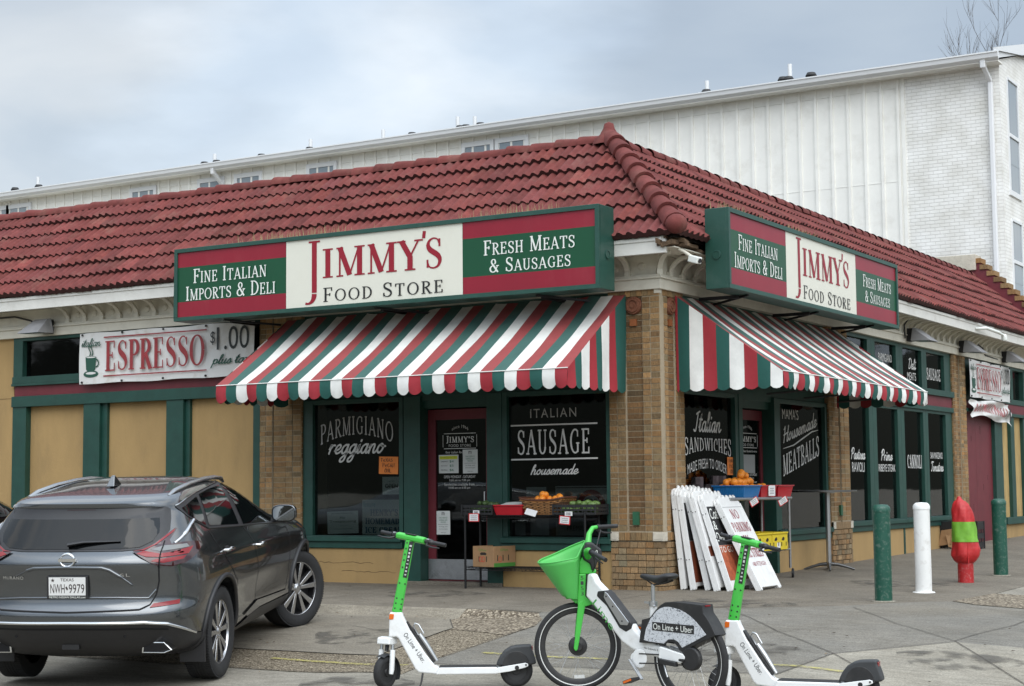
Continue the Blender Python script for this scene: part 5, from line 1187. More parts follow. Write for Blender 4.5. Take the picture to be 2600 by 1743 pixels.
SVC = [('b','m',.40,.60,.82,.94,INK),('b','ONLY SERVICE',.2,.8,.68,.74,GREENINK),('b','ANIMALS ARE',.2,.8,.58,.64,GREENINK),('b','WELCOME',.32,.68,.49,.55,GREENINK),('r','',.12,.88,.42,.43,INK),('b','no dogs and',.2,.8,.30,.36,INK),('b','emotional pets',.18,.82,.20,.26,INK),('b','thank you',.34,.68,.05,.11,INK)]
paper('paper_notice', 'white service animal notice taped high on the maroon door', 'notice', 'A', .206, -2.85, -2.63, 1.38, 1.675, PAPER, SVC)
paper('paper_notice', 'white service animal notice taped low on the maroon door', 'notice', 'A', .208, -3.25, -3.045, .62, .915, PAPER, SVC)
paper('paper_notice', 'grey warning notice behind the sausage window left of the round badge poster', 'notice', 'A', .15, -1.90, -1.62, 1.02, 1.20, mat('grey_paper',(.30,.31,.31),.8), [('b','A WARNING A',.15,.85,.55,.72,INK)])
p_ = paper('poster', 'wide poster with a red round badge low in the sausage window', 'poster', 'A', .16, -1.50, -.72, .62, 1.21, mat('grey_poster',(.25,.26,.26),.8), [('r','',.02,.98,.955,.975,INK),('b','PREMIUM DELI',.2,.8,.10,.20,INK),('b','FINE IMPORTED MEATS',.12,.9,.30,.36,INK)])
m_ = MB(); m_.add([(.19*math.cos(a)+.10, -.010, .19*math.sin(a)+.06) for a in [2*math.pi*k/28 for k in range(28)]], [tuple(range(28))]); m_.build('badge', mat('badge_red',(.22,.03,.035),.6), p_, fix=False)
m_ = MB(); m_.add([(.125*math.cos(a)+.10, -.0105, .125*math.sin(a)+.06) for a in [2*math.pi*k/28 for k in range(28)]], [tuple(range(28))]); m_.build('badge', mat('badge_grey',(.30,.31,.32),.6), p_, fix=False)
m_ = MB()
for x in (.04,.10,.16): rect2(m_, (0,-.0112,0), XA, ZZ, x-.018, x+.018, .02, .14)
m_.build('badge', mat('badge_navy',(.03,.04,.10),.6), p_, fix=False)
for k, (x0, x1, z0, z1) in enumerate(((-2.08,-1.93,.62,1.0),(-1.86,-1.60,.62,.88))): paper('paper_notice', ['narrow grey sheet low at the left edge of the sausage window','wide grey sheet low under the warning notice in the sausage window'][k], 'notice', 'A', .17, x0, x1, z0, z1, MATS['grey_paper'])
# things behind the side windows
paper('poster', 'faded red cookie poster with an oval behind the meatballs window', 'poster', 'B', .30, 4.25, 5.15, .66, 1.42, mat('red_poster',(.11,.035,.03),.8), [('b','COOKIES',.25,.75,.06,.18,mat('pink_ink',(.32,.12,.10),.8)),('b','CUP OF JOE',.1,.9,.82,.92,MATS['pink_ink'])])
paper('poster', 'pale slanted card leaning low behind the meatballs window', 'poster', 'B', .16, 4.90, 5.20, .66, 1.06, MATS['grey_paper'], [('b','Cannoli',.2,.8,.4,.55,INK)], .25)
paper('poster', 'white menu card under the badge on the side street door', 'poster', 'B', .207, 2.72, 3.22, 1.36, 1.60, MATS['grey_paper'])
def goods(label, y0, y1, z0, z1, x, col):
    t = MB()
    for i in range(40):
        y, z = rnd.uniform(y0,y1), rnd.uniform(z0,z1); k = rnd.uniform(.4,1.5); t.box(x-.08,x+.30+rnd.uniform(0,.05),y,y+rnd.uniform(.03,.11),z,z+rnd.uniform(.05,.2),tuple(c*k for c in col))
    tag(t.build('shelf_goods', mat('packaged_goods', (.22,.17,.15), .6, tint=True, var=.4, vscale=14), None), label, 'groceries')
goods('dim packets stacked behind the ravioli window', 6.45, 7.25, .68, 1.3, -.55, (1,1,1)); goods('dim packets with red labels behind the steak window', 7.75, 8.6, .68, 1.4, -.55, (1.4,.7,.7)); goods('dim packets stacked behind the cannoli window', 9.1, 9.95, .68, 1.3, -.55, (.9,.9,1)); goods('dim packets stacked behind the tomatoes window', 10.4, 11.2, .68, 1.35, -.55, (1.1,.9,.8))
goods('dark boxes heaped low behind the sandwich window', .9, 2.0, .62, 1.2, -.35, (.5,.5,.6))
# ------------------------------------------------------------------ bollards and the wrapped hydrant
BOL_G = mat('bollard_green', (.006,.066,.042), .42, var=.12, vscale=5, bump=.08, bscale=25, dirt=(.22,.26,.22), dirt_scale=26, dirt_amt=.5); BOL_W = mat('bollard_white', (.74,.74,.72), .45, var=.05, vscale=5, dirt=(.35,.32,.28), dirt_scale=10, dirt_amt=.45)
def bollard(label, x, y, H_, m, collar=False):
    t = thing('bollard', label, 'bollard', (x,y,gh(x,y)+.003), group='bollards along the pavement edge')
    b = MB(); r_ = .092; b.lathe([(r_,-.05),(r_,.3),(r_-.001,.7),(r_,H_-.075)], n=32); b.build('post', m, t, smooth=40)
    c = MB(); c.lathe([(r_+.004,H_-.08),(r_+.005,H_-.045),(r_*.93,H_-.022),(r_*.7,H_-.005),(.0,H_)], n=32); c.build('cap', m, t, smooth=60)
    p = MB(); p.lathe([(r_+.035,.0),(r_+.03,.010),(r_,.014)], n=28); p.build('footing', M_light if not collar else BOL_W, t)
    return t
bollard('clean dark green bollard with tan dirt round its foot, beside the white bollard', 2.583, -.002, 1.03, BOL_G)
bollard('white painted bollard between a green bollard and the bagged hydrant', 2.579, 1.41, 1.02, BOL_W, True)
bollard('scuffed dark green bollard beyond the bagged hydrant, before the maroon door', 2.593, 4.659, 1.0, BOL_G)
hy = thing('fire_hydrant', 'red fire hydrant wrapped in a red bag with a lime green band', 'hydrant', (2.54,3.236,gh(2.54,3.236)))
b = MB(); b.lathe([(.098,-.05),(.095,.02),(.095,.34)], n=28); b.build('barrel', mat('hydrant_red', (.36,.012,.014), .4, var=.15, vscale=8, dirt=(.5,.45,.42), dirt_scale=24, dirt_amt=.35), hy, smooth=40)
BAGR = mat('red_mesh_bag', (.42,.016,.018), .5, var=.2, vscale=8, bump=.5, bscale=26)
def bag_ring(z, n=36):
    k = [(.24,.105,.0),(.27,.135,.0),(.33,.165,.005),(.40,.165,.008),(.46,.160,.004),(.52,.158,.0),(.62,.152,-.004),(.73,.147,-.01),(.82,.140,-.016),(.90,.128,-.026),(.96,.105,-.036),(.995,.075,-.044),(1.015,.035,-.05),(1.05,.022,-.052),(1.06,.0,-.052)]
    for (a, ra, xa), (b_, rb_, xb_) in zip(k, k[1:]):
        if z <= b_: f = (z-a)/(b_-a) if b_ > a else 0; r_ = ra+(rb_-ra)*f; ox = xa+(xb_-xa)*f; break
    out = []
    for i in range(n):
        a = 2*math.pi*i/n; lump = .032*max(0, math.cos(a-.3))**3*max(0, 1-abs(z-.40)/.16)+.028*max(0, -math.cos(a))**4*max(0, 1-abs(z-.34)/.09); rr = r_*(1+.05*math.sin(a*5+z*9)+.035*math.sin(a*11-z*23)) + lump
        out.append((ox*.86+math.cos(a)*rr*.92, ox*.5+math.sin(a)*rr*.92, z))
    return out
zs = [.24,.255,.27,.285,.30,.33,.36,.40,.43,.46,.49,.515]; zt = [.74,.77,.80,.83,.86,.88,.90,.92,.94,.96,.98,.995,1.01,1.03,1.05,1.06]
b = MB(); b.grid([bag_ring(z) for z in zs+[.56,.60,.64,.68,.72]+zt], closed_u=True); b.tube([(bag_ring(.5)[30][0]*1.0,bag_ring(.5)[30][1],.25),(bag_ring(.6)[30][0],bag_ring(.6)[30][1],.5)], .006, 6); b.build('bag', BAGR, hy, smooth=70)
b = MB(); b.grid([[(x*1.045, y*1.045, z) for x, y, z in bag_ring(zz)] for zz in (.50,.54,.58,.62,.66,.70,.745)], closed_u=True); b.build('band', mat('lime_band', (.15,.36,.03), .45, var=.15, vscale=10, bump=.3, bscale=20), hy, smooth=70)
ck = thing('black_crate', 'black plastic crate stuffed with torn cardboard by the brick pier behind the hydrant', 'crate', (.30,10.95,gh(.3,10.95)))
BLKP = mat('black_plastic', (.013,.013,.014), .45, var=.2, vscale=20)
def slat_crate(parent, L_, D_, H_, m, name='crate_body', sl=3, w_=.006, post=.018, mesh=0):
    b = MB(); b.box(-L_/2,L_/2,-D_/2,D_/2,0,.006)
    for k in range(sl):
        z0 = H_*(k+.15)/sl; z1 = H_*(k+.72)/sl if k < sl-1 else H_
        b.box(-L_/2,L_/2,-D_/2,-D_/2+w_,z0,z1); b.box(-L_/2,L_/2,D_/2-w_,D_/2,z0,z1); b.box(-L_/2,-L_/2+w_,-D_/2+w_,D_/2-w_,z0,z1); b.box(L_/2-w_,L_/2,-D_/2+w_,D_/2-w_,z0,z1)
    for sx in (-1,1):
        for sy in (-1,1): b.box(sx*L_/2-post/2,sx*L_/2+post/2,sy*D_/2-post/2,sy*D_/2+post/2,0,H_+.004)
    n = int(L_/.05)
    for i in range(1, n):
        x = -L_/2+L_*i/n; b.box(x-.005,x+.005,-D_/2-.002,-D_/2+w_,0,H_*.95); b.box(x-.005,x+.005,D_/2-w_,D_/2+.002,0,H_*.95)
    n = int(D_/.05)
    for i in range(1, n):
        y = -D_/2+D_*i/n; b.box(-L_/2-.002,-L_/2+w_,y-.005,y+.005,0,H_*.95); b.box(L_/2-w_,L_/2+.002,y-.005,y+.005,0,H_*.95)
    return b.build(name, m, parent, bevel=.002, seg=1)
slat_crate(ck, .62, .42, .46, BLKP)
CARD = mat('brown_cardboard', (.30,.175,.085), .9, var=.12, vscale=9, bump=.1, bscale=30, dirt=(.2,.12,.06), dirt_scale=4, dirt_amt=.4)
b = MB(); b.obox((-.20,-.26,.20), (.12,-.02,.02), (0,.006,0), (.02,.02,.13)); b.obox((-.1,-.27,.12), (.08,.03,-.02), (0,.006,0), (-.02,.0,.1)); b.build('cardboard_scrap', CARD, ck)

# ------------------------------------------------------------------ produce rack on the parking lane front
WIRE = mat('black_wire', (.012,.012,.013), .45, metal=.3)
def wire_shelf(L_, D_, z, parent, name='wire_shelf'):
    b = MB()
    for y in (-D_/2, D_/2):
        for zz in (z, z-.032): b.tube([(-L_/2,y,zz),(L_/2,y,zz)], .0045, 6)
        n = int(L_/.05)
        for i in range(n):
            x0 = -L_/2+L_*i/n; b.tube([(x0,y,z),(x0+L_/n/2,y,z-.032),(x0+L_/n,y,z)], .0028, 5, cap=False)
    for x in (-L_/2, L_/2):
        for zz in (z, z-.032): b.tube([(x,-D_/2,zz),(x,D_/2,zz)], .0045, 6)
    n = int(L_/.028)
    for i in range(1, n): x = -L_/2+L_*i/n; b.tube([(x,-D_/2,z+.003),(x,D_/2,z+.003)], .0026, 5, cap=False)
    return b.build(name, WIRE, parent)
rk = thing('wire_rack', 'black wire shelving rack of produce under the sausage window', 'shelf rack', (-1.64,-.19,gh(-1.6,-.2)))
RL, RD = 1.64, .34
for sx in (-1,1):
    for sy in (-1,1):
        b = MB(); b.lathe([(.0135,0),(.0135,.92)], (sx*(RL/2),sy*(RD/2),0), n=12)
        for i in range(34): b.lathe([(.0150,.03+i*.0262),(.0150,.038+i*.0262)], (sx*(RL/2),sy*(RD/2),0), n=12)
        b.build('leg', WIRE, rk, smooth=40)
wire_shelf(RL, RD, .872, rk); wire_shelf(RL, RD, .255, rk)
ZR = rk.location.z + .878
def produce(name, cat, label, group, pts, r_, m, sc=(1,1,1), first=[None]):
    base = None
    for i, p in enumerate(pts):
        if base is None:
            b = MB(); b.sphere((0,0,0), r_, 12, 9, sc=sc); 
            if sc != (1,1,1): b.v = [(x*(1+.18*z/(r_*sc[2])) , y*(1+.18*z/(r_*sc[2])), z) for x, y, z in b.v]
            o = base = b.build(name, m, None, smooth=80)
        else: o = base.copy(); COL.objects.link(o)
        o.location = p; s_ = rnd.uniform(.9,1.08); o.scale = (s_,s_,s_); o.rotation_euler = (rnd.uniform(0,6),rnd.uniform(0,6),rnd.uniform(0,6)) if sc == (1,1,1) else (R(90)+rnd.uniform(-.35,.35), 0, rnd.uniform(0,6.3))
        tag(o, label, cat, group)
AVO = mat('avocado_green', (.045,.085,.022), .5, var=.4, vscale=40, bump=.5, bscale=140); ORN = mat('orange_peel', (.82,.27,.025), .42, var=.08, vscale=30, bump=.25, bscale=180)
def heap(cx_, cy_, z, lx, ly, rows, d):
    out = []
    for k in range(rows):
        nx = max(1, int(lx/d)-k); ny = max(1, int(ly/d)-k)
        for i in range(nx):
            for j_ in range(ny): out.append((cx_+(i-(nx-1)/2)*d+rnd.uniform(-.2,.2)*d, cy_+(j_-(ny-1)/2)*d+rnd.uniform(-.2,.2)*d, z+k*d*.78+rnd.uniform(-.1,.1)*d))
    return out
c1 = thing('produce_crate', 'black plastic crate of dull dark avocados beside the red bin', 'crate', (-2.27,-.20,ZR), R(-3)); slat_crate(c1, .44, .36, .12, BLKP)
produce('avocado', 'avocado', 'dull dark green avocado heaped in the black crate beside the red bin', 'avocados in the crate beside the red bin', heap(-2.27,-.20,ZR+.06,.38,.30,1,.085)+heap(-2.24,-.20,ZR+.125,.30,.2,1,.088), .042, AVO, (.9,.9,1.3))
c2 = thing('produce_crate', 'black plastic crate of bright green avocados beside the wicker basket', 'crate', (-.97,-.19,ZR), R(4)); slat_crate(c2, .54, .36, .12, BLKP)
produce('avocado', 'avocado', 'bright green avocado heaped in the black crate beside the wicker basket', 'avocados in the crate beside the wicker basket', heap(-.97,-.19,ZR+.06,.48,.30,1,.088)+heap(-.93,-.18,ZR+.125,.36,.2,1,.09), .044, mat('avocado_bright', (.10,.17,.04), .45, var=.4, vscale=40, bump=.5, bscale=140), (.9,.9,1.3))
REDP = mat('red_plastic', (.44,.012,.022), .35, var=.1, vscale=9); BLUP = mat('blue_plastic', (.012,.14,.36), .35, var=.1, vscale=9)
def tray(name, label, loc, rz, L_, D_, H_, m, ribs=True):
    t = thing(name, label, 'tray', loc, rz); b = MB(); tp = .86; w_ = .006
    def ring(k, z): return [(-L_/2*k,-D_/2*k,z),(L_/2*k,-D_/2*k,z),(L_/2*k,D_/2*k,z),(-L_/2*k,D_/2*k,z)]
    b.grid([ring(tp,0), ring(1,H_), ring(1.05,H_), ring(1.05,H_-.014)], closed_u=True); b.grid([ring(tp-.02,.008), ring(.98,H_)], closed_u=True); b.add(ring(tp,0.001), [(0,1,2,3)]); b.add(ring(tp-.02,.009), [(0,1,2,3)])
    if ribs:
        for i in range(1, 16):
            u = -1+2*i/16
            for sy in (-1,1): b.beam((u*L_/2*tp,sy*D_/2*tp*1.006,.02),(u*L_/2*.985,sy*D_/2*.99,H_-.02),.008,.006,(0,1,0))
            for sx in (-1,1): b.beam((sx*L_/2*tp*1.006,u*D_/2*tp,.02),(sx*L_/2*.99,u*D_/2*.985,H_-.02),.008,.006,(1,0,0))
    b.build('tray_body', m, t, bevel=.003); return t
tray('plastic_bin', 'shallow red plastic bin with a white sheet across it on the wire rack', (-1.845,-.20,ZR), R(-2), .42, .36, .12, REDP, False)
b = MB(); b.grid([[(-.17+.34*i/8, -.16+.22*j_/6, .004*math.sin(i*.8)+.01*(j_/6)+.002*i) for i in range(9)] for j_ in range(7)]); o = b.build('paper_sheet', PAPER, None, smooth=60, fix=False); o.location = (-1.83,-.20,ZR+.128); o.rotation_euler = (R(6),0,R(4)); tag(o, 'blank white sheet lying across the red bin', 'paper')
WICK = mat('wicker', (.30,.145,.05), .6, var=.4, vscale=30, bump=.4, bscale=60)
bk = thing('wicker_basket', 'brown wicker basket of oranges in the middle of the wire rack', 'basket', (-1.40,-.20,ZR), R(2))
b = MB(); Lb, Db, Hb = .56, .37, .165
def bring(k, z, off=0): 
    out = []
    for i in range(48):
        u = i/48*4; s_ = int(u); f = u-s_; P = [(-1,-1),(1,-1),(1,1),(-1,1),(-1,-1)]; x = P[s_][0]+(P[s_+1][0]-P[s_][0])*f; y = P[s_][1]+(P[s_+1][1]-P[s_][1])*f
        w_ = .006*(1 if (i+off) % 2 else -1); out.append((x*(Lb/2*k+w_), y*(Db/2*k+w_), z+(.03*abs(x)**3 if z > .12 else 0)))
    return out
for j_ in range(11): k = .70+.30*j_/10; b.tube(bring(k, .008+j_*.0150, j_), .0068, 6, closed=True)
b.add([(-Lb/2*.7,-Db/2*.7,.006),(Lb/2*.7,-Db/2*.7,.006),(Lb/2*.7,Db/2*.7,.006),(-Lb/2*.7,Db/2*.7,.006)], [(0,1,2,3)])
b.build('weave', WICK, bk, smooth=60)
b = MB(); b.tube(bring(1.03, .172), .012, 7, closed=True); b.build('rim', mat('dark_wicker', (.10,.035,.018), .5, var=.4, vscale=30), bk, smooth=60)
b = MB(); P = [bring(.72+.28*q/4, .01+q*.035) for q in range(5)]; b.grid(P, closed_u=True); b.xf(Matrix.Scale(.975,4)); b.build('liner', mat('wicker_dark', (.07,.032,.014), .8), bk)
produce('orange', 'orange', 'ripe orange piled in the wicker basket', 'oranges in the wicker basket', heap(-1.42,-.20,ZR+.13,.46,.30,1,.082)+[(-1.42+x,-.22+y,ZR+.185+z) for x, y, z in ((-.10,.0,0),(-.03,-.03,.0),(.03,.04,.0),(-.05,.05,.01),(-.04,.0,.055),(.13,.0,0),(.20,.02,.0),(.16,.05,.02),(.22,-.04,.015),(-.13,.06,.0),(-.01,.02,.05))], .042, ORN)
CARDW = mat('price_card', (.72,.72,.72), .7); CARDR = mat('price_card_red_edge', (.55,.03,.03), .6)
def price_tag(label, M, w_, h_, red=True, txt=True, m=None):
    t = thing('price_tag', label, 'price tag'); t.matrix_world = M
    b = MB(); b.box(-w_/2,w_/2,-.0012,.0012,-h_/2,h_/2); b.build('card', CARDR if red else CARDW, t)
    if red: b = MB(); rect2(b,(0,-.0022,0),XA,ZZ,-w_*.42,w_*.42,-h_*.40,h_*.40); b.build('face', CARDW, t)
    if txt:
        b = MB(); r_ = random.Random(int(w_*1e4)+len(label))
        for k in range(3): 
            P = [(-w_*.3+w_*.6*i/14, h_*(.20-.22*k)+h_*.055*math.sin(i*1.9+k)+r_.uniform(-.01,.01)*h_) for i in range(15)]
            for n_, q_ in enumerate(_stroke(P, [.0035]*15)): b.add([(x,-.0032-n_*1e-4,z) for x, z in q_], [(0,1,2,3)])
        b.build('scribble', INK, t, fix=False)
T3 = Matrix.Translation
price_tag('red edged price card hanging below the crate of dark avocados', T3((-2.31,-.40,ZR-.03)), .145, .10)
price_tag('red edged price card hanging below the crate of bright green avocados', T3((-1.07,-.39,ZR-.06)) @ Matrix.Rotation(R(5),4,'Y'), .145, .10)
price_tag('small white card tucked on the crate of dark avocados', T3((-2.28,-.395,ZR+.035)), .09, .04, False)
price_tag('small white card clipped on the crate of bright green avocados', T3((-1.02,-.385,ZR+.015)), .10, .05, False)
price_tag('blank white card propped against the wicker basket', T3((-1.505,-.42,ZR+.03)) @ Matrix.Rotation(R(-25),4,'X') @ Matrix.Rotation(R(14),4,'Y'), .16, .075, False, False)
cbx = thing('cardboard_box', 'open brown cardboard fruit box with a green stripe on the lower rack shelf', 'box', (-2.17,-.17,rk.location.z+.262), R(-9))
b = MB(); Lc, Dc, Hc, w_ = .33, .40, .245, .006
for q in ((-Lc/2,Lc/2,-Dc/2,-Dc/2+w_),(-Lc/2,Lc/2,Dc/2-w_,Dc/2),(-Lc/2,-Lc/2+w_,-Dc/2+w_,Dc/2-w_),(Lc/2-w_,Lc/2,-Dc/2+w_,Dc/2-w_)): b.box(q[0],q[1],q[2],q[3],0,Hc)
b.box(-Lc/2+w_,Lc/2-w_,-Dc/2+w_,Dc/2-w_,0,.006); b.build('carton', CARD, cbx, bevel=.002)
b = MB(); b.box(Lc/2,Lc/2+.0015,-Dc/2+.004,Dc/2-.004,.0,.045); b.build('green_stripe', mat('print_green', (.05,.20,.03), .8), cbx)
gp = MB(); put(gp, bfont('DiMare'), (0,-Dc/2-.001,0), XA, ZZ, -.07, .05, .185, .212); put(gp, bfont('DiMare'), (Lc/2+.001,0,0), XB, ZZ, -.08, .06, .185, .215); gp.build('lettering', MATS['print_green'], cbx, fix=False)
hp = MB(); hp.prism([(-.055,.155),(-.03,.172),(.03,.172),(.055,.155),(.04,.140),(-.04,.140)], lambda u, v, d: (u, d, v), -Dc/2-.0012, -Dc/2); 
for x in (-.068,.05): hp.box(x-.006,x+.006,-Dc/2-.0012,-Dc/2,.06,.125)
for y in (-.13,-.03,.07): hp.box(Lc/2,Lc/2+.0012,y-.007,y+.007,.07,.14)
hp.build('hand_hole', mat('box_black', (.02,.015,.012), .9), cbx)
hp = MB()
for O_, u_, xs_ in (((0,-Dc/2-.0014,0), XA, (-.035,.0)), ((Lc/2+.0014,0,0), XB, (-.085,))):
    for x in xs_:
        for k, q_ in enumerate(_stroke([(x+.028*math.cos(a), .09+.03*math.sin(a)) for a in [2*math.pi*i/14 for i in range(15)]], [.008]*15)):
            Ou = Vector(O_); nn = Vector(u_).cross(Vector(ZZ)); hp.add([Ou+Vector(u_)*p[0]+Vector(ZZ)*p[1]+nn*1e-4*k for p in q_], [(0,1,2,3)])
hp.build('fruit_print', mat('print_red', (.45,.06,.03), .8), cbx, fix=False)

# ------------------------------------------------------------------ folded sandwich boards leaning by the corner pier
BRD = mat('white_board_plastic', (.70,.70,.69), .45, var=.05, vscale=6, dirt=(.42,.40,.37), dirt_scale=7, dirt_amt=.35)
PBK = mat('poster_black', (.015,.015,.016), .6); PBR = mat('poster_brown', (.13,.028,.010), .6, var=.5, vscale=5, stretch=(1,3,.6)); PST = mat('poster_grill_brown', (.36,.085,.035), .6, var=.5, vscale=11)
def sandwich_board(label, y0, bx, tx, H_, deco=None, gap=.05):
    """ two hinged leaves; local x across the thickness (face +x), y along the 0.61 m width, z up the slope """
    ang = math.atan2(bx-tx, H_); Ls = math.hypot(bx-tx, H_)
    t = thing('sandwich_board', label, 'sandwich board'); t.matrix_world = T3((bx,y0,gh(bx,y0)+.012)) @ Matrix.Rotation(-ang,4,'Y')
    Wd = .61
    for k in range(2):
        b = MB(); th_ = .030; x0 = -.036*(k)
        y_ = lambda f: f
        out = [(0,.0),(.055,.0),(.075,.035),(Wd-.075,.035),(Wd-.055,0),(Wd,0),(Wd,Ls-.07),(Wd-.03,Ls-.02),(Wd-.09,Ls),(.09,Ls),(.03,Ls-.02),(0,Ls-.07)]
        b.prism(out, lambda u, v, d: (d, u, v), x0-th_, x0)
        b.build('leaf', BRD, t, bevel=.006)
        for yy in (.012, Wd-.012): r_ = MB(); r_.beam((x0+.004,yy,.01),(x0+.004,yy,Ls-.09),.024,.010,(1,0,0)); r_.build('edge_rib', BRD, t, bevel=.003)
    b = MB()
    for z in (.30, .79):
        for k in range(2): b.lathe([(.007,0),(.007,.003),(0,.003)], (-.036*k-.016,-.0005,Ls*z+(.0)), (0,-1,0), 10)
    b.build('rivet', mat('dark_rivet', (.10,.10,.10), .5), t)
    b = MB()
    for yy in (.11,.22,.33,.44,.53): b.tube([(-.02,yy,Ls-.055),(-.012,yy,Ls-.01),(-.018,yy+.02,Ls+.016),(-.026,yy+.045,Ls+.014),(-.028,yy+.06,Ls-.02)], .018, 7)
    b.build('hinge', BRD, t, smooth=60)
    ux, uy = (0,1,0), (0,0,1)
    if deco == 'no':
        l = MB(); O = (.0015,0,0); put(l, serif('NO', gap=.1, TK=.15, TN=.085, SL=.05), O, ux, uy, .20, .40, .76*Ls, .86*Ls, base=(0,1)); put(l, serif('PARKING', gap=.08, TK=.15, TN=.085, SL=.05), O, ux, uy, .07, .54, .62*Ls, .72*Ls, base=(0,1)); put(l, serif('IN', gap=.08, TK=.15, TN=.085, SL=.05), O, ux, uy, .23, .37, .49*Ls, .58*Ls, base=(0,1)); put(l, serif('THE STREET', gap=.08, TK=.15, TN=.085, SL=.05), O, ux, uy, .05, .56, .345*Ls, .44*Ls, base=(0,1)); put(l, bfont('1400 FITZHUGH'), O, ux, uy, .12, .50, .25*Ls, .295*Ls); l.build('lettering', LET_R, t, fix=False)
        l = MB(); l.box(0,.002,.02,Wd-.02,.885*Ls,.890*Ls); l.build('top_groove', mat('groove_grey', (.3,.3,.3), .6), t)
    elif deco == 'coffee':
        l = MB(); rect2(l,(.001,0,0),ux,uy,.03,.58,.46*Ls,.86*Ls); l.build('poster', PBK, t, fix=False)
        l = MB(); rect2(l,(.001,0,0),ux,uy,.03,.58,.10*Ls,.458*Ls); l.build('poster', PST, t, fix=False)
        l = MB(); put(l, bfont('Coffee'), (.003,0,0), ux, uy, .05, .40, .73*Ls, .84*Ls, warp=lambda X, Y: (X+.15*(Y-.8), Y)); put(l, bfont('&'), (.003,0,0), ux, uy, .06, .16, .62*Ls, .71*Ls); put(l, bfont('Deli'), (.003,0,0), ux, uy, .05, .25, .50*Ls, .59*Ls, warp=lambda X, Y: (X+.15*(Y-.6), Y)); put(l, bfont('TO GO'), (.003,0,0), ux, uy, .05, .40, .385*Ls, .445*Ls); l.build('lettering', LET_W, t, fix=False)
    elif deco == 'drink':
        l = MB(); rect2(l,(.001,0,0),ux,uy,.03,.58,.48*Ls,.86*Ls); l.build('poster', PBK, t, fix=False)
        l = MB(); rect2(l,(.001,0,0),ux,uy,.03,.58,.07*Ls,.478*Ls); l.build('poster', PBR, t, fix=False)
    elif deco == 'small':
        l = MB(); rect2(l,(.001,0,0),ux,uy,.03,.16,.34*Ls,.44*Ls); l.build('poster', PBR, t, fix=False)
    return t
sandwich_board('white folded sandwich board leaning first against the brick corner pier', .26, .150, .035, 1.165)
sandwich_board('white folded sandwich board with a dark brown drink poster, second from the pier', .25, .275, .105, 1.155, 'drink')
sandwich_board('plain white folded sandwich board third from the pier', .33, .425, .165, 1.14)
sandwich_board('white folded sandwich board with small red marks, behind the coffee board', .27, .560, .235, 1.14, 'small')
sandwich_board('white folded sandwich board with a black coffee to go poster', .35, .690, .315, 1.11, 'coffee')
sandwich_board('white folded sandwich board lettered no parking in red, outermost of the stack', .59, .945, .400, 1.065, 'no')

# ------------------------------------------------------------------ produce cart, table on the side street
GALV = mat('grey_tube_metal', (.33,.33,.33), .4, metal=.7, dirt=(.14,.09,.06), dirt_scale=9, dirt_amt=.5)
ct = thing('produce_cart', 'grey wheeled metal produce cart before the side street shop door', 'cart', (.25,1.9,gh(.25,1.9)))
for sx, sy in ((-.17,-.92),(.16,-.92),(-.17,.82),(.16,.94)):
    b = MB(); b.tube([(sx,sy,.13),(sx,sy,1.02)], .017, 10); lg = b.build('leg', GALV, ct, smooth=50)
    b = MB(); b.lathe([(.055,-.014),(.062,-.010),(.062,.010),(.055,.014)], (sx+.02,sy+.03,.064), (1,.3,0), 20); b.build('caster', BLKP, lg, smooth=50)
b = MB(); b.tube([(-.18,-.95,1.02),(.17,-.95,1.02),(.17,.98,1.02),(-.18,.98,1.02)], .020, 10, closed=True); b.box(-.18,.17,-.95,.98,1.02,1.034); b.build('top_shelf', GALV, ct, smooth=40)
b = MB(); b.tube([(-.17,-.93,.37),(.16,-.93,.37),(.16,.95,.37),(-.17,.95,.37)], .012, 8, closed=True); b.box(-.17,.16,-.93,.95,.366,.374); b.build('lower_shelf', GALV, ct, smooth=40)
ZC = ct.location.z+1.036
tray('blue_tray', 'blue slatted plastic tray of oranges at the near end of the cart', (.25,1.56,ZC), 0, .42, .52, .15, BLUP)
tray('red_tray', 'red slatted plastic tray of oranges in the middle of the cart', (.25,2.11,ZC), 0, .40, .50, .15, REDP)
tray('red_tray', 'red slatted plastic tray at the far end of the cart, nearly empty', (.25,2.66,ZC), 0, .40, .50, .15, REDP)
produce('orange', 'orange', 'bright orange heaped over the blue and red trays on the cart', 'oranges on the side street cart', heap(.22,1.55,ZC+.12,.34,.44,2,.088)+heap(.22,2.06,ZC+.12,.34,.44,1,.088)+heap(.20,1.9,ZC+.20,.20,.40,1,.088)+[(.2,1.82,ZC+.30),(.24,1.7,ZC+.27),(.2,1.95,ZC+.27)], .046, ORN)
price_tag('small white price tag hanging on the near corner of the cart', T3((.445,1.62,ZC-.05)) @ Matrix.Rotation(R(60),4,'Z') @ Matrix.Rotation(R(-28),4,'Y'), .13, .09)
price_tag('small white price tag hanging below the far red tray of the cart', T3((.445,2.55,ZC-.05)) @ Matrix.Rotation(R(60),4,'Z') @ Matrix.Rotation(R(-28),4,'Y'), .15, .09)
price_tag('white price tag standing on the middle red tray of the cart', T3((.475,2.12,ZC+.08)) @ Matrix.Rotation(R(70),4,'Z'), .12, .13, False)
YBOX = mat('yellow_carton', (.66,.50,.02), .7, var=.06, vscale=8)
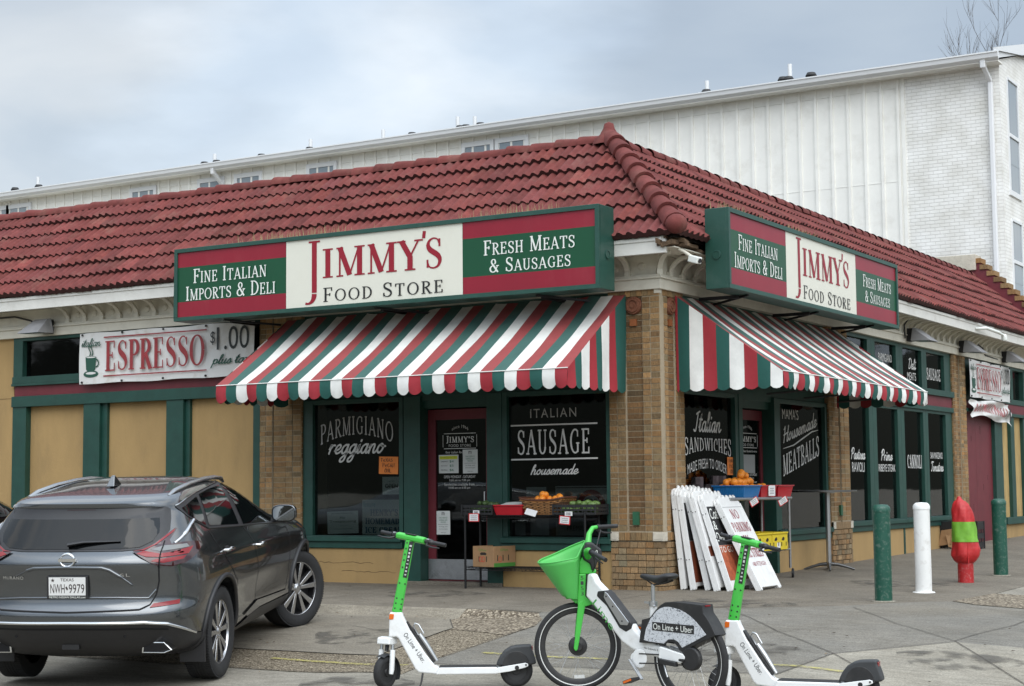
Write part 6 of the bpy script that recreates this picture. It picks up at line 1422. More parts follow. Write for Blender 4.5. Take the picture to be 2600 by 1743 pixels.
for k, (y, lb) in enumerate(((1.92,'yellow fruit carton with black print on the lower cart shelf, near one'), (2.44,'yellow fruit carton with black print on the lower cart shelf, far one'))):
    c = thing('fruit_carton', lb, 'box', (.25,y,ct.location.z+.376)); b = MB(); Lx, Ly, H_ = .38, .50, .22
    for q in ((-Lx/2,Lx/2,-Ly/2,-Ly/2+.006),(-Lx/2,Lx/2,Ly/2-.006,Ly/2),(-Lx/2,-Lx/2+.006,-Ly/2+.006,Ly/2-.006),(Lx/2-.006,Lx/2,-Ly/2+.006,Ly/2-.006)): b.box(q[0],q[1],q[2],q[3],0,H_)
    b.box(-Lx/2+.006,Lx/2-.006,-Ly/2+.006,Ly/2-.006,0,.006); b.box(Lx/2-.02,Lx/2+.012,-Ly/2,Ly/2,H_-.02,H_); b.build('carton', YBOX, c, bevel=.002)
    p = MB()
    for yy in (-.14,.10): p.prism([(yy-.05,.12),(yy-.02,.15),(yy+.03,.16),(yy+.05,.13),(yy+.01,.11)], lambda u, v, d: (d, u, v), Lx/2, Lx/2+.0012)
    for yy in (-.21,-.05,.05,.20): p.box(Lx/2,Lx/2+.0012,yy-.012,yy+.012,.045,.095)
    for xx in (-.10,.06): p.prism([(xx-.05,.12),(xx-.02,.15),(xx+.03,.16),(xx+.05,.13),(xx+.01,.11)], lambda u, v, d: (u, d, v), -Ly/2-.0012, -Ly/2)
    p.build('print', MATS['box_black'], c)
    p = MB(); p.box(Lx/2,Lx/2+.001,-.10,-.0,.02,.09); p.build('label_patch', CARDW, c)
tb = thing('bistro_table', 'tall round metal bistro table in front of the meatballs window', 'table', (.31,4.50,gh(.31,4.5)))
CHR = mat('brushed_steel', (.48,.48,.48), .3, metal=.9)
b = MB(); b.lathe([(.0,1.060),(.385,1.060),(.40,1.066),(.40,1.082),(.393,1.086),(.0,1.086)], n=48); b.build('tabletop', mat('dark_steel_top', (.22,.22,.22), .3, metal=.8), tb, smooth=40)
b = MB(); b.lathe([(.035,.05),(.035,1.06)], n=20); b.lathe([(.10,1.045),(.10,1.06)], n=20); b.build('post', CHR, tb, smooth=40)
for k in range(4):
    a = R(22+90*k); b = MB(); b.tube([(math.cos(a)*r_, math.sin(a)*r_, z) for r_, z in ((.03,.085),(.12,.078),(.24,.045),(.34,.012))], [.026,.022,.018,.014], 8); b.build('foot', mat('dull_dark_metal', (.12,.12,.12), .4, metal=.7), tb, smooth=60)
# ------------------------------------------------------------------ the grey SUV
PAINT = mat('gunmetal_paint', (.115,.122,.130), .22, metal=.92, coat=1.0, var=.06, vscale=220)
CBLK = mat('car_black_trim', (.016,.016,.018), .45, var=.1, vscale=30); CGLS = mat('dark_car_glass', (.003,.0035,.004), .03, spec=.36); CHROME = mat('chrome', (.72,.73,.74), .08, metal=1.0)
SEAM = mat('panel_gap', (.004,.004,.005), .9); RLENS = mat('red_lens', (.20,.003,.007), .2, coat=.15); DLENS = mat('dark_red_lens', (.030,.004,.006), .10, coat=.8); CLENS = mat('clear_lens', (.17,.175,.175), .2, coat=.2)
RUB = mat('tyre_rubber', (.016,.016,.017), .8, var=.25, vscale=30); RIM = mat('machined_rim', (.46,.46,.47), .22, metal=.95); RIMD = mat('rim_pocket', (.018,.018,.02), .4, metal=.3)
SLC = [(.28,-.60,3.45,.82),(.33,-.82,3.60,.875),(.39,-.93,3.68,.915),(.48,-1.01,3.74,.935),(.56,-1.065,3.78,.946),(.62,-1.095,3.80,.953),(.69,-1.09,3.80,.958),(.75,-1.045,3.80,.962),(.88,-1.03,3.74,.962),(1.0,-1.045,3.60,.952),(1.08,-1.05,3.36,.940),(1.14,-1.01,2.95,.922),(1.18,-.965,2.62,.905),(1.24,-.915,2.42,.878),(1.33,-.84,2.2,.828),(1.42,-.765,2.0,.775),(1.475,-.715,1.88,.740),(1.495,-.735,1.82,.726),(1.53,-.735,1.72,.700),(1.56,-.64,1.62,.676),(1.585,-.43,1.50,.645),(1.61,-.16,1.34,.60),(1.632,.08,1.16,.535),(1.652,.34,.98,.41),(1.660,.5,.9,.22)]
def sl(z):
    if z <= SLC[0][0]: return SLC[0][1:]
    if z >= SLC[-1][0]: return SLC[-1][1:]
    for i in range(len(SLC)-1):
        if z <= SLC[i+1][0]:
            a, b = SLC[i], SLC[i+1]; t = (z-a[0])/(b[0]-a[0])
            p = SLC[max(0,i-1)]; n = SLC[min(len(SLC)-1,i+2)]; out = []
            for k in (1,2,3):
                h_ = b[0]-a[0]; ma = (b[k]-p[k])/(b[0]-p[0])*h_ if b[0] > p[0] else 0; mb_ = (n[k]-a[k])/(n[0]-a[0])*h_
                d = b[k]-a[k]
                if i == 0: ma = d
                if d == 0: ma = mb_ = 0
                else:
                    ma = max(min(ma, 3*d) if d > 0 else max(ma, 3*d), 0) if d > 0 else min(max(ma, 3*d), 0)
                    mb_ = max(min(mb_, 3*d), 0) if d > 0 else min(max(mb_, 3*d), 0)
                t2, t3 = t*t, t*t*t
                out.append((2*t3-3*t2+1)*a[k]+(t3-2*t2+t)*ma+(-2*t3+3*t2)*b[k]+(t3-t2)*mb_)
            return tuple(out)
def arr(z): return .72 if z < 1.1 else (.72-.17*min(1,(z-1.1)/.3) if z < 1.5 else .55)
def wmod(y, z):
    k = 1-.012*((y-1.4)/2.4)**2
    bump = .020*math.exp(-((y-.0)/.55)**2-((z-.93)/.17)**2) + .018*math.exp(-((y-2.85)/.55)**2-((z-.93)/.16)**2) - .020*math.exp(-((y-1.35)/.95)**2-((z-.62)/.13)**2) + .010*math.exp(-((z-1.03-.03*(1-y))/.04)**2)*(1 if -.3 < y < 3 else 0)
    return k, bump
def ring(z, na=16, nst=26):
    yr, yf, w_ = sl(z); ar = min(arr(z), (yf-yr)*.42); af = min(1.15, (yf-yr)*.5); n = 3.0; P = []
    for i in range(na+1):
        a = math.pi/2*i/na; P.append((w_*math.sin(a)**(2/n), yr+ar-ar*math.cos(a)**(2/n)))
    for i in range(1, nst): P.append((w_, yr+ar+(yf-af-yr-ar)*i/nst))
    for i in range(na+1):
        a = math.pi/2*(1-i/na); P.append((w_*math.sin(a)**(2/2.6), yf-af+af*math.cos(a)**(2/2.6)))
    out = []
    for x, y in P:
        k, b = wmod(y, z); out.append((max(0, x*k + (b if x > .5*w_ else b*(x/(.5*w_))**2)), y))
    return out
_rc = {}
def S(s, z):                                    # arc length from the rear centre line
    key = round(z, 4)
    if key not in _rc: _rc[key] = ring(z, 40, 20)
    P = _rc[key]; sg = 1 if s >= 0 else -1; s = abs(s); acc = 0
    for a, b in zip(P, P[1:]):
        d = math.hypot(b[0]-a[0], b[1]-a[1])
        if acc+d >= s and d > 0: t = (s-acc)/d; return Vector((sg*(a[0]+(b[0]-a[0])*t), a[1]+(b[1]-a[1])*t, z))
        acc += d
    return Vector((sg*P[-1][0], P[-1][1], z))
def SIDE(y, z, sg=1):
    key = round(z, 4)
    if key not in _rc: _rc[key] = ring(z, 40, 20)
    P = _rc[key]
    for a, b in zip(P[4:], P[5:]):
        if a[1] <= y <= b[1] and b[1] > a[1]: return Vector((sg*(a[0]+(b[0]-a[0])*(y-a[1])/(b[1]-a[1])), y, z))
    return Vector((sg*P[-1][0], y, z))
def pnorm(f, u, v, e=.012):
    du = f(u+e, v)-f(u-e, v); dv = f(u, v+e)-f(u, v-e); n = du.cross(dv); return n.normalized() if n.length > 1e-9 else Vector((1,0,0))
def patch(poly, f, off, step=.06, flip=False):
    """ a polygon in surface coordinates laid on the body, off metres proud of it """
    b = bmesh.new(); b.faces.new([b.verts.new((u, v, 0)) for u, v in poly]); bmesh.ops.triangulate(b, faces=b.faces[:])
    for k in (0, 1):
        lo = min(p[k] for p in poly); hi = max(p[k] for p in poly); v = math.ceil(lo/step)*step
        while v < hi:
            co = [0,0,0]; co[k] = v; no = [0,0,0]; no[k] = 1; bmesh.ops.bisect_plane(b, geom=b.verts[:]+b.edges[:]+b.faces[:], plane_co=co, plane_no=no, dist=1e-5); v += step
    mb = MB(); b.verts.index_update(); V = []
    for vv in b.verts:
        p = f(vv.co.x, vv.co.y); n = pnorm(f, vv.co.x, vv.co.y)
        if n.dot(Vector((p.x, p.y-1.2, .0))) < 0: n = -n
        V.append(p+n*off)
    mb.add(V, [tuple(q_.index for q_ in ff.verts) for ff in b.faces]); b.free(); return mb
def seamstrip(pts, f, w_, off, n=8):
    P = []
    for a, b in zip(pts, pts[1:]):
        for i in range(n): P.append((a[0]+(b[0]-a[0])*i/n, a[1]+(b[1]-a[1])*i/n))
    P.append(pts[-1]); mb = MB(); L = []; Rr = []
    for i, p in enumerate(P):
        a = P[max(i-1,0)]; b = P[min(i+1,len(P)-1)]; d = math.hypot(b[0]-a[0], b[1]-a[1]) or 1; nx, ny = -(b[1]-a[1])/d*w_/2, (b[0]-a[0])/d*w_/2
        for s_, lst in ((1,L),(-1,Rr)):
            u, v = p[0]+s_*nx, p[1]+s_*ny; q_ = f(u, v); n_ = pnorm(f, u, v)
            if n_.dot(Vector((q_.x, q_.y-1.2, 0))) < 0: n_ = -n_
            lst.append(q_+n_*off)
    mb.grid([L, Rr]); return mb
def tubeon(pts, f, r_, off, n=8, flat=1.0):
    P = []
    for a, b in zip(pts, pts[1:]):
        for i in range(n): P.append((a[0]+(b[0]-a[0])*i/n, a[1]+(b[1]-a[1])*i/n))
    P.append(pts[-1]); out = []
    for u, v in P:
        q_ = f(u, v); n_ = pnorm(f, u, v)
        if n_.dot(Vector((q_.x, q_.y-1.2, 0))) < 0: n_ = -n_
        out.append(q_+n_*off)
    mb = MB(); mb.tube(out, r_, 8); return mb
WR, AX = .383, 2.825
def make_car(label, loc, rz, pitch, full=True, paint=PAINT, name='parked_car'):
    t = thing(name, label, 'car', loc); t.rotation_mode = 'ZXY' if False else 'XYZ'
    t.matrix_world = T3(loc) @ Matrix.Rotation(rz,4,'Z') @ Matrix.Rotation(pitch,4,'X')
    zs = [SLC[0][0]+(1.59-SLC[0][0])*i/66 for i in range(67)] + [1.60,1.61,1.62,1.63,1.64,1.648,1.654,1.658,1.660]
    b = MB(); rows = []
    for z in zs:
        rg = ring(z); rows.append([(x, y, z) for x, y in rg] + [(-x, y, z) for x, y in rg[-2:0:-1]])
    b.grid(rows, closed_u=True); m_ = len(rows[0]); b.f.append(tuple(range(m_-1,-1,-1))); b.c.append((1,1,1)); b.mi.append(0); o_ = (len(rows)-1)*m_; b.f.append(tuple(o_+i for i in range(m_))); b.c.append((1,1,1)); b.mi.append(0)
    body = b.build('body', paint, t)
    ct_ = MB()
    for yy in (0, AX):
        for sx in (-1, 1): ct_.lathe([(.0,-.36),(.445,-.36),(.452,.4),(.0,.4)], (sx*.9,yy,WR+.012), (sx,0,0), 48, cap=False)
    cut = ct_.build('cutter', CBLK, None); cut.parent = t; bpy.context.view_layer.update()
    md = body.modifiers.new('arches', 'BOOLEAN'); md.operation = 'DIFFERENCE'; md.object = cut; md.solver = 'EXACT'
    dg = bpy.context.evaluated_depsgraph_get(); me = bpy.data.meshes.new_from_object(body.evaluated_get(dg)); body.modifiers.clear(); body.data = me; bpy.data.objects.remove(cut)
    if len(me.materials) < 1: me.materials.append(paint)
    for p in me.polygons: p.use_smooth = True
    me.set_sharp_from_angle(angle=R(38))
    sides = (1, -1)
    for sg in sides:
        f = lambda y, z, sg=sg: SIDE(y, z, sg)
        patch([(-.06,1.262),(.7,1.212),(2.34,1.108),(2.14,1.27),(1.93,1.405),(1.70,1.505),(1.45,1.568),(1.15,1.585),(.70,1.578),(.15,1.55),(-.20,1.518),(-.46,1.482),(-.40,1.40),(-.30,1.35)], f, .004).build('window_surround', CBLK, t, smooth=60)
        for poly in ([(.85,1.216),(2.08,1.138),(1.97,1.26),(1.82,1.37),(1.63,1.475),(1.43,1.540),(1.20,1.562),(.99,1.566)], [(-.05,1.285),(.72,1.228),(.87,1.563),(.5,1.556),(.17,1.534)], [(-.12,1.293),(.07,1.522),(-.18,1.493),(-.40,1.462),(-.36,1.40),(-.27,1.352)]):
            patch(poly, f, .008).build('side_window', CGLS, t, smooth=60)
        tubeon([(-.46,1.488),(-.20,1.525),(.15,1.556),(.70,1.584),(1.15,1.591),(1.46,1.573),(1.71,1.51),(1.95,1.41),(2.15,1.275)], f, .006, .005).build('window_chrome', CHROME, t, smooth=60)
        tubeon([(-.74,1.205),(-.60,1.265),(-.46,1.320),(-.31,1.362)], f, [.013]*8+[.019]*8+[.018]*8+[.004], .006).build('pillar_chrome', CHROME, t, smooth=60)
        tubeon([(-.31,1.352),(-.08,1.266),(.7,1.214),(1.4,1.172),(2.3,1.110)], f, .007, .003).build('belt_trim', CBLK, t, smooth=60)
        for yy in (0, AX):
            pts = [(yy+.466*math.cos(R(a)), WR+.012+.466*math.sin(R(a))) for a in range(-14, 196, 9)]
            pts = [(y, max(z, .285)) for y, z in pts]
            tubeon(pts, f, .021, .002, 2).build('arch_trim', CBLK, t, smooth=60)
        patch([(.50,.285),(2.32,.285),(2.32,.40),(1.2,.42),(.90,.40),(.60,.33)], f, .012).build('sill_trim', CBLK, t, smooth=60)
        patch([(.72,.43),(1.1,.50),(2.24,.455),(2.26,.42),(1.2,.43),(.8,.40)], f, .016).build('sill_garnish', mat('dark_gloss_trim', (.03,.032,.035), .2, coat=.8), t, smooth=60)
        for pts in ([(-.12,1.275),(-.06,1.12),(.14,.95),(.42,.76),(.50,.44)], [(.80,1.21),(.98,1.05),(1.12,.80),(1.08,.44)], [(2.15,1.12),(2.26,.90),(2.24,.60),(2.16,.42)]): seamstrip(pts, f, .008, .0035).build('door_gap', SEAM, t, smooth=60)
        for y, hz in ((.14,1.065), (1.16,1.005)):
            hd = MB(); a, c_ = f(y-.10, hz+.003), f(y+.10, hz); o2 = Vector((sg*.028,0,0)); hd.tube([a, a+o2, c_+o2, c_], [.010,.013,.013,.010], 8); hd.build('door_handle', CHROME, t, smooth=60)
            patch([(y-.06,hz-.03),(y+.06,hz-.03),(y+.07,hz),(y+.05,hz+.03),(y-.05,hz+.03),(y-.07,hz)], f, .003).build('handle_recess', CBLK, t, smooth=60)
        # mirror
        mi = MB(); c0 = Vector((sg*1.03, 1.84, 1.232))
        rr = []
        for i, (dy, kx, kz) in enumerate(((-.075,.94,.94),(-.07,1,1),(-.03,1.0,1.0),(.03,.90,.92),(.075,.62,.66),(.095,.25,.3))):
            rr.append([(c0.x+.118*kx*(abs(math.cos(a))**.6)*(1 if math.cos(a) > 0 else -1), c0.y+dy, c0.z+.082*kz*(abs(math.sin(a))**.6)*(1 if math.sin(a) > 0 else -1)) for a in [2*math.pi*k/20 for k in range(20)]])
        mi.grid(rr, closed_u=True); mi.f.append(tuple(5*20+k for k in range(20))); mi.c.append((1,1,1)); mi.mi.append(0); mi.beam((sg*.84,1.90,1.165),(sg*.97,1.87,1.18),.06,.035)
        mo = mi.build('mirror', paint, t, smooth=50)
        mg = MB(); mg.add([(c0.x+.105*(abs(math.cos(a))**.6)*(1 if math.cos(a) > 0 else -1), c0.y-.072, c0.z+.070*(abs(math.sin(a))**.6)*(1 if math.sin(a) > 0 else -1)) for a in [2*math.pi*k/24 for k in range(24)]], [tuple(range(24))]); mg.build('mirror_glass', mat('mirror_glass', (.75,.78,.80), .02, metal=1.0), mo)
    # wheels
    def wheel(x, y, steer, sg):
        W_ = T3((x, y, WR)) @ Matrix.Rotation(steer,4,'Z'); ax = (sg,0,0)
        r0 = MB(); r0.lathe([(.272,.080),(.272,.098),(.262,.099),(.256,.080)], (0,0,0), ax, 48, cap=False); r0.lathe([(.060,.050),(.058,.080),(.034,.090),(.032,.093),(.0,.094)], (0,0,0), ax, 24)
        for k in range(5):
            for dlt, wd0, wd1 in ((-12,.015,.034),(12,.015,.034)):
                a = R(72*k+dlt+18); a2 = R(72*k+dlt*1.28+18); u0 = Vector((0,math.cos(a),math.sin(a))); u1 = Vector((0,math.cos(a2),math.sin(a2))); p0 = u0*.05; p1 = u1*.262; dd = (p1-p0).normalized(); sd_ = Vector((1,0,0)).cross(dd); X = Vector((sg,0,0))
                V = []
                for dx in (.040, .084):
                    V += [p0-sd_*wd0+X*(dx), p0+sd_*wd0+X*dx, p1+sd_*wd1*.8+X*(dx+.006), p1-sd_*wd1*.8+X*(dx+.006)]
                r0.add(V, [(0,3,2,1),(4,5,6,7),(0,1,5,4),(1,2,6,5),(2,3,7,6),(3,0,4,7)])
        ro = r0.xf(W_).build('wheel', RIM, t, smooth=35, bevel=.004)
        d0 = MB(); d0.lathe([(.27,-.10),(.272,.08),(.256,.08),(.25,-.09)], (0,0,0), ax, 48, cap=False); d0.lathe([(.0,.010),(.255,.010),(.255,.0),(.0,.0)], (0,0,0), ax, 40); d0.xf(W_).build('brake_disc', RIMD, ro)
        for k in range(5):
            a = R(72*k+54); 
        t0 = MB(); t0.lathe([(.268,-.105),(.30,-.118),(.345,-.122),(.372,-.110),(.381,-.085),(.383,-.05),(.383,.05),(.381,.085),(.372,.110),(.345,.122),(.30,.116),(.268,.100)], (0,0,0), ax, 64, cap=False)
        for k in range(96):
            a = 2*math.pi*k/96; u = Vector((0,math.cos(a),math.sin(a))); tn = Vector((0,-math.sin(a),math.cos(a)))
            for s2, ln in ((-.078,.030),(.078,.030)): t0.obox(u*.381+Vector((s2,0,0)), u*.0045, tn*.0075+Vector((.004,0,0)), Vector((ln,0,0)))
        for s2 in (-.04,-.015,.015,.04): t0.lathe([(.3835,s2-.009),(.387,s2-.007),(.387,s2+.007),(.3835,s2+.009)], (0,0,0), ax, 64, cap=False)
        t0.xf(W_).build('tyre', RUB, ro, smooth=35)
    wheel(.825,0,0,1); wheel(-.825,0,0,-1); wheel(.825,AX,R(-27),1); wheel(-.825,AX,R(-27),-1)
    ub = MB(); ub.box(-.62,.62,-.30,3.2,.24,.34); ub.tube([(-.7,0,.36),(.7,0,.36)], .05, 8); ub.build('underbody', CBLK, t)
    if not full: return t
    # rear end
    patch([(-.60,1.180),(-.42,1.168),(.42,1.168),(.60,1.180),(.70,1.225),(.765,1.31),(.755,1.40),(.735,1.470),(.69,1.492),(-.69,1.492),(-.735,1.470),(-.755,1.40),(-.765,1.31),(-.70,1.225)], S, .004).build('rear_surround', CBLK, t, smooth=60)
    patch([(-.55,1.192),(-.40,1.182),(.40,1.182),(.55,1.192),(.64,1.235),(.675,1.30),(.665,1.36),(.65,1.405),(-.65,1.405),(-.665,1.36),(-.675,1.30),(-.64,1.235)], S, .008).build('rear_window', CGLS, t, smooth=60)
    patch([(-.12,1.483),(.12,1.483),(.12,1.491),(-.12,1.491)], S, .012).build('brake_light', mat('brake_lens', (.20,.01,.012), .2), t)
    for sg in sides:
        f = lambda s_, z, sg=sg: S(s_*sg, z)
        tl = patch([(.50,1.162),(.58,1.172),(.66,1.212),(.74,1.278),(.805,1.318),(.825,1.312),(.775,1.235),(.80,1.20),(.88,1.208),(.98,1.206),(1.08,1.202),(1.19,1.185),(1.17,1.14),(1.08,1.095),(.96,1.055),(.83,1.038),(.70,1.055),(.58,1.115)], f, .014).build('tail_light', DLENS, t, smooth=60)
        patch([(.51,1.160),(.59,1.160),(.68,1.205),(.80,1.292),(.80,1.308),(.74,1.270),(.66,1.205),(.575,1.166)], f, .018).build('light_blade', RLENS, tl, smooth=60)
        patch([(.54,1.140),(.59,1.158),(.72,1.135),(1.02,1.145),(1.04,1.168),(.99,1.118),(.74,1.108),(.62,1.116)], f, .017).build('light_blade', RLENS, tl, smooth=60)
        patch([(.64,1.165),(.72,1.150),(.99,1.165),(.95,1.192),(.86,1.190),(.74,1.192)], f, .0165).build('reverse_light', CLENS, tl, smooth=60)
        patch([(.66,1.085),(.76,1.070),(.94,1.085),(.97,1.108),(.76,1.098),(.70,1.098)], f, .0165).build('light_blade', RLENS, tl, smooth=60)
        seamstrip([(.735,1.225),(.728,1.13),(.728,1.035)], f, .011, .021).build('light_gap', SEAM, tl, smooth=60)
        patch([(.655,.722),(.90,.735),(.90,.770),(.68,.753)], f, .006).build('reflector', RLENS, t, smooth=60)
        seamstrip([(.728,1.04),(.725,.93),(.70,.82),(.655,.745),(.58,.712),(0,.698)], f, .011, .0045).build('tailgate_gap', SEAM, t, smooth=60)
        ex = MB(); c0 = f(.69,.392)+Vector((0,-.03,0)); P = [(-.13,-.045),(.06,-.045),(.125,-.02),(.06,.045),(-.12,.045)]
        ex.prism([(x*sg,z) for x, z in P], lambda u, v, d: (c0.x+u, c0.y+d-.05+abs(u)*.1, c0.z+v), 0, .12); ex.build('exhaust_tip', CHROME, t, bevel=.006)
        ex = MB(); ex.prism([(x*.88*sg,z*.80) for x, z in P], lambda u, v, d: (c0.x+u, c0.y+d-.0525+abs(u)*.1, c0.z+v), 0, .02); ex.build('exhaust_opening', SEAM, t)
        fl = MB(); fl.box(sg*.82-.11,sg*.82+.11,-.45,-.43,.20,.50); fl.build('mud_flap', CBLK, t, bevel=.005)
        rl = MB(); pts = [(.605,-.36,1.565),(.60,-.18,1.596),(.595,.2,1.625),(.585,.65,1.638),(.578,1.0,1.632),(.56,1.28,1.606),(.53,1.46,1.560)]; rl.tube([(sg*x,y,z) for x, y, z in pts], [.014,.025,.027,.027,.027,.025,.014], 8, flat=.7); rl.build('roof_rail', mat('satin_silver', (.55,.56,.57), .25, metal=1), t, smooth=60)
    lowp = [(1.22,.285),(1.22,.46),(1.08,.47),(.94,.525),(.80,.585),(.62,.606)]
    patch(lowp+[(-s_,z) for s_, z in lowp[::-1]], S, .008).build('lower_bumper', CBLK, t, smooth=60)
    tubeon([(-1.06,.478),(-.94,.533),(-.80,.592),(-.62,.614),(0,.618),(.62,.614),(.80,.592),(.94,.533),(1.06,.478)], S, .013, .010).build('bumper_chrome', CHROME, t, smooth=60)
    seamstrip([(-.80,.545),(-.6,.565),(0,.570),(.6,.565),(.80,.545)], S, .010, .012).build('bumper_groove', SEAM, t, smooth=60)
    tubeon([(-.44,.98),(-.34,1.028),(-.28,1.046),(0,1.052),(.28,1.046),(.34,1.028),(.44,.965),(.52,.90)], S, [.004]*8+[.014]*40+[.008]*8+[.002], .006).build('plate_garnish', paint, t, smooth=60)
    tubeon([(-.66,.790),(-.4,.806),(0,.810),(.4,.806),(.64,.796),(.70,.86)], S, .010, .0).build('tailgate_crease', paint, t, smooth=60)
    yp = S(0,.90).y-.030; dz = .170
    p = MB(); p.box(-.170,.170,yp,yp+.05,.635+dz,.815+dz); lp = p.build('licence_plate', CBLK, t, bevel=.004)
    p = MB(); rect2(p,(0,yp-.002,0),XA,ZZ,-.152,.152,.662+dz,.806+dz); p.build('plate_face', mat('plate_white', (.62,.62,.61), .5), lp)
    l = MB(); O = (0,yp-.0035,0); put(l, bfont('NWH'), O, XA, ZZ, -.138,-.020,.680+dz,.752+dz); put(l, bfont('9979'), O, XA, ZZ, .014,.142,.680+dz,.752+dz); put(l, bfont('TEXAS'), O, XA, ZZ, -.055,.055,.774+dz,.798+dz)
    l.add([(x,yp-.0035,z+dz) for x, z in ((-.014,.728),(-.004,.734),(.004,.722),(.008,.712),(.0,.702),(-.010,.714))], [tuple(range(6))])
    st_ = []
    for k in range(10): a = R(90+36*k); r_ = .017 if k % 2 == 0 else .007; st_.append((-.118+r_*math.cos(a), yp-.0035, .782+dz+r_*math.sin(a)))
    l.add(st_, [tuple(range(10))]); l.build('lettering', INK, lp, fix=False)
    l = MB(); put(l, bfont('METRO NISSAN DALLAS.com'), (0,yp-.0012,0), XA, ZZ, -.15,.15,.640+dz,.656+dz); l.build('lettering', LET_W, lp, fix=False)
    def onrear(nm, Ls, s0, s1, z0, z1, m, off):
        l = MB(); put(l, Ls, (0,0,0), XA, ZZ, s0, s1, z0, z1); V = []
        for (x, y, z) in l.v: q_ = S(x, z); n_ = pnorm(S, x, z); n_ = n_ if n_.y < 0 else -n_; V.append(tuple(q_+n_*(off+abs(y)))) 
        l.v = V; l.build(nm, m, t, fix=False)
    onrear('badge_lettering', bfont('MURANO',1.15), -.56,-.375,.955,.980, CHROME, .007); onrear('badge_lettering', bfont('SL',1.2), .425,.50,.975,1.0, CHROME, .007)
    e_ = MB(); ec = S(0,1.11)+Vector((0,-.020,0)); e_.tube([(ec.x+.058*math.cos(a), ec.y, ec.z+.050*math.sin(a)) for a in [2*math.pi*k/32 for k in range(32)]], .009, 8, closed=True); e_.box(-.072,.072,ec.y-.008,ec.y+.012,ec.z-.012,ec.z+.012); e_.build('emblem', CHROME, t, smooth=40)
    wp_ = MB(); a = S(-.03,1.222)+Vector((0,-.03,0)); c_ = S(.39,1.245)+Vector((0,-.022,0)); wp_.tube([a, a.lerp(c_,.3)+Vector((0,0,.012)), c_], [.030,.022,.008], 8, flat=.6); wp_.build('wiper', CBLK, t, smooth=50)
    an = MB(); an.prism([(-.10,0),(.10,0),(.03,.085),(.005,.09)], lambda u, v, d: (d*(1-v*6.5), -u+.02, 1.628+v), -.035, .035); an.build('antenna_fin', PAINT, t, bevel=.006)
    sp = MB()
    for sx in (-.45,.45): sp.lathe([(.012,0),(.012,.003),(0,.003)], S(sx,.50)+Vector((0,-.012,0)), (0,-1,0), 12)
    sp.build('parking_sensor', SEAM, t)
    rv = MB(); rv.box(-.08,.06,S(0,.42).y-.02,S(0,.42).y+.02,.39,.43); rv.build('tow_cover', CBLK, t)
    return t
make_car('dark grey SUV parked nose in at the kerb with its front wheels turned', (-1.954,-6.698,-.386), R(24.3), R(4.05))
CARB = mat('black_paint', (.010,.010,.011), .2, coat=1.0)
make_car('black car parked beyond the grey SUV, hardly any of it showing', (-6.15,-6.0,-.40), R(22), R(3.5), False, CARB)
# ------------------------------------------------------------------ share scooters and share bike in the foreground
LIME = mat('lime_green_paint', (.055,.44,.055), .35, var=.06, vscale=6, coat=.2, dirt=(.05,.28,.05), dirt_scale=7, dirt_amt=.3); BASK = mat('lime_basket_plastic', (.075,.42,.085), .45, var=.06, vscale=6)
SWH = mat('scooter_white', (.74,.75,.75), .35, var=.03, vscale=8, dirt=(.40,.38,.35), dirt_scale=6, dirt_amt=.4); SBK = mat('scooter_black', (.014,.014,.015), .5, var=.15, vscale=20, dirt=(.05,.048,.045), dirt_scale=9, dirt_amt=.5); SGY = mat('scooter_grey_plastic', (.033,.035,.038), .5, var=.15, vscale=12)
AMB = mat('amber_reflector', (.62,.13,.015), .25); SIL = mat('silver_metal', (.50,.51,.52), .3, metal=.9); FADE = mat('dark_decal', (.03,.032,.035), .6)
FLAT = lambda u, v, d: (u, d, v)
def txt_on(mb, Ls, O, ux, uy, w_, h_, base=None):
    """ lettering starting at O, w_ long along ux and h_ tall along uy """
    put(mb, Ls, O, ux, uy, 0, w_, 0, h_, base=base)
def wheel_parts(parent, c, r_out, tw, ax, tyre_name='tyre'):
    pass
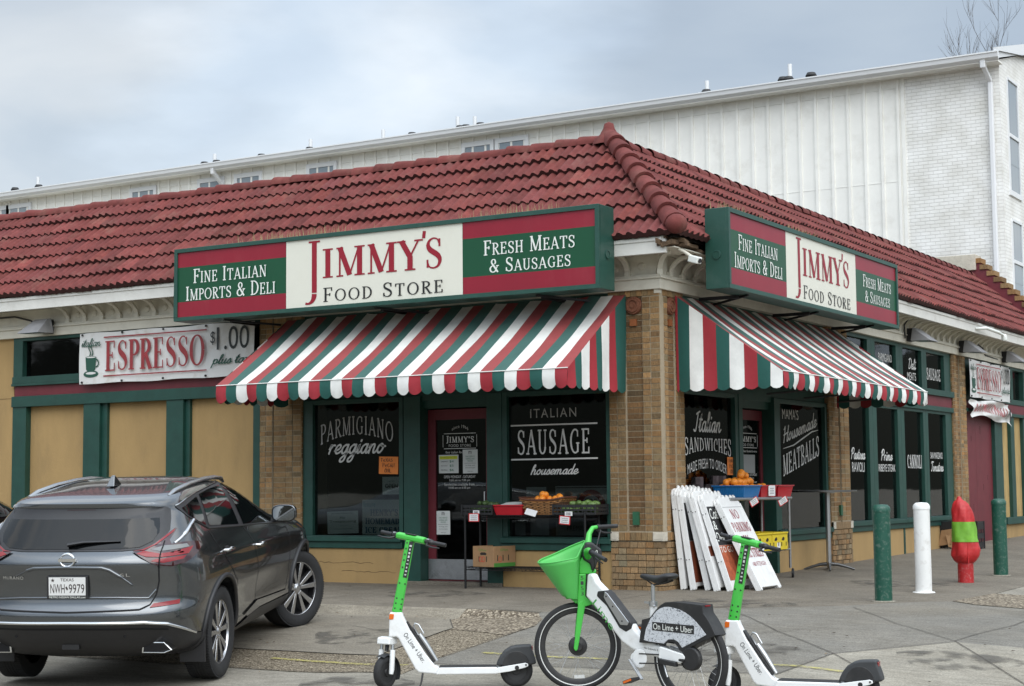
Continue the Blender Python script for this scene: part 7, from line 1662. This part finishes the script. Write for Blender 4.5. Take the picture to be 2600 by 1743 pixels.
def make_scooter(loc, rz, label):
    t = thing('electric_scooter', label, 'scooter', loc, rz, group='shared electric scooters by the kerb')
    # body: neck and down tube in one white moulding, then the deck
    b = MB(); b.prism([(.044,.592),(.140,.592),(.150,.560),(.201,.456),(.330,.262),(.395,.180),(.430,.165),(.430,.108),(.270,.124),(.243,.150),(.113,.388),(.100,.400),(.036,.400),(.040,.52)], FLAT, -.042, .042)
    b.build('frame', SWH, t, bevel=.012, seg=3)
    b = MB(); b.prism([(.405,.110),(.430,.165),(.870,.166),(.900,.150),(.890,.112)], FLAT, -.078, .078); b.build('deck', SWH, t, bevel=.010, seg=3)
    b = MB(); b.box(.43,.875,-.068,.068,.166,.172); b.build('deck_mat', SBK, t, bevel=.003)
    for sy in (-1, 1):
        b = MB(); b.prism([(.875,.118),(.885,.163),(1.10,.197),(1.122,.190),(1.124,.172),(1.10,.160),(.98,.132)], FLAT, sy*.076-.007, sy*.076+.007); b.build('rear_arm', SWH, t, bevel=.004)
        b = MB(); b.lathe([(.0,.004),(.012,.004),(.013,.0),(.017,.0),(.017,-.003)], (1.035,sy*.085,.160), (0,sy,0), 14); b.lathe([(.0,.003),(.007,.003),(.007,-.002)], (1.105,sy*.085,.182), (0,sy,0), 10); b.build('axle_bolt', SBK, t)
    b = MB(); n = 26; P = [[],[]]
    arc_ = [(.872,.172),(.884,.205),(.905,.245),(.94,.288),(.985,.316),(1.03,.326),(1.09,.330),(1.15,.331),(1.152,.305),(1.163,.275),(1.180,.225),(1.188,.186),(1.15,.178),(1.05,.176),(.95,.172)]
    b.prism(arc_, FLAT, -.058, .058); b.build('rear_fender', SGY, t, bevel=.014, seg=3)
    b = MB(); b.prism([(1.03+.105*math.cos(R(a)), .172+.115*math.sin(R(a))) for a in range(0,181,12)], FLAT, -.061, .061); b.build('fender_rib', SBK, t, bevel=.004)
    b = MB(); b.box(1.150,1.160,-.035,.035,.285,.318); b.build('tail_light', RLENS, t, bevel=.003)
    def tyre(c, ax, M=None):
        m1 = MB(); m1.lathe([(.078,-.026),(.10,-.034),(.118,-.028),(.127,-.012),(.128,0),(.127,.012),(.118,.028),(.10,.034),(.078,.026)], c, ax, 44, cap=False)
        m2 = MB(); m2.lathe([(.0,-.030),(.030,-.030),(.034,-.020),(.078,-.024),(.080,.024),(.034,.020),(.030,.030),(.0,.030)], c, ax, 32)
        for k in range(6):
            a = R(60*k); 
        if M: m1.xf(M); m2.xf(M)
        w_ = m2.build('wheel', SBK, t, smooth=40); m1.build('tyre', RUB, w_, smooth=50)
    tyre((1.031,0,.132), (0,1,0))
    b = MB(); b.tube([(.300,-.03,.118),(.292,-.055,.06),(.276,-.075,.012),(.262,-.080,.004)], [.008,.007,.006,.005], 8); b.build('kickstand', SBK, t, smooth=60)
    # cable lock and its cradle lying along the down tube
    def dtp(f, off): # along the upper edge of the down tube
        a, c = Vector((.165,0,.520)), Vector((.392,0,.190)); d = c-a; n = Vector((-d.z,0,d.x)).normalized(); n = n if n.x > 0 else -n; return a + d*f + n*off
    b = MB(); b.beam(dtp(.02,.006), dtp(.97,.006), .060, .016, (1,0,1)); b.build('down_tube_liner', SBK, t, bevel=.004)
    b = MB(); b.tube([dtp(.36,.030), dtp(.6,.030), dtp(.98,.024)], [.020,.022,.016], 10); b.build('lock_barrel', SIL, t, smooth=60)
    b = MB(); b.tube([dtp(.36,.020), dtp(.18,.026), dtp(.14,.052), dtp(.20,.068), dtp(.40,.062)], .0075, 8); b.build('lock_shackle', SIL, t, smooth=60)
    l = MB(); d = (dtp(1,0)-dtp(0,0)).normalized(); ux = d; uy = Vector((d.z*-1,0,d.x)) ; uy = uy if uy.x > 0 else -uy
    # writing runs down the tube, tops of the letters to the rear
    txt_on(l, bfont('On Lime + Uber.'), Vector((.148,-.0438,.418)), ux, uy, .265, .036); l.build('lettering', FADE, t, fix=False)
    b = MB(); b.prism([(.040,.540),(.050,.536),(.074,.540),(.078,.578),(.052,.582),(.042,.575)], FLAT, -.048, -.040); b.build('side_reflector', AMB, t, bevel=.003)
    # stem: tapered green tube with its black hole pattern and data strip
    A, B_ = Vector((.098,0,.592)), Vector((.205,0,1.150)); ax = (B_-A).normalized(); sx = Vector((ax.z,0,-ax.x))
    b = MB(); rows = []
    for f, hw, hd in ((0,.040,.036),(.2,.038,.034),(.6,.036,.031),(1.0,.036,.030)):
        c = A.lerp(B_, f); rows.append([c + sx*hw*(abs(math.cos(a))**.55)*(1 if math.cos(a) > 0 else -1) + Vector((0,1,0))*hd*(abs(math.sin(a))**.55)*(1 if math.sin(a) > 0 else -1) for a in [2*math.pi*k/28 for k in range(28)]])
    b.grid(rows, closed_u=True); st = b.build('stem', LIME, t, smooth=50)
    b = MB()
    for f in (.05,.12,.19,.40,.62,.72,.80,.88,.96):
        for s_, yy in ((-.024,-1),(.030,-1)):
            if s_ > 0 and f > .5: continue
            c = A.lerp(B_, f) + sx*s_*.8; c.y = -.0335+.003*f; b.lathe([(.0,.002),(.0065,.002),(.0065,-.002)], c, (0,-1,0), 10)
    b.build('stem_hole', SBK, st)
    b = MB(); hgt = .285; c0 = A.lerp(B_, .485); b.obox(c0+ax*hgt*.5+sx*.013+Vector((0,-.0325,0)), ax*hgt/2, sx*.0155, Vector((0,.0012,0))); b.build('data_strip', SBK, st)
    l = MB(); rr = random.Random(3)
    for k in range(9):
        c = c0 + ax*(hgt*(.08+.10*k)) + sx*.013 + Vector((0,-.0345,0)); l.obox(c, ax*(.003+.006*rr.random()), sx*(.004+.006*rr.random()), Vector((0,.0003,0)))
    l.build('strip_print', mat('strip_grey', (.5,.52,.5), .6), st)
    # steered parts, built straight ahead (heading -x) and then turned left
    Z0 = Vector((.012,0,.127)); M = T3(Z0) @ Matrix.Rotation(R(58),4,'Z') @ T3(-Z0)
    tyre((.0,0,.127), (0,1,0), M)
    b = MB(); b.prism([(-.030,.345),(-.022,.395),(.03,.402),(.075,.392),(.085,.345),(.03,.335)], FLAT, -.062, .062); b.xf(M).build('fork_crown', SWH, t, bevel=.010, seg=3)
    for sy in (-1, 1):
        b = MB(); b.tube([(.03,sy*.052,.345),(.022,sy*.054,.26)], .013, 12); b.xf(M).build('fork_slider', SIL, t, smooth=60)
        b = MB(); b.tube([(.026,sy*.054,.300),(.008,sy*.056,.150),(.0,sy*.056,.115)], [.021,.021,.017], 12); b.xf(M).build('fork_leg', SWH, t, smooth=60)
    b = MB(); rows = []
    for k in range(15):
        a = R(118-k*10.5); rows.append([(.0+.148*math.cos(a), y, .127+(.148-.012*abs(y)/.04)*math.sin(a)) for y in (-.042,-.03,0,.03,.042)])
    b.grid(rows); b.grid([[(x*.97, y*.9, .127+(z-.127)*.97) for x, y, z in r_] for r_ in rows]); b.xf(M).build('front_fender', SGY, t, smooth=60)
    b = MB(); b.tube([(.03,0,.34),(.02,0,.29)], .016, 8); b.xf(M).build('fender_stay', SBK, t)
    # handlebar assembly on top of the stem
    Zb = Vector((.212,0,1.165)); MT = T3(Zb) @ Matrix.Rotation(R(10.8),4,'Y') @ Matrix.Rotation(R(58),4,'Z')
    b = MB(); b.prism([(-.03,-.020),(-.034,.018),(.0,.030),(.045,.024),(.05,-.012),(.02,-.028)], FLAT, -.135, .135); b.xf(MT).build('handlebar_cover', LIME, t, bevel=.012, seg=3)
    b = MB(); b.obox((.0,0,.03), (.028,0,0), (0,.05,0), (0,0,.004)); b.xf(MT).build('display', SBK, t, bevel=.004)
    for sy in (-1, 1):
        b = MB(); b.tube([(.005,sy*.13,.0),(.012,sy*.19,.0)], .017, 12); b.tube([(.012,sy*.185,0),(.018,sy*.20,0)], [.024,.020], 12); b.tube([(.016,sy*.20,.0),(.03,sy*.315,.0)], [.0165,.0155], 12); b.xf(MT).build('grip', SBK, t, smooth=50)
        b = MB(); b.tube([(.0,sy*.16,-.015),(-.035,sy*.18,-.030),(-.040,sy*.24,-.034),(-.030,sy*.30,-.030)], [.012,.009,.007,.005], 8); b.xf(MT).build('brake_lever', SBK, t, smooth=60)
        b = MB(); b.box(-.012,.020,sy*.165-.012,sy*.165+.012,.012,.024); b.xf(MT).build('bar_clamp', SIL, t, bevel=.003)
    b = MB(); b.tube([(.02,0,-.02),(.03,.03,-.06),(.02,.02,-.10)], .006, 6); b.xf(MT).build('brake_cable', SBK, t, smooth=60)
    return t
sa_ = (.75,-6.54); make_scooter((sa_[0],sa_[1],gh(*sa_)+.003), R(31.06), 'white and green share scooter standing between the grey SUV and the bicycle')
sb_ = (3.2975,-5.826); make_scooter((sb_[0],sb_[1],gh(*sb_)+.003), R(8.6), 'white and green share scooter standing right beside the bicycle rear wheel')

# ---- bicycle
bp = (2.1332,-5.9175); bz = -.3717
BK = thing('share_bicycle', 'white and lime green share bicycle with a green front basket', 'bicycle', (bp[0],bp[1],bz+.004), R(-13.2))
PITCH = Matrix.Rotation(math.atan2(.0355,1.102),4,'Y')
SD = R(44.3); MS = Matrix.Rotation(SD,4,'Z')
def bike_wheel(c, M, nsp=32, fl=.028, motor=True):
    ax = (0,1,0); r_ = .336
    m1 = MB(); m1.lathe([(r_-.052,-.014),(r_-.040,-.024),(r_-.018,-.026),(r_-.004,-.014),(r_,0),(r_-.004,.014),(r_-.018,.026),(r_-.040,.024),(r_-.052,.014)], c, ax, 72, cap=False)
    m2 = MB(); m2.lathe([(r_-.085,-.008),(r_-.075,-.013),(r_-.052,-.014),(r_-.050,.014),(r_-.075,.013),(r_-.085,.008)], c, ax, 64, cap=False); m2.grid([[ (c[0]+(r_-.085)*math.cos(2*math.pi*k/64), c[1]+y, c[2]+(r_-.085)*math.sin(2*math.pi*k/64)) for k in range(64)] for y in (-.008,.008)], closed_u=True)
    m3 = MB()
    for sy in (-1, 1): m3.lathe([(r_-.043,sy*.0232),(r_-.0365,sy*.0252)], c, ax, 72, cap=False)
    m4 = MB()
    for k in range(nsp):
        a = 2*math.pi*k/nsp; sy = 1 if k % 2 else -1; tw = .9*(1 if (k//2) % 2 else -1); m4.tube([(c[0]+.05*math.cos(a+tw), c[1]+sy*fl, c[2]+.05*math.sin(a+tw)), (c[0]+(r_-.08)*math.cos(a), c[1], c[2]+(r_-.08)*math.sin(a))], .0013, 5)
    m5 = MB(); m5.lathe([(.0,-.048),(.030,-.048),(.038,-.040),(.066,-.036),(.072,-.028),(.072,.028),(.066,.036),(.038,.040),(.030,.048),(.0,.048)], c, ax, 32)
    m6 = MB(); m6.box(c[0]-.03,c[0]+.05,c[1]-.004,c[1]+.004,c[2]-r_+.09,c[2]-r_+.115)
    for m in (m1,m2,m3,m4,m5,m6):
        if M: m.xf(M)
    w_ = m2.build('wheel', SBK, BK, smooth=50); m1.build('tyre', RUB, w_, smooth=50); m3.build('reflective_band', mat('reflective_band', (.62,.62,.60), .4), w_); m4.build('spokes', SIL, w_); m5.build('hub', SBK, w_, smooth=40); m6.build('spoke_reflector', mat('clear_reflector', (.55,.56,.55), .3), w_)
bike_wheel((0,0,.334), MS); bike_wheel((1.102,0,.298), None)
# frame
fr_ = [(.133,.892),(.188,.896),(.226,.836),(.315,.770),(.57,.541),(.607,.489),(.676,.431),(.80,.398),(.90,.380),(.90,.293),(.80,.300),(.684,.313),(.561,.347),(.469,.395),(.404,.458),(.184,.665),(.114,.718)]
b = MB(); b.prism(fr_, FLAT, -.034, .034); b.build('frame', SWH, BK, bevel=.020, seg=4)
for sy in (-1, 1):
    b = MB(); b.prism([(.87,.386),(1.02,.356),(1.086,.344),(1.105,.325),(1.100,.296),(1.07,.280),(.90,.293),(.86,.300)], FLAT, sy*.062-.011, sy*.062+.011); b.build('chain_stay', SWH, BK, bevel=.006)
    b = MB(); b.beam((.84,sy*.03,.345),(.90,sy*.06,.340),.03,.07); b.build('stay_bridge', SWH, BK, bevel=.006)
b = MB(); b.prism([(.242,.765),(.321,.773),(.354,.756),(.576,.541),(.58,.50),(.52,.468),(.454,.498),(.33,.655),(.23,.726)], FLAT, -.040, .040); b.build('battery_cover', SBK, BK, bevel=.012, seg=3)
b = MB(); b.prism([(.318,.764),(.344,.752),(.555,.545),(.540,.520),(.470,.521),(.330,.690),(.309,.721)], FLAT, -.0435, .0435); b.build('battery_plate', SIL, BK, bevel=.004)
b = MB()
for p in ((.335,.728),(.40,.655),(.49,.55)): b.lathe([(0,.002),(.006,.002),(.006,-.002)], (p[0],-.0445,p[1]), (0,-1,0), 10)
b.build('plate_screw', SBK, BK)
b = MB(); b.tube([(.765,0,.40),(.762,0,.60),(.760,0,.700)], [.034,.030,.027], 14); b.build('seat_tube', SWH, BK, smooth=60)
b = MB(); b.tube([(.760,0,.69),(.759,0,.83)], .0155, 14); b.build('seat_post', SIL, BK, smooth=60)
b = MB(); b.tube([(.760,0,.672),(.760,0,.706)], .034, 16); b.beam((.70,-.03,.70),(.745,-.02,.695),.012,.016); b.tube([(.79,-.02,.675),(.795,-.045,.672)], .008, 8); b.build('seat_clamp', SIL, BK, smooth=40)
b = MB(); rows = []
for x, hw, zt, zb in ((.640,.010,.896,.880),(.655,.020,.907,.870),(.70,.026,.905,.862),(.76,.034,.898,.848),(.81,.050,.899,.835),(.86,.070,.908,.838),(.91,.078,.920,.862),(.95,.072,.918,.876),(.972,.045,.908,.886),(.978,.015,.900,.892)):
    rows.append([(x, hw*math.cos(a), (zt if math.sin(a) > 0 else zb) if abs(math.cos(a)) < .5 else (zt+zb)/2+ (zt-zb)/2*math.sin(a)/.87) for a in [2*math.pi*k/16 for k in range(16)]])
b.grid(rows, closed_u=True); b.f.append(tuple(range(15,-1,-1))); b.c.append((1,1,1)); b.mi.append(0); o_ = len(b.v)-16; b.f.append(tuple(o_+k for k in range(16))); b.c.append((1,1,1)); b.mi.append(0)
sdl = b.build('saddle', SBK, BK, smooth=70); md = sdl.modifiers.new('smooth', 'SUBSURF'); md.levels = md.render_levels = 1
b = MB(); b.tube([(.70,0,.862),(.76,0,.826),(.86,.03,.842),(.93,.03,.862)], .006, 8); b.tube([(.76,0,.826),(.86,-.03,.842),(.93,-.03,.862)], .006, 8); b.build('saddle_rail', SBK, BK, smooth=60)
# rear wheel cover with its printed panel
go = [(.67,.402),(.70,.572),(.776,.590),(.835,.652),(.875,.685),(.921,.708),(1.00,.714),(1.112,.711),(1.264,.702),(1.273,.645),(1.305,.610),(1.335,.570),(1.382,.494),(1.36,.482),(1.289,.455),(1.15,.394),(1.078,.357),(1.050,.365),(1.030,.395),(1.000,.420),(.955,.425),(.905,.398),(.80,.404)]
for sy in (-1, 1):
    b = MB(); b.prism(go, FLAT, sy*.058-.006, sy*.058+.006); b.build('wheel_cover', SBK, BK, bevel=.004)
b = MB(); top = go[1:17]; rows = [[(u, y, v) for u, v in top] for y in (-.058,-.03,0,.03,.058)]; b.grid(rows); b.build('mudguard', SBK, BK, smooth=50)
pnl = [(.719,.425),(.742,.508),(.786,.584),(.84,.639),(.875,.660),(.915,.674),(.96,.677),(1.008,.671),(1.06,.661),(1.111,.643),(1.165,.614),(1.211,.58),(1.255,.540),(1.299,.493),(1.19,.440),(1.079,.390),(1.062,.405),(1.044,.428),(1.003,.445),(.951,.442),(.909,.410),(.772,.416)]
def doodle():
    m = bpy.data.materials.new('doodle_print'); m.use_nodes = True; t = m.node_tree; bs = t.nodes['Principled BSDF']; bs.inputs['Roughness'].default_value = .5
    g = t.nodes.new('ShaderNodeTexCoord'); n = t.nodes.new('ShaderNodeTexNoise'); n.inputs['Scale'].default_value = 24; n.inputs['Detail'].default_value = 1.0; n.inputs['Distortion'].default_value = 1.6; t.links.new(g.outputs['Object'], n.inputs['Vector'])
    r = t.nodes.new('ShaderNodeValToRGB'); e = r.color_ramp.elements; e[0].position = .470; e[0].color = (.52,.54,.57,1); e[1].position = .53; e[1].color = (.52,.54,.57,1)
    for p, c in ((.482,(.52,.54,.57)),(.490,(.10,.11,.13)),(.512,(.10,.11,.13)),(.520,(.52,.54,.57))): k = e.new(p); k.color = (*c, 1)
    t.links.new(n.outputs['Fac'], r.inputs[0]); t.links.new(r.outputs[0], bs.inputs['Base Color']); return m
b = MB(); b.prism(pnl, FLAT, -.067, -.0645); b.build('printed_panel', doodle(), BK)
b = MB(); b.prism([(.803,.562),(1.192,.552),(1.190,.490),(.801,.500)], FLAT, -.0685, -.0672); lb_ = b.build('name_plate', SBK, BK)
l = MB(); txt_on(l, bfont('On Lime + Uber'), Vector((.812,-.0690,.508)), Vector((1,0,-.026)), ZZ, .366, .045); l.build('lettering', LET_W, lb_, fix=False)
b = MB(); b.prism([(1.215,.684),(1.272,.700),(1.272,.690),(1.262,.682),(1.252,.626),(1.236,.626),(1.236,.676)], FLAT, -.03, .03); b.build('tail_light', RLENS, BK, bevel=.003)
b = MB(); b.tube([(1.05,-.066,.30),(1.102,-.072,.298)], .012, 8); b.lathe([(.0,-.012),(.078,-.010),(.085,0),(.085,.03),(.0,.03)], (1.150,-.058,.312), (0,1,0), 24); b.prism([(.88,.302),(1.03,.282),(1.04,.250),(.90,.262)], FLAT, -.10, -.06); b.build('drive_unit', SBK, BK, bevel=.004)
b = MB(); b.tube([(.90,-.06,.28),(.93,-.075,.21),(.95,-.08,.17)], [.010,.008,.007], 8); b.build('kickstand', SIL, BK, smooth=60)
b = MB(); b.lathe([(.0,-.046),(.036,-.046),(.040,-.03),(.040,.03),(.036,.046),(.0,.046)], (.605,0,.285), (0,1,0), 24); b.lathe([(.055,-.052),(.070,-.050),(.070,-.046),(.055,-.046)], (.66,0,.285), (0,1,0), 24); b.build('bottom_bracket', SWH, BK, bevel=.004)
b = MB(); b.beam((.575,-.066,.275),(.700,-.070,.132),.016,.030,(0,1,0)); b.build('crank', SIL, BK, bevel=.006)
b = MB(); b.beam((.620,.066,.295),(.555,.070,.49),.016,.028,(0,1,0)); b.build('crank', SBK, BK, bevel=.006)
def pedal(c, rot):
    b = MB(); b.box(-.048,.048,-.045,.045,-.012,.012); b.xf(T3(c) @ Matrix.Rotation(rot,4,'Y')); p = b.build('pedal', SBK, BK, bevel=.004)
    b = MB(); b.box(-.040,.040,-.047,-.044,-.008,.008); b.box(-.05,-.046,-.03,.03,-.008,.008); b.xf(T3(c) @ Matrix.Rotation(rot,4,'Y')); b.build('pedal_reflector', AMB, p)
pedal((.640,-.125,.128), R(-20)); pedal((.555,.125,.497), R(10))
b = MB(); b.tube([(.66,-.052,.32),(.9,-.05,.325),(1.09,-.052,.335)], .005, 6); b.tube([(.66,-.052,.25),(.9,-.05,.262),(1.09,-.052,.262)], .005, 6); b.build('chain', SBK, BK)
l = MB(); d = Vector((.399-.206,0,.470-.675)).normalized(); uy = Vector((-d.z,0,d.x)); uy = uy if uy.x > 0 else -uy; txt_on(l, bfont('Lime', 1.05), Vector((.190,-.0350,.672))-uy*.004, d, uy, .27, .052); l.build('lettering', mat('decal_green', (.06,.30,.06), .5), BK, fix=False)
l = MB(); txt_on(l, bfont('No Sidewalk Riding'), Vector((.695,-.0350,.352)), Vector((1,0,-.09)), ZZ, .175, .020); l.build('lettering', FADE, BK, fix=False)
# steered front end
b = MB()
for sy in (-1, 1): b.prism([(.036,.690),(.058,.640),(.016,.411),(-.003,.312),(-.018,.300),(-.034,.318),(-.022,.411),(.004,.66)], FLAT, sy*.058-.011, sy*.058+.011)
b.xf(MS).build('fork', LIME, BK, bevel=.006)
b = MB(); b.prism([(.012,.888),(.068,.888),(.060,.715),(.116,.668),(.116,.655),(.060,.640),(.0,.655),(.0,.70)], FLAT, -.066, .066); b.xf(MS).build('fork_crown', LIME, BK, bevel=.012, seg=3)
l = MB()
for k, ch in enumerate('5153'): put(l, bfont(ch), (0,-.0675,0), XA, ZZ, .026, .048, .845-.040*k, .873-.040*k)
l.xf(MS).build('lettering', FADE, BK, fix=False)
b = MB(); b.prism([(.062,.905),(.098,.905),(.094,.67),(.066,.70)], FLAT, -.040, .040); b.xf(MS).build('head_tube_gap', SBK, BK)
b = MB(); b.prism([(.015,.885),(.015,.975),(.05,1.03),(.10,1.06),(.120,.945),(.150,.915),(.148,.895),(.125,.885)], FLAT, -.050, .050); b.xf(MS).build('bar_mount', LIME, BK, bevel=.012, seg=3)
b = MB(); b.prism([(.070,1.128),(.118,1.130),(.190,1.075),(.196,1.010),(.160,.985),(.140,.925),(.112,.912),(.100,.965),(.045,1.000),(.040,1.03)], FLAT, -.068, .068); b.xf(MS).build('display_unit', SBK, BK, bevel=.014, seg=3)
l = MB(); put(l, bfont('0'), (0,-.0698,0), XA, ZZ, .145, .160, 1.045, 1.070); l.xf(MS).build('display_print', LET_W, BK, fix=False)
for sy in (-1, 1):
    b = MB()
    if sy < 0: P = [(.085,-.05,1.02),(.075,-.12,1.065),(.085,-.20,1.075),(.10,-.26,1.065)]
    else: P = [(.085,.05,1.02),(.095,.10,1.12),(.105,.13,1.19),(.135,.17,1.235),(.170,.20,1.240)]
    b.tube(P, [.030,.026,.021,.017,.016][:len(P)], 12, flat=1.0); b.xf(MS).build('handlebar', LIME, BK, smooth=60)
    e1 = Vector(P[-1])
    b = MB(); tip = e1 + (Vector((.10,-.20,-.055)) if sy < 0 else Vector((.165,.10,.006)))
    b.tube([e1, e1.lerp(tip,.2), e1.lerp(tip,.22), tip], [.018,.018,.0165,.0165], 12); b.tube([e1, e1.lerp(tip,.05)], .024, 12); b.xf(MS).build('grip', SBK, BK, smooth=50)
    b = MB(); dd = tip-e1; b.tube([e1+Vector((0,0,-.02)), e1+dd*.2+Vector((.02,0,-.045)), e1+dd*.6+Vector((.02,0,-.050))], [.010,.008,.005], 8); b.xf(MS).build('brake_lever', SBK, BK, smooth=60)
b = MB(); b.tube([(.20,.20,1.22),(.15,.12,1.05),(.11,.04,.93)], .005, 6); b.tube([(.12,-.15,1.04),(.14,-.08,.95),(.11,-.03,.88)], .005, 6); b.xf(MS).build('brake_cable', SBK, BK, smooth=60)
# basket: an open tapering bucket
rim = [(-.006,-.155,1.018),(-.06,-.185,1.006),(-.13,-.190,.992),(-.20,-.165,.980),(-.262,-.105,.974),(-.296,-.03,.974),(-.297,.03,.980),(-.268,.105,.998),(-.20,.165,1.022),(-.12,.190,1.055),(-.04,.185,1.092),(.035,.165,1.122),(.070,.150,1.134),(.050,.05,1.10),(.02,-.06,1.055)]
bot = [(-.004,-.085,.700),(-.03,-.095,.704),(-.06,-.095,.708),(-.085,-.085,.714),(-.108,-.055,.722),(-.120,-.015,.728),(-.120,.015,.728),(-.108,.055,.722),(-.085,.085,.714),(-.06,.095,.708),(-.03,.095,.704),(-.006,.092,.700),(-.002,.085,.700),(-.001,.03,.70),(-.002,-.03,.70)]
def loopcr(P, k=3):
    out = []; n = len(P)
    for i in range(n):
        p0, p1, p2, p3 = P[i-1], P[i], P[(i+1) % n], P[(i+2) % n]
        for s_ in range(k):
            u = s_/k; out.append(tuple(.5*((2*p1[d_])+(-p0[d_]+p2[d_])*u+(2*p0[d_]-5*p1[d_]+4*p2[d_]-p3[d_])*u*u+(-p0[d_]+3*p1[d_]-3*p2[d_]+p3[d_])*u**3) for d_ in range(3)))
    return out
rs_, bs_ = loopcr(rim), loopcr(bot)
rows = [[tuple(p[d_]+(q_[d_]-p[d_])*f for d_ in range(3)) for p, q_ in zip(rs_, bs_)] for f in [i/10 for i in range(11)]]
b = MB(); b.grid(rows, closed_u=True); n_ = len(rs_); b.f.append(tuple(10*n_+k for k in range(n_))); b.c.append((1,1,1)); b.mi.append(0); b.tube(rs_, .006, 6, closed=True)
bo = b.xf(MS).build('basket', BASK, BK, smooth=55); sm = bo.modifiers.new('wall', 'SOLIDIFY'); sm.thickness = .004; sm.offset = -1
b = MB(); b.prism([(-.10,.72),(-.085,.695),(-.05,.700),(-.045,.69),(-.01,.66),(.01,.68),(.01,.72)], FLAT, -.05, .05); b.xf(MS).build('basket_bracket', LIME, BK, bevel=.004)
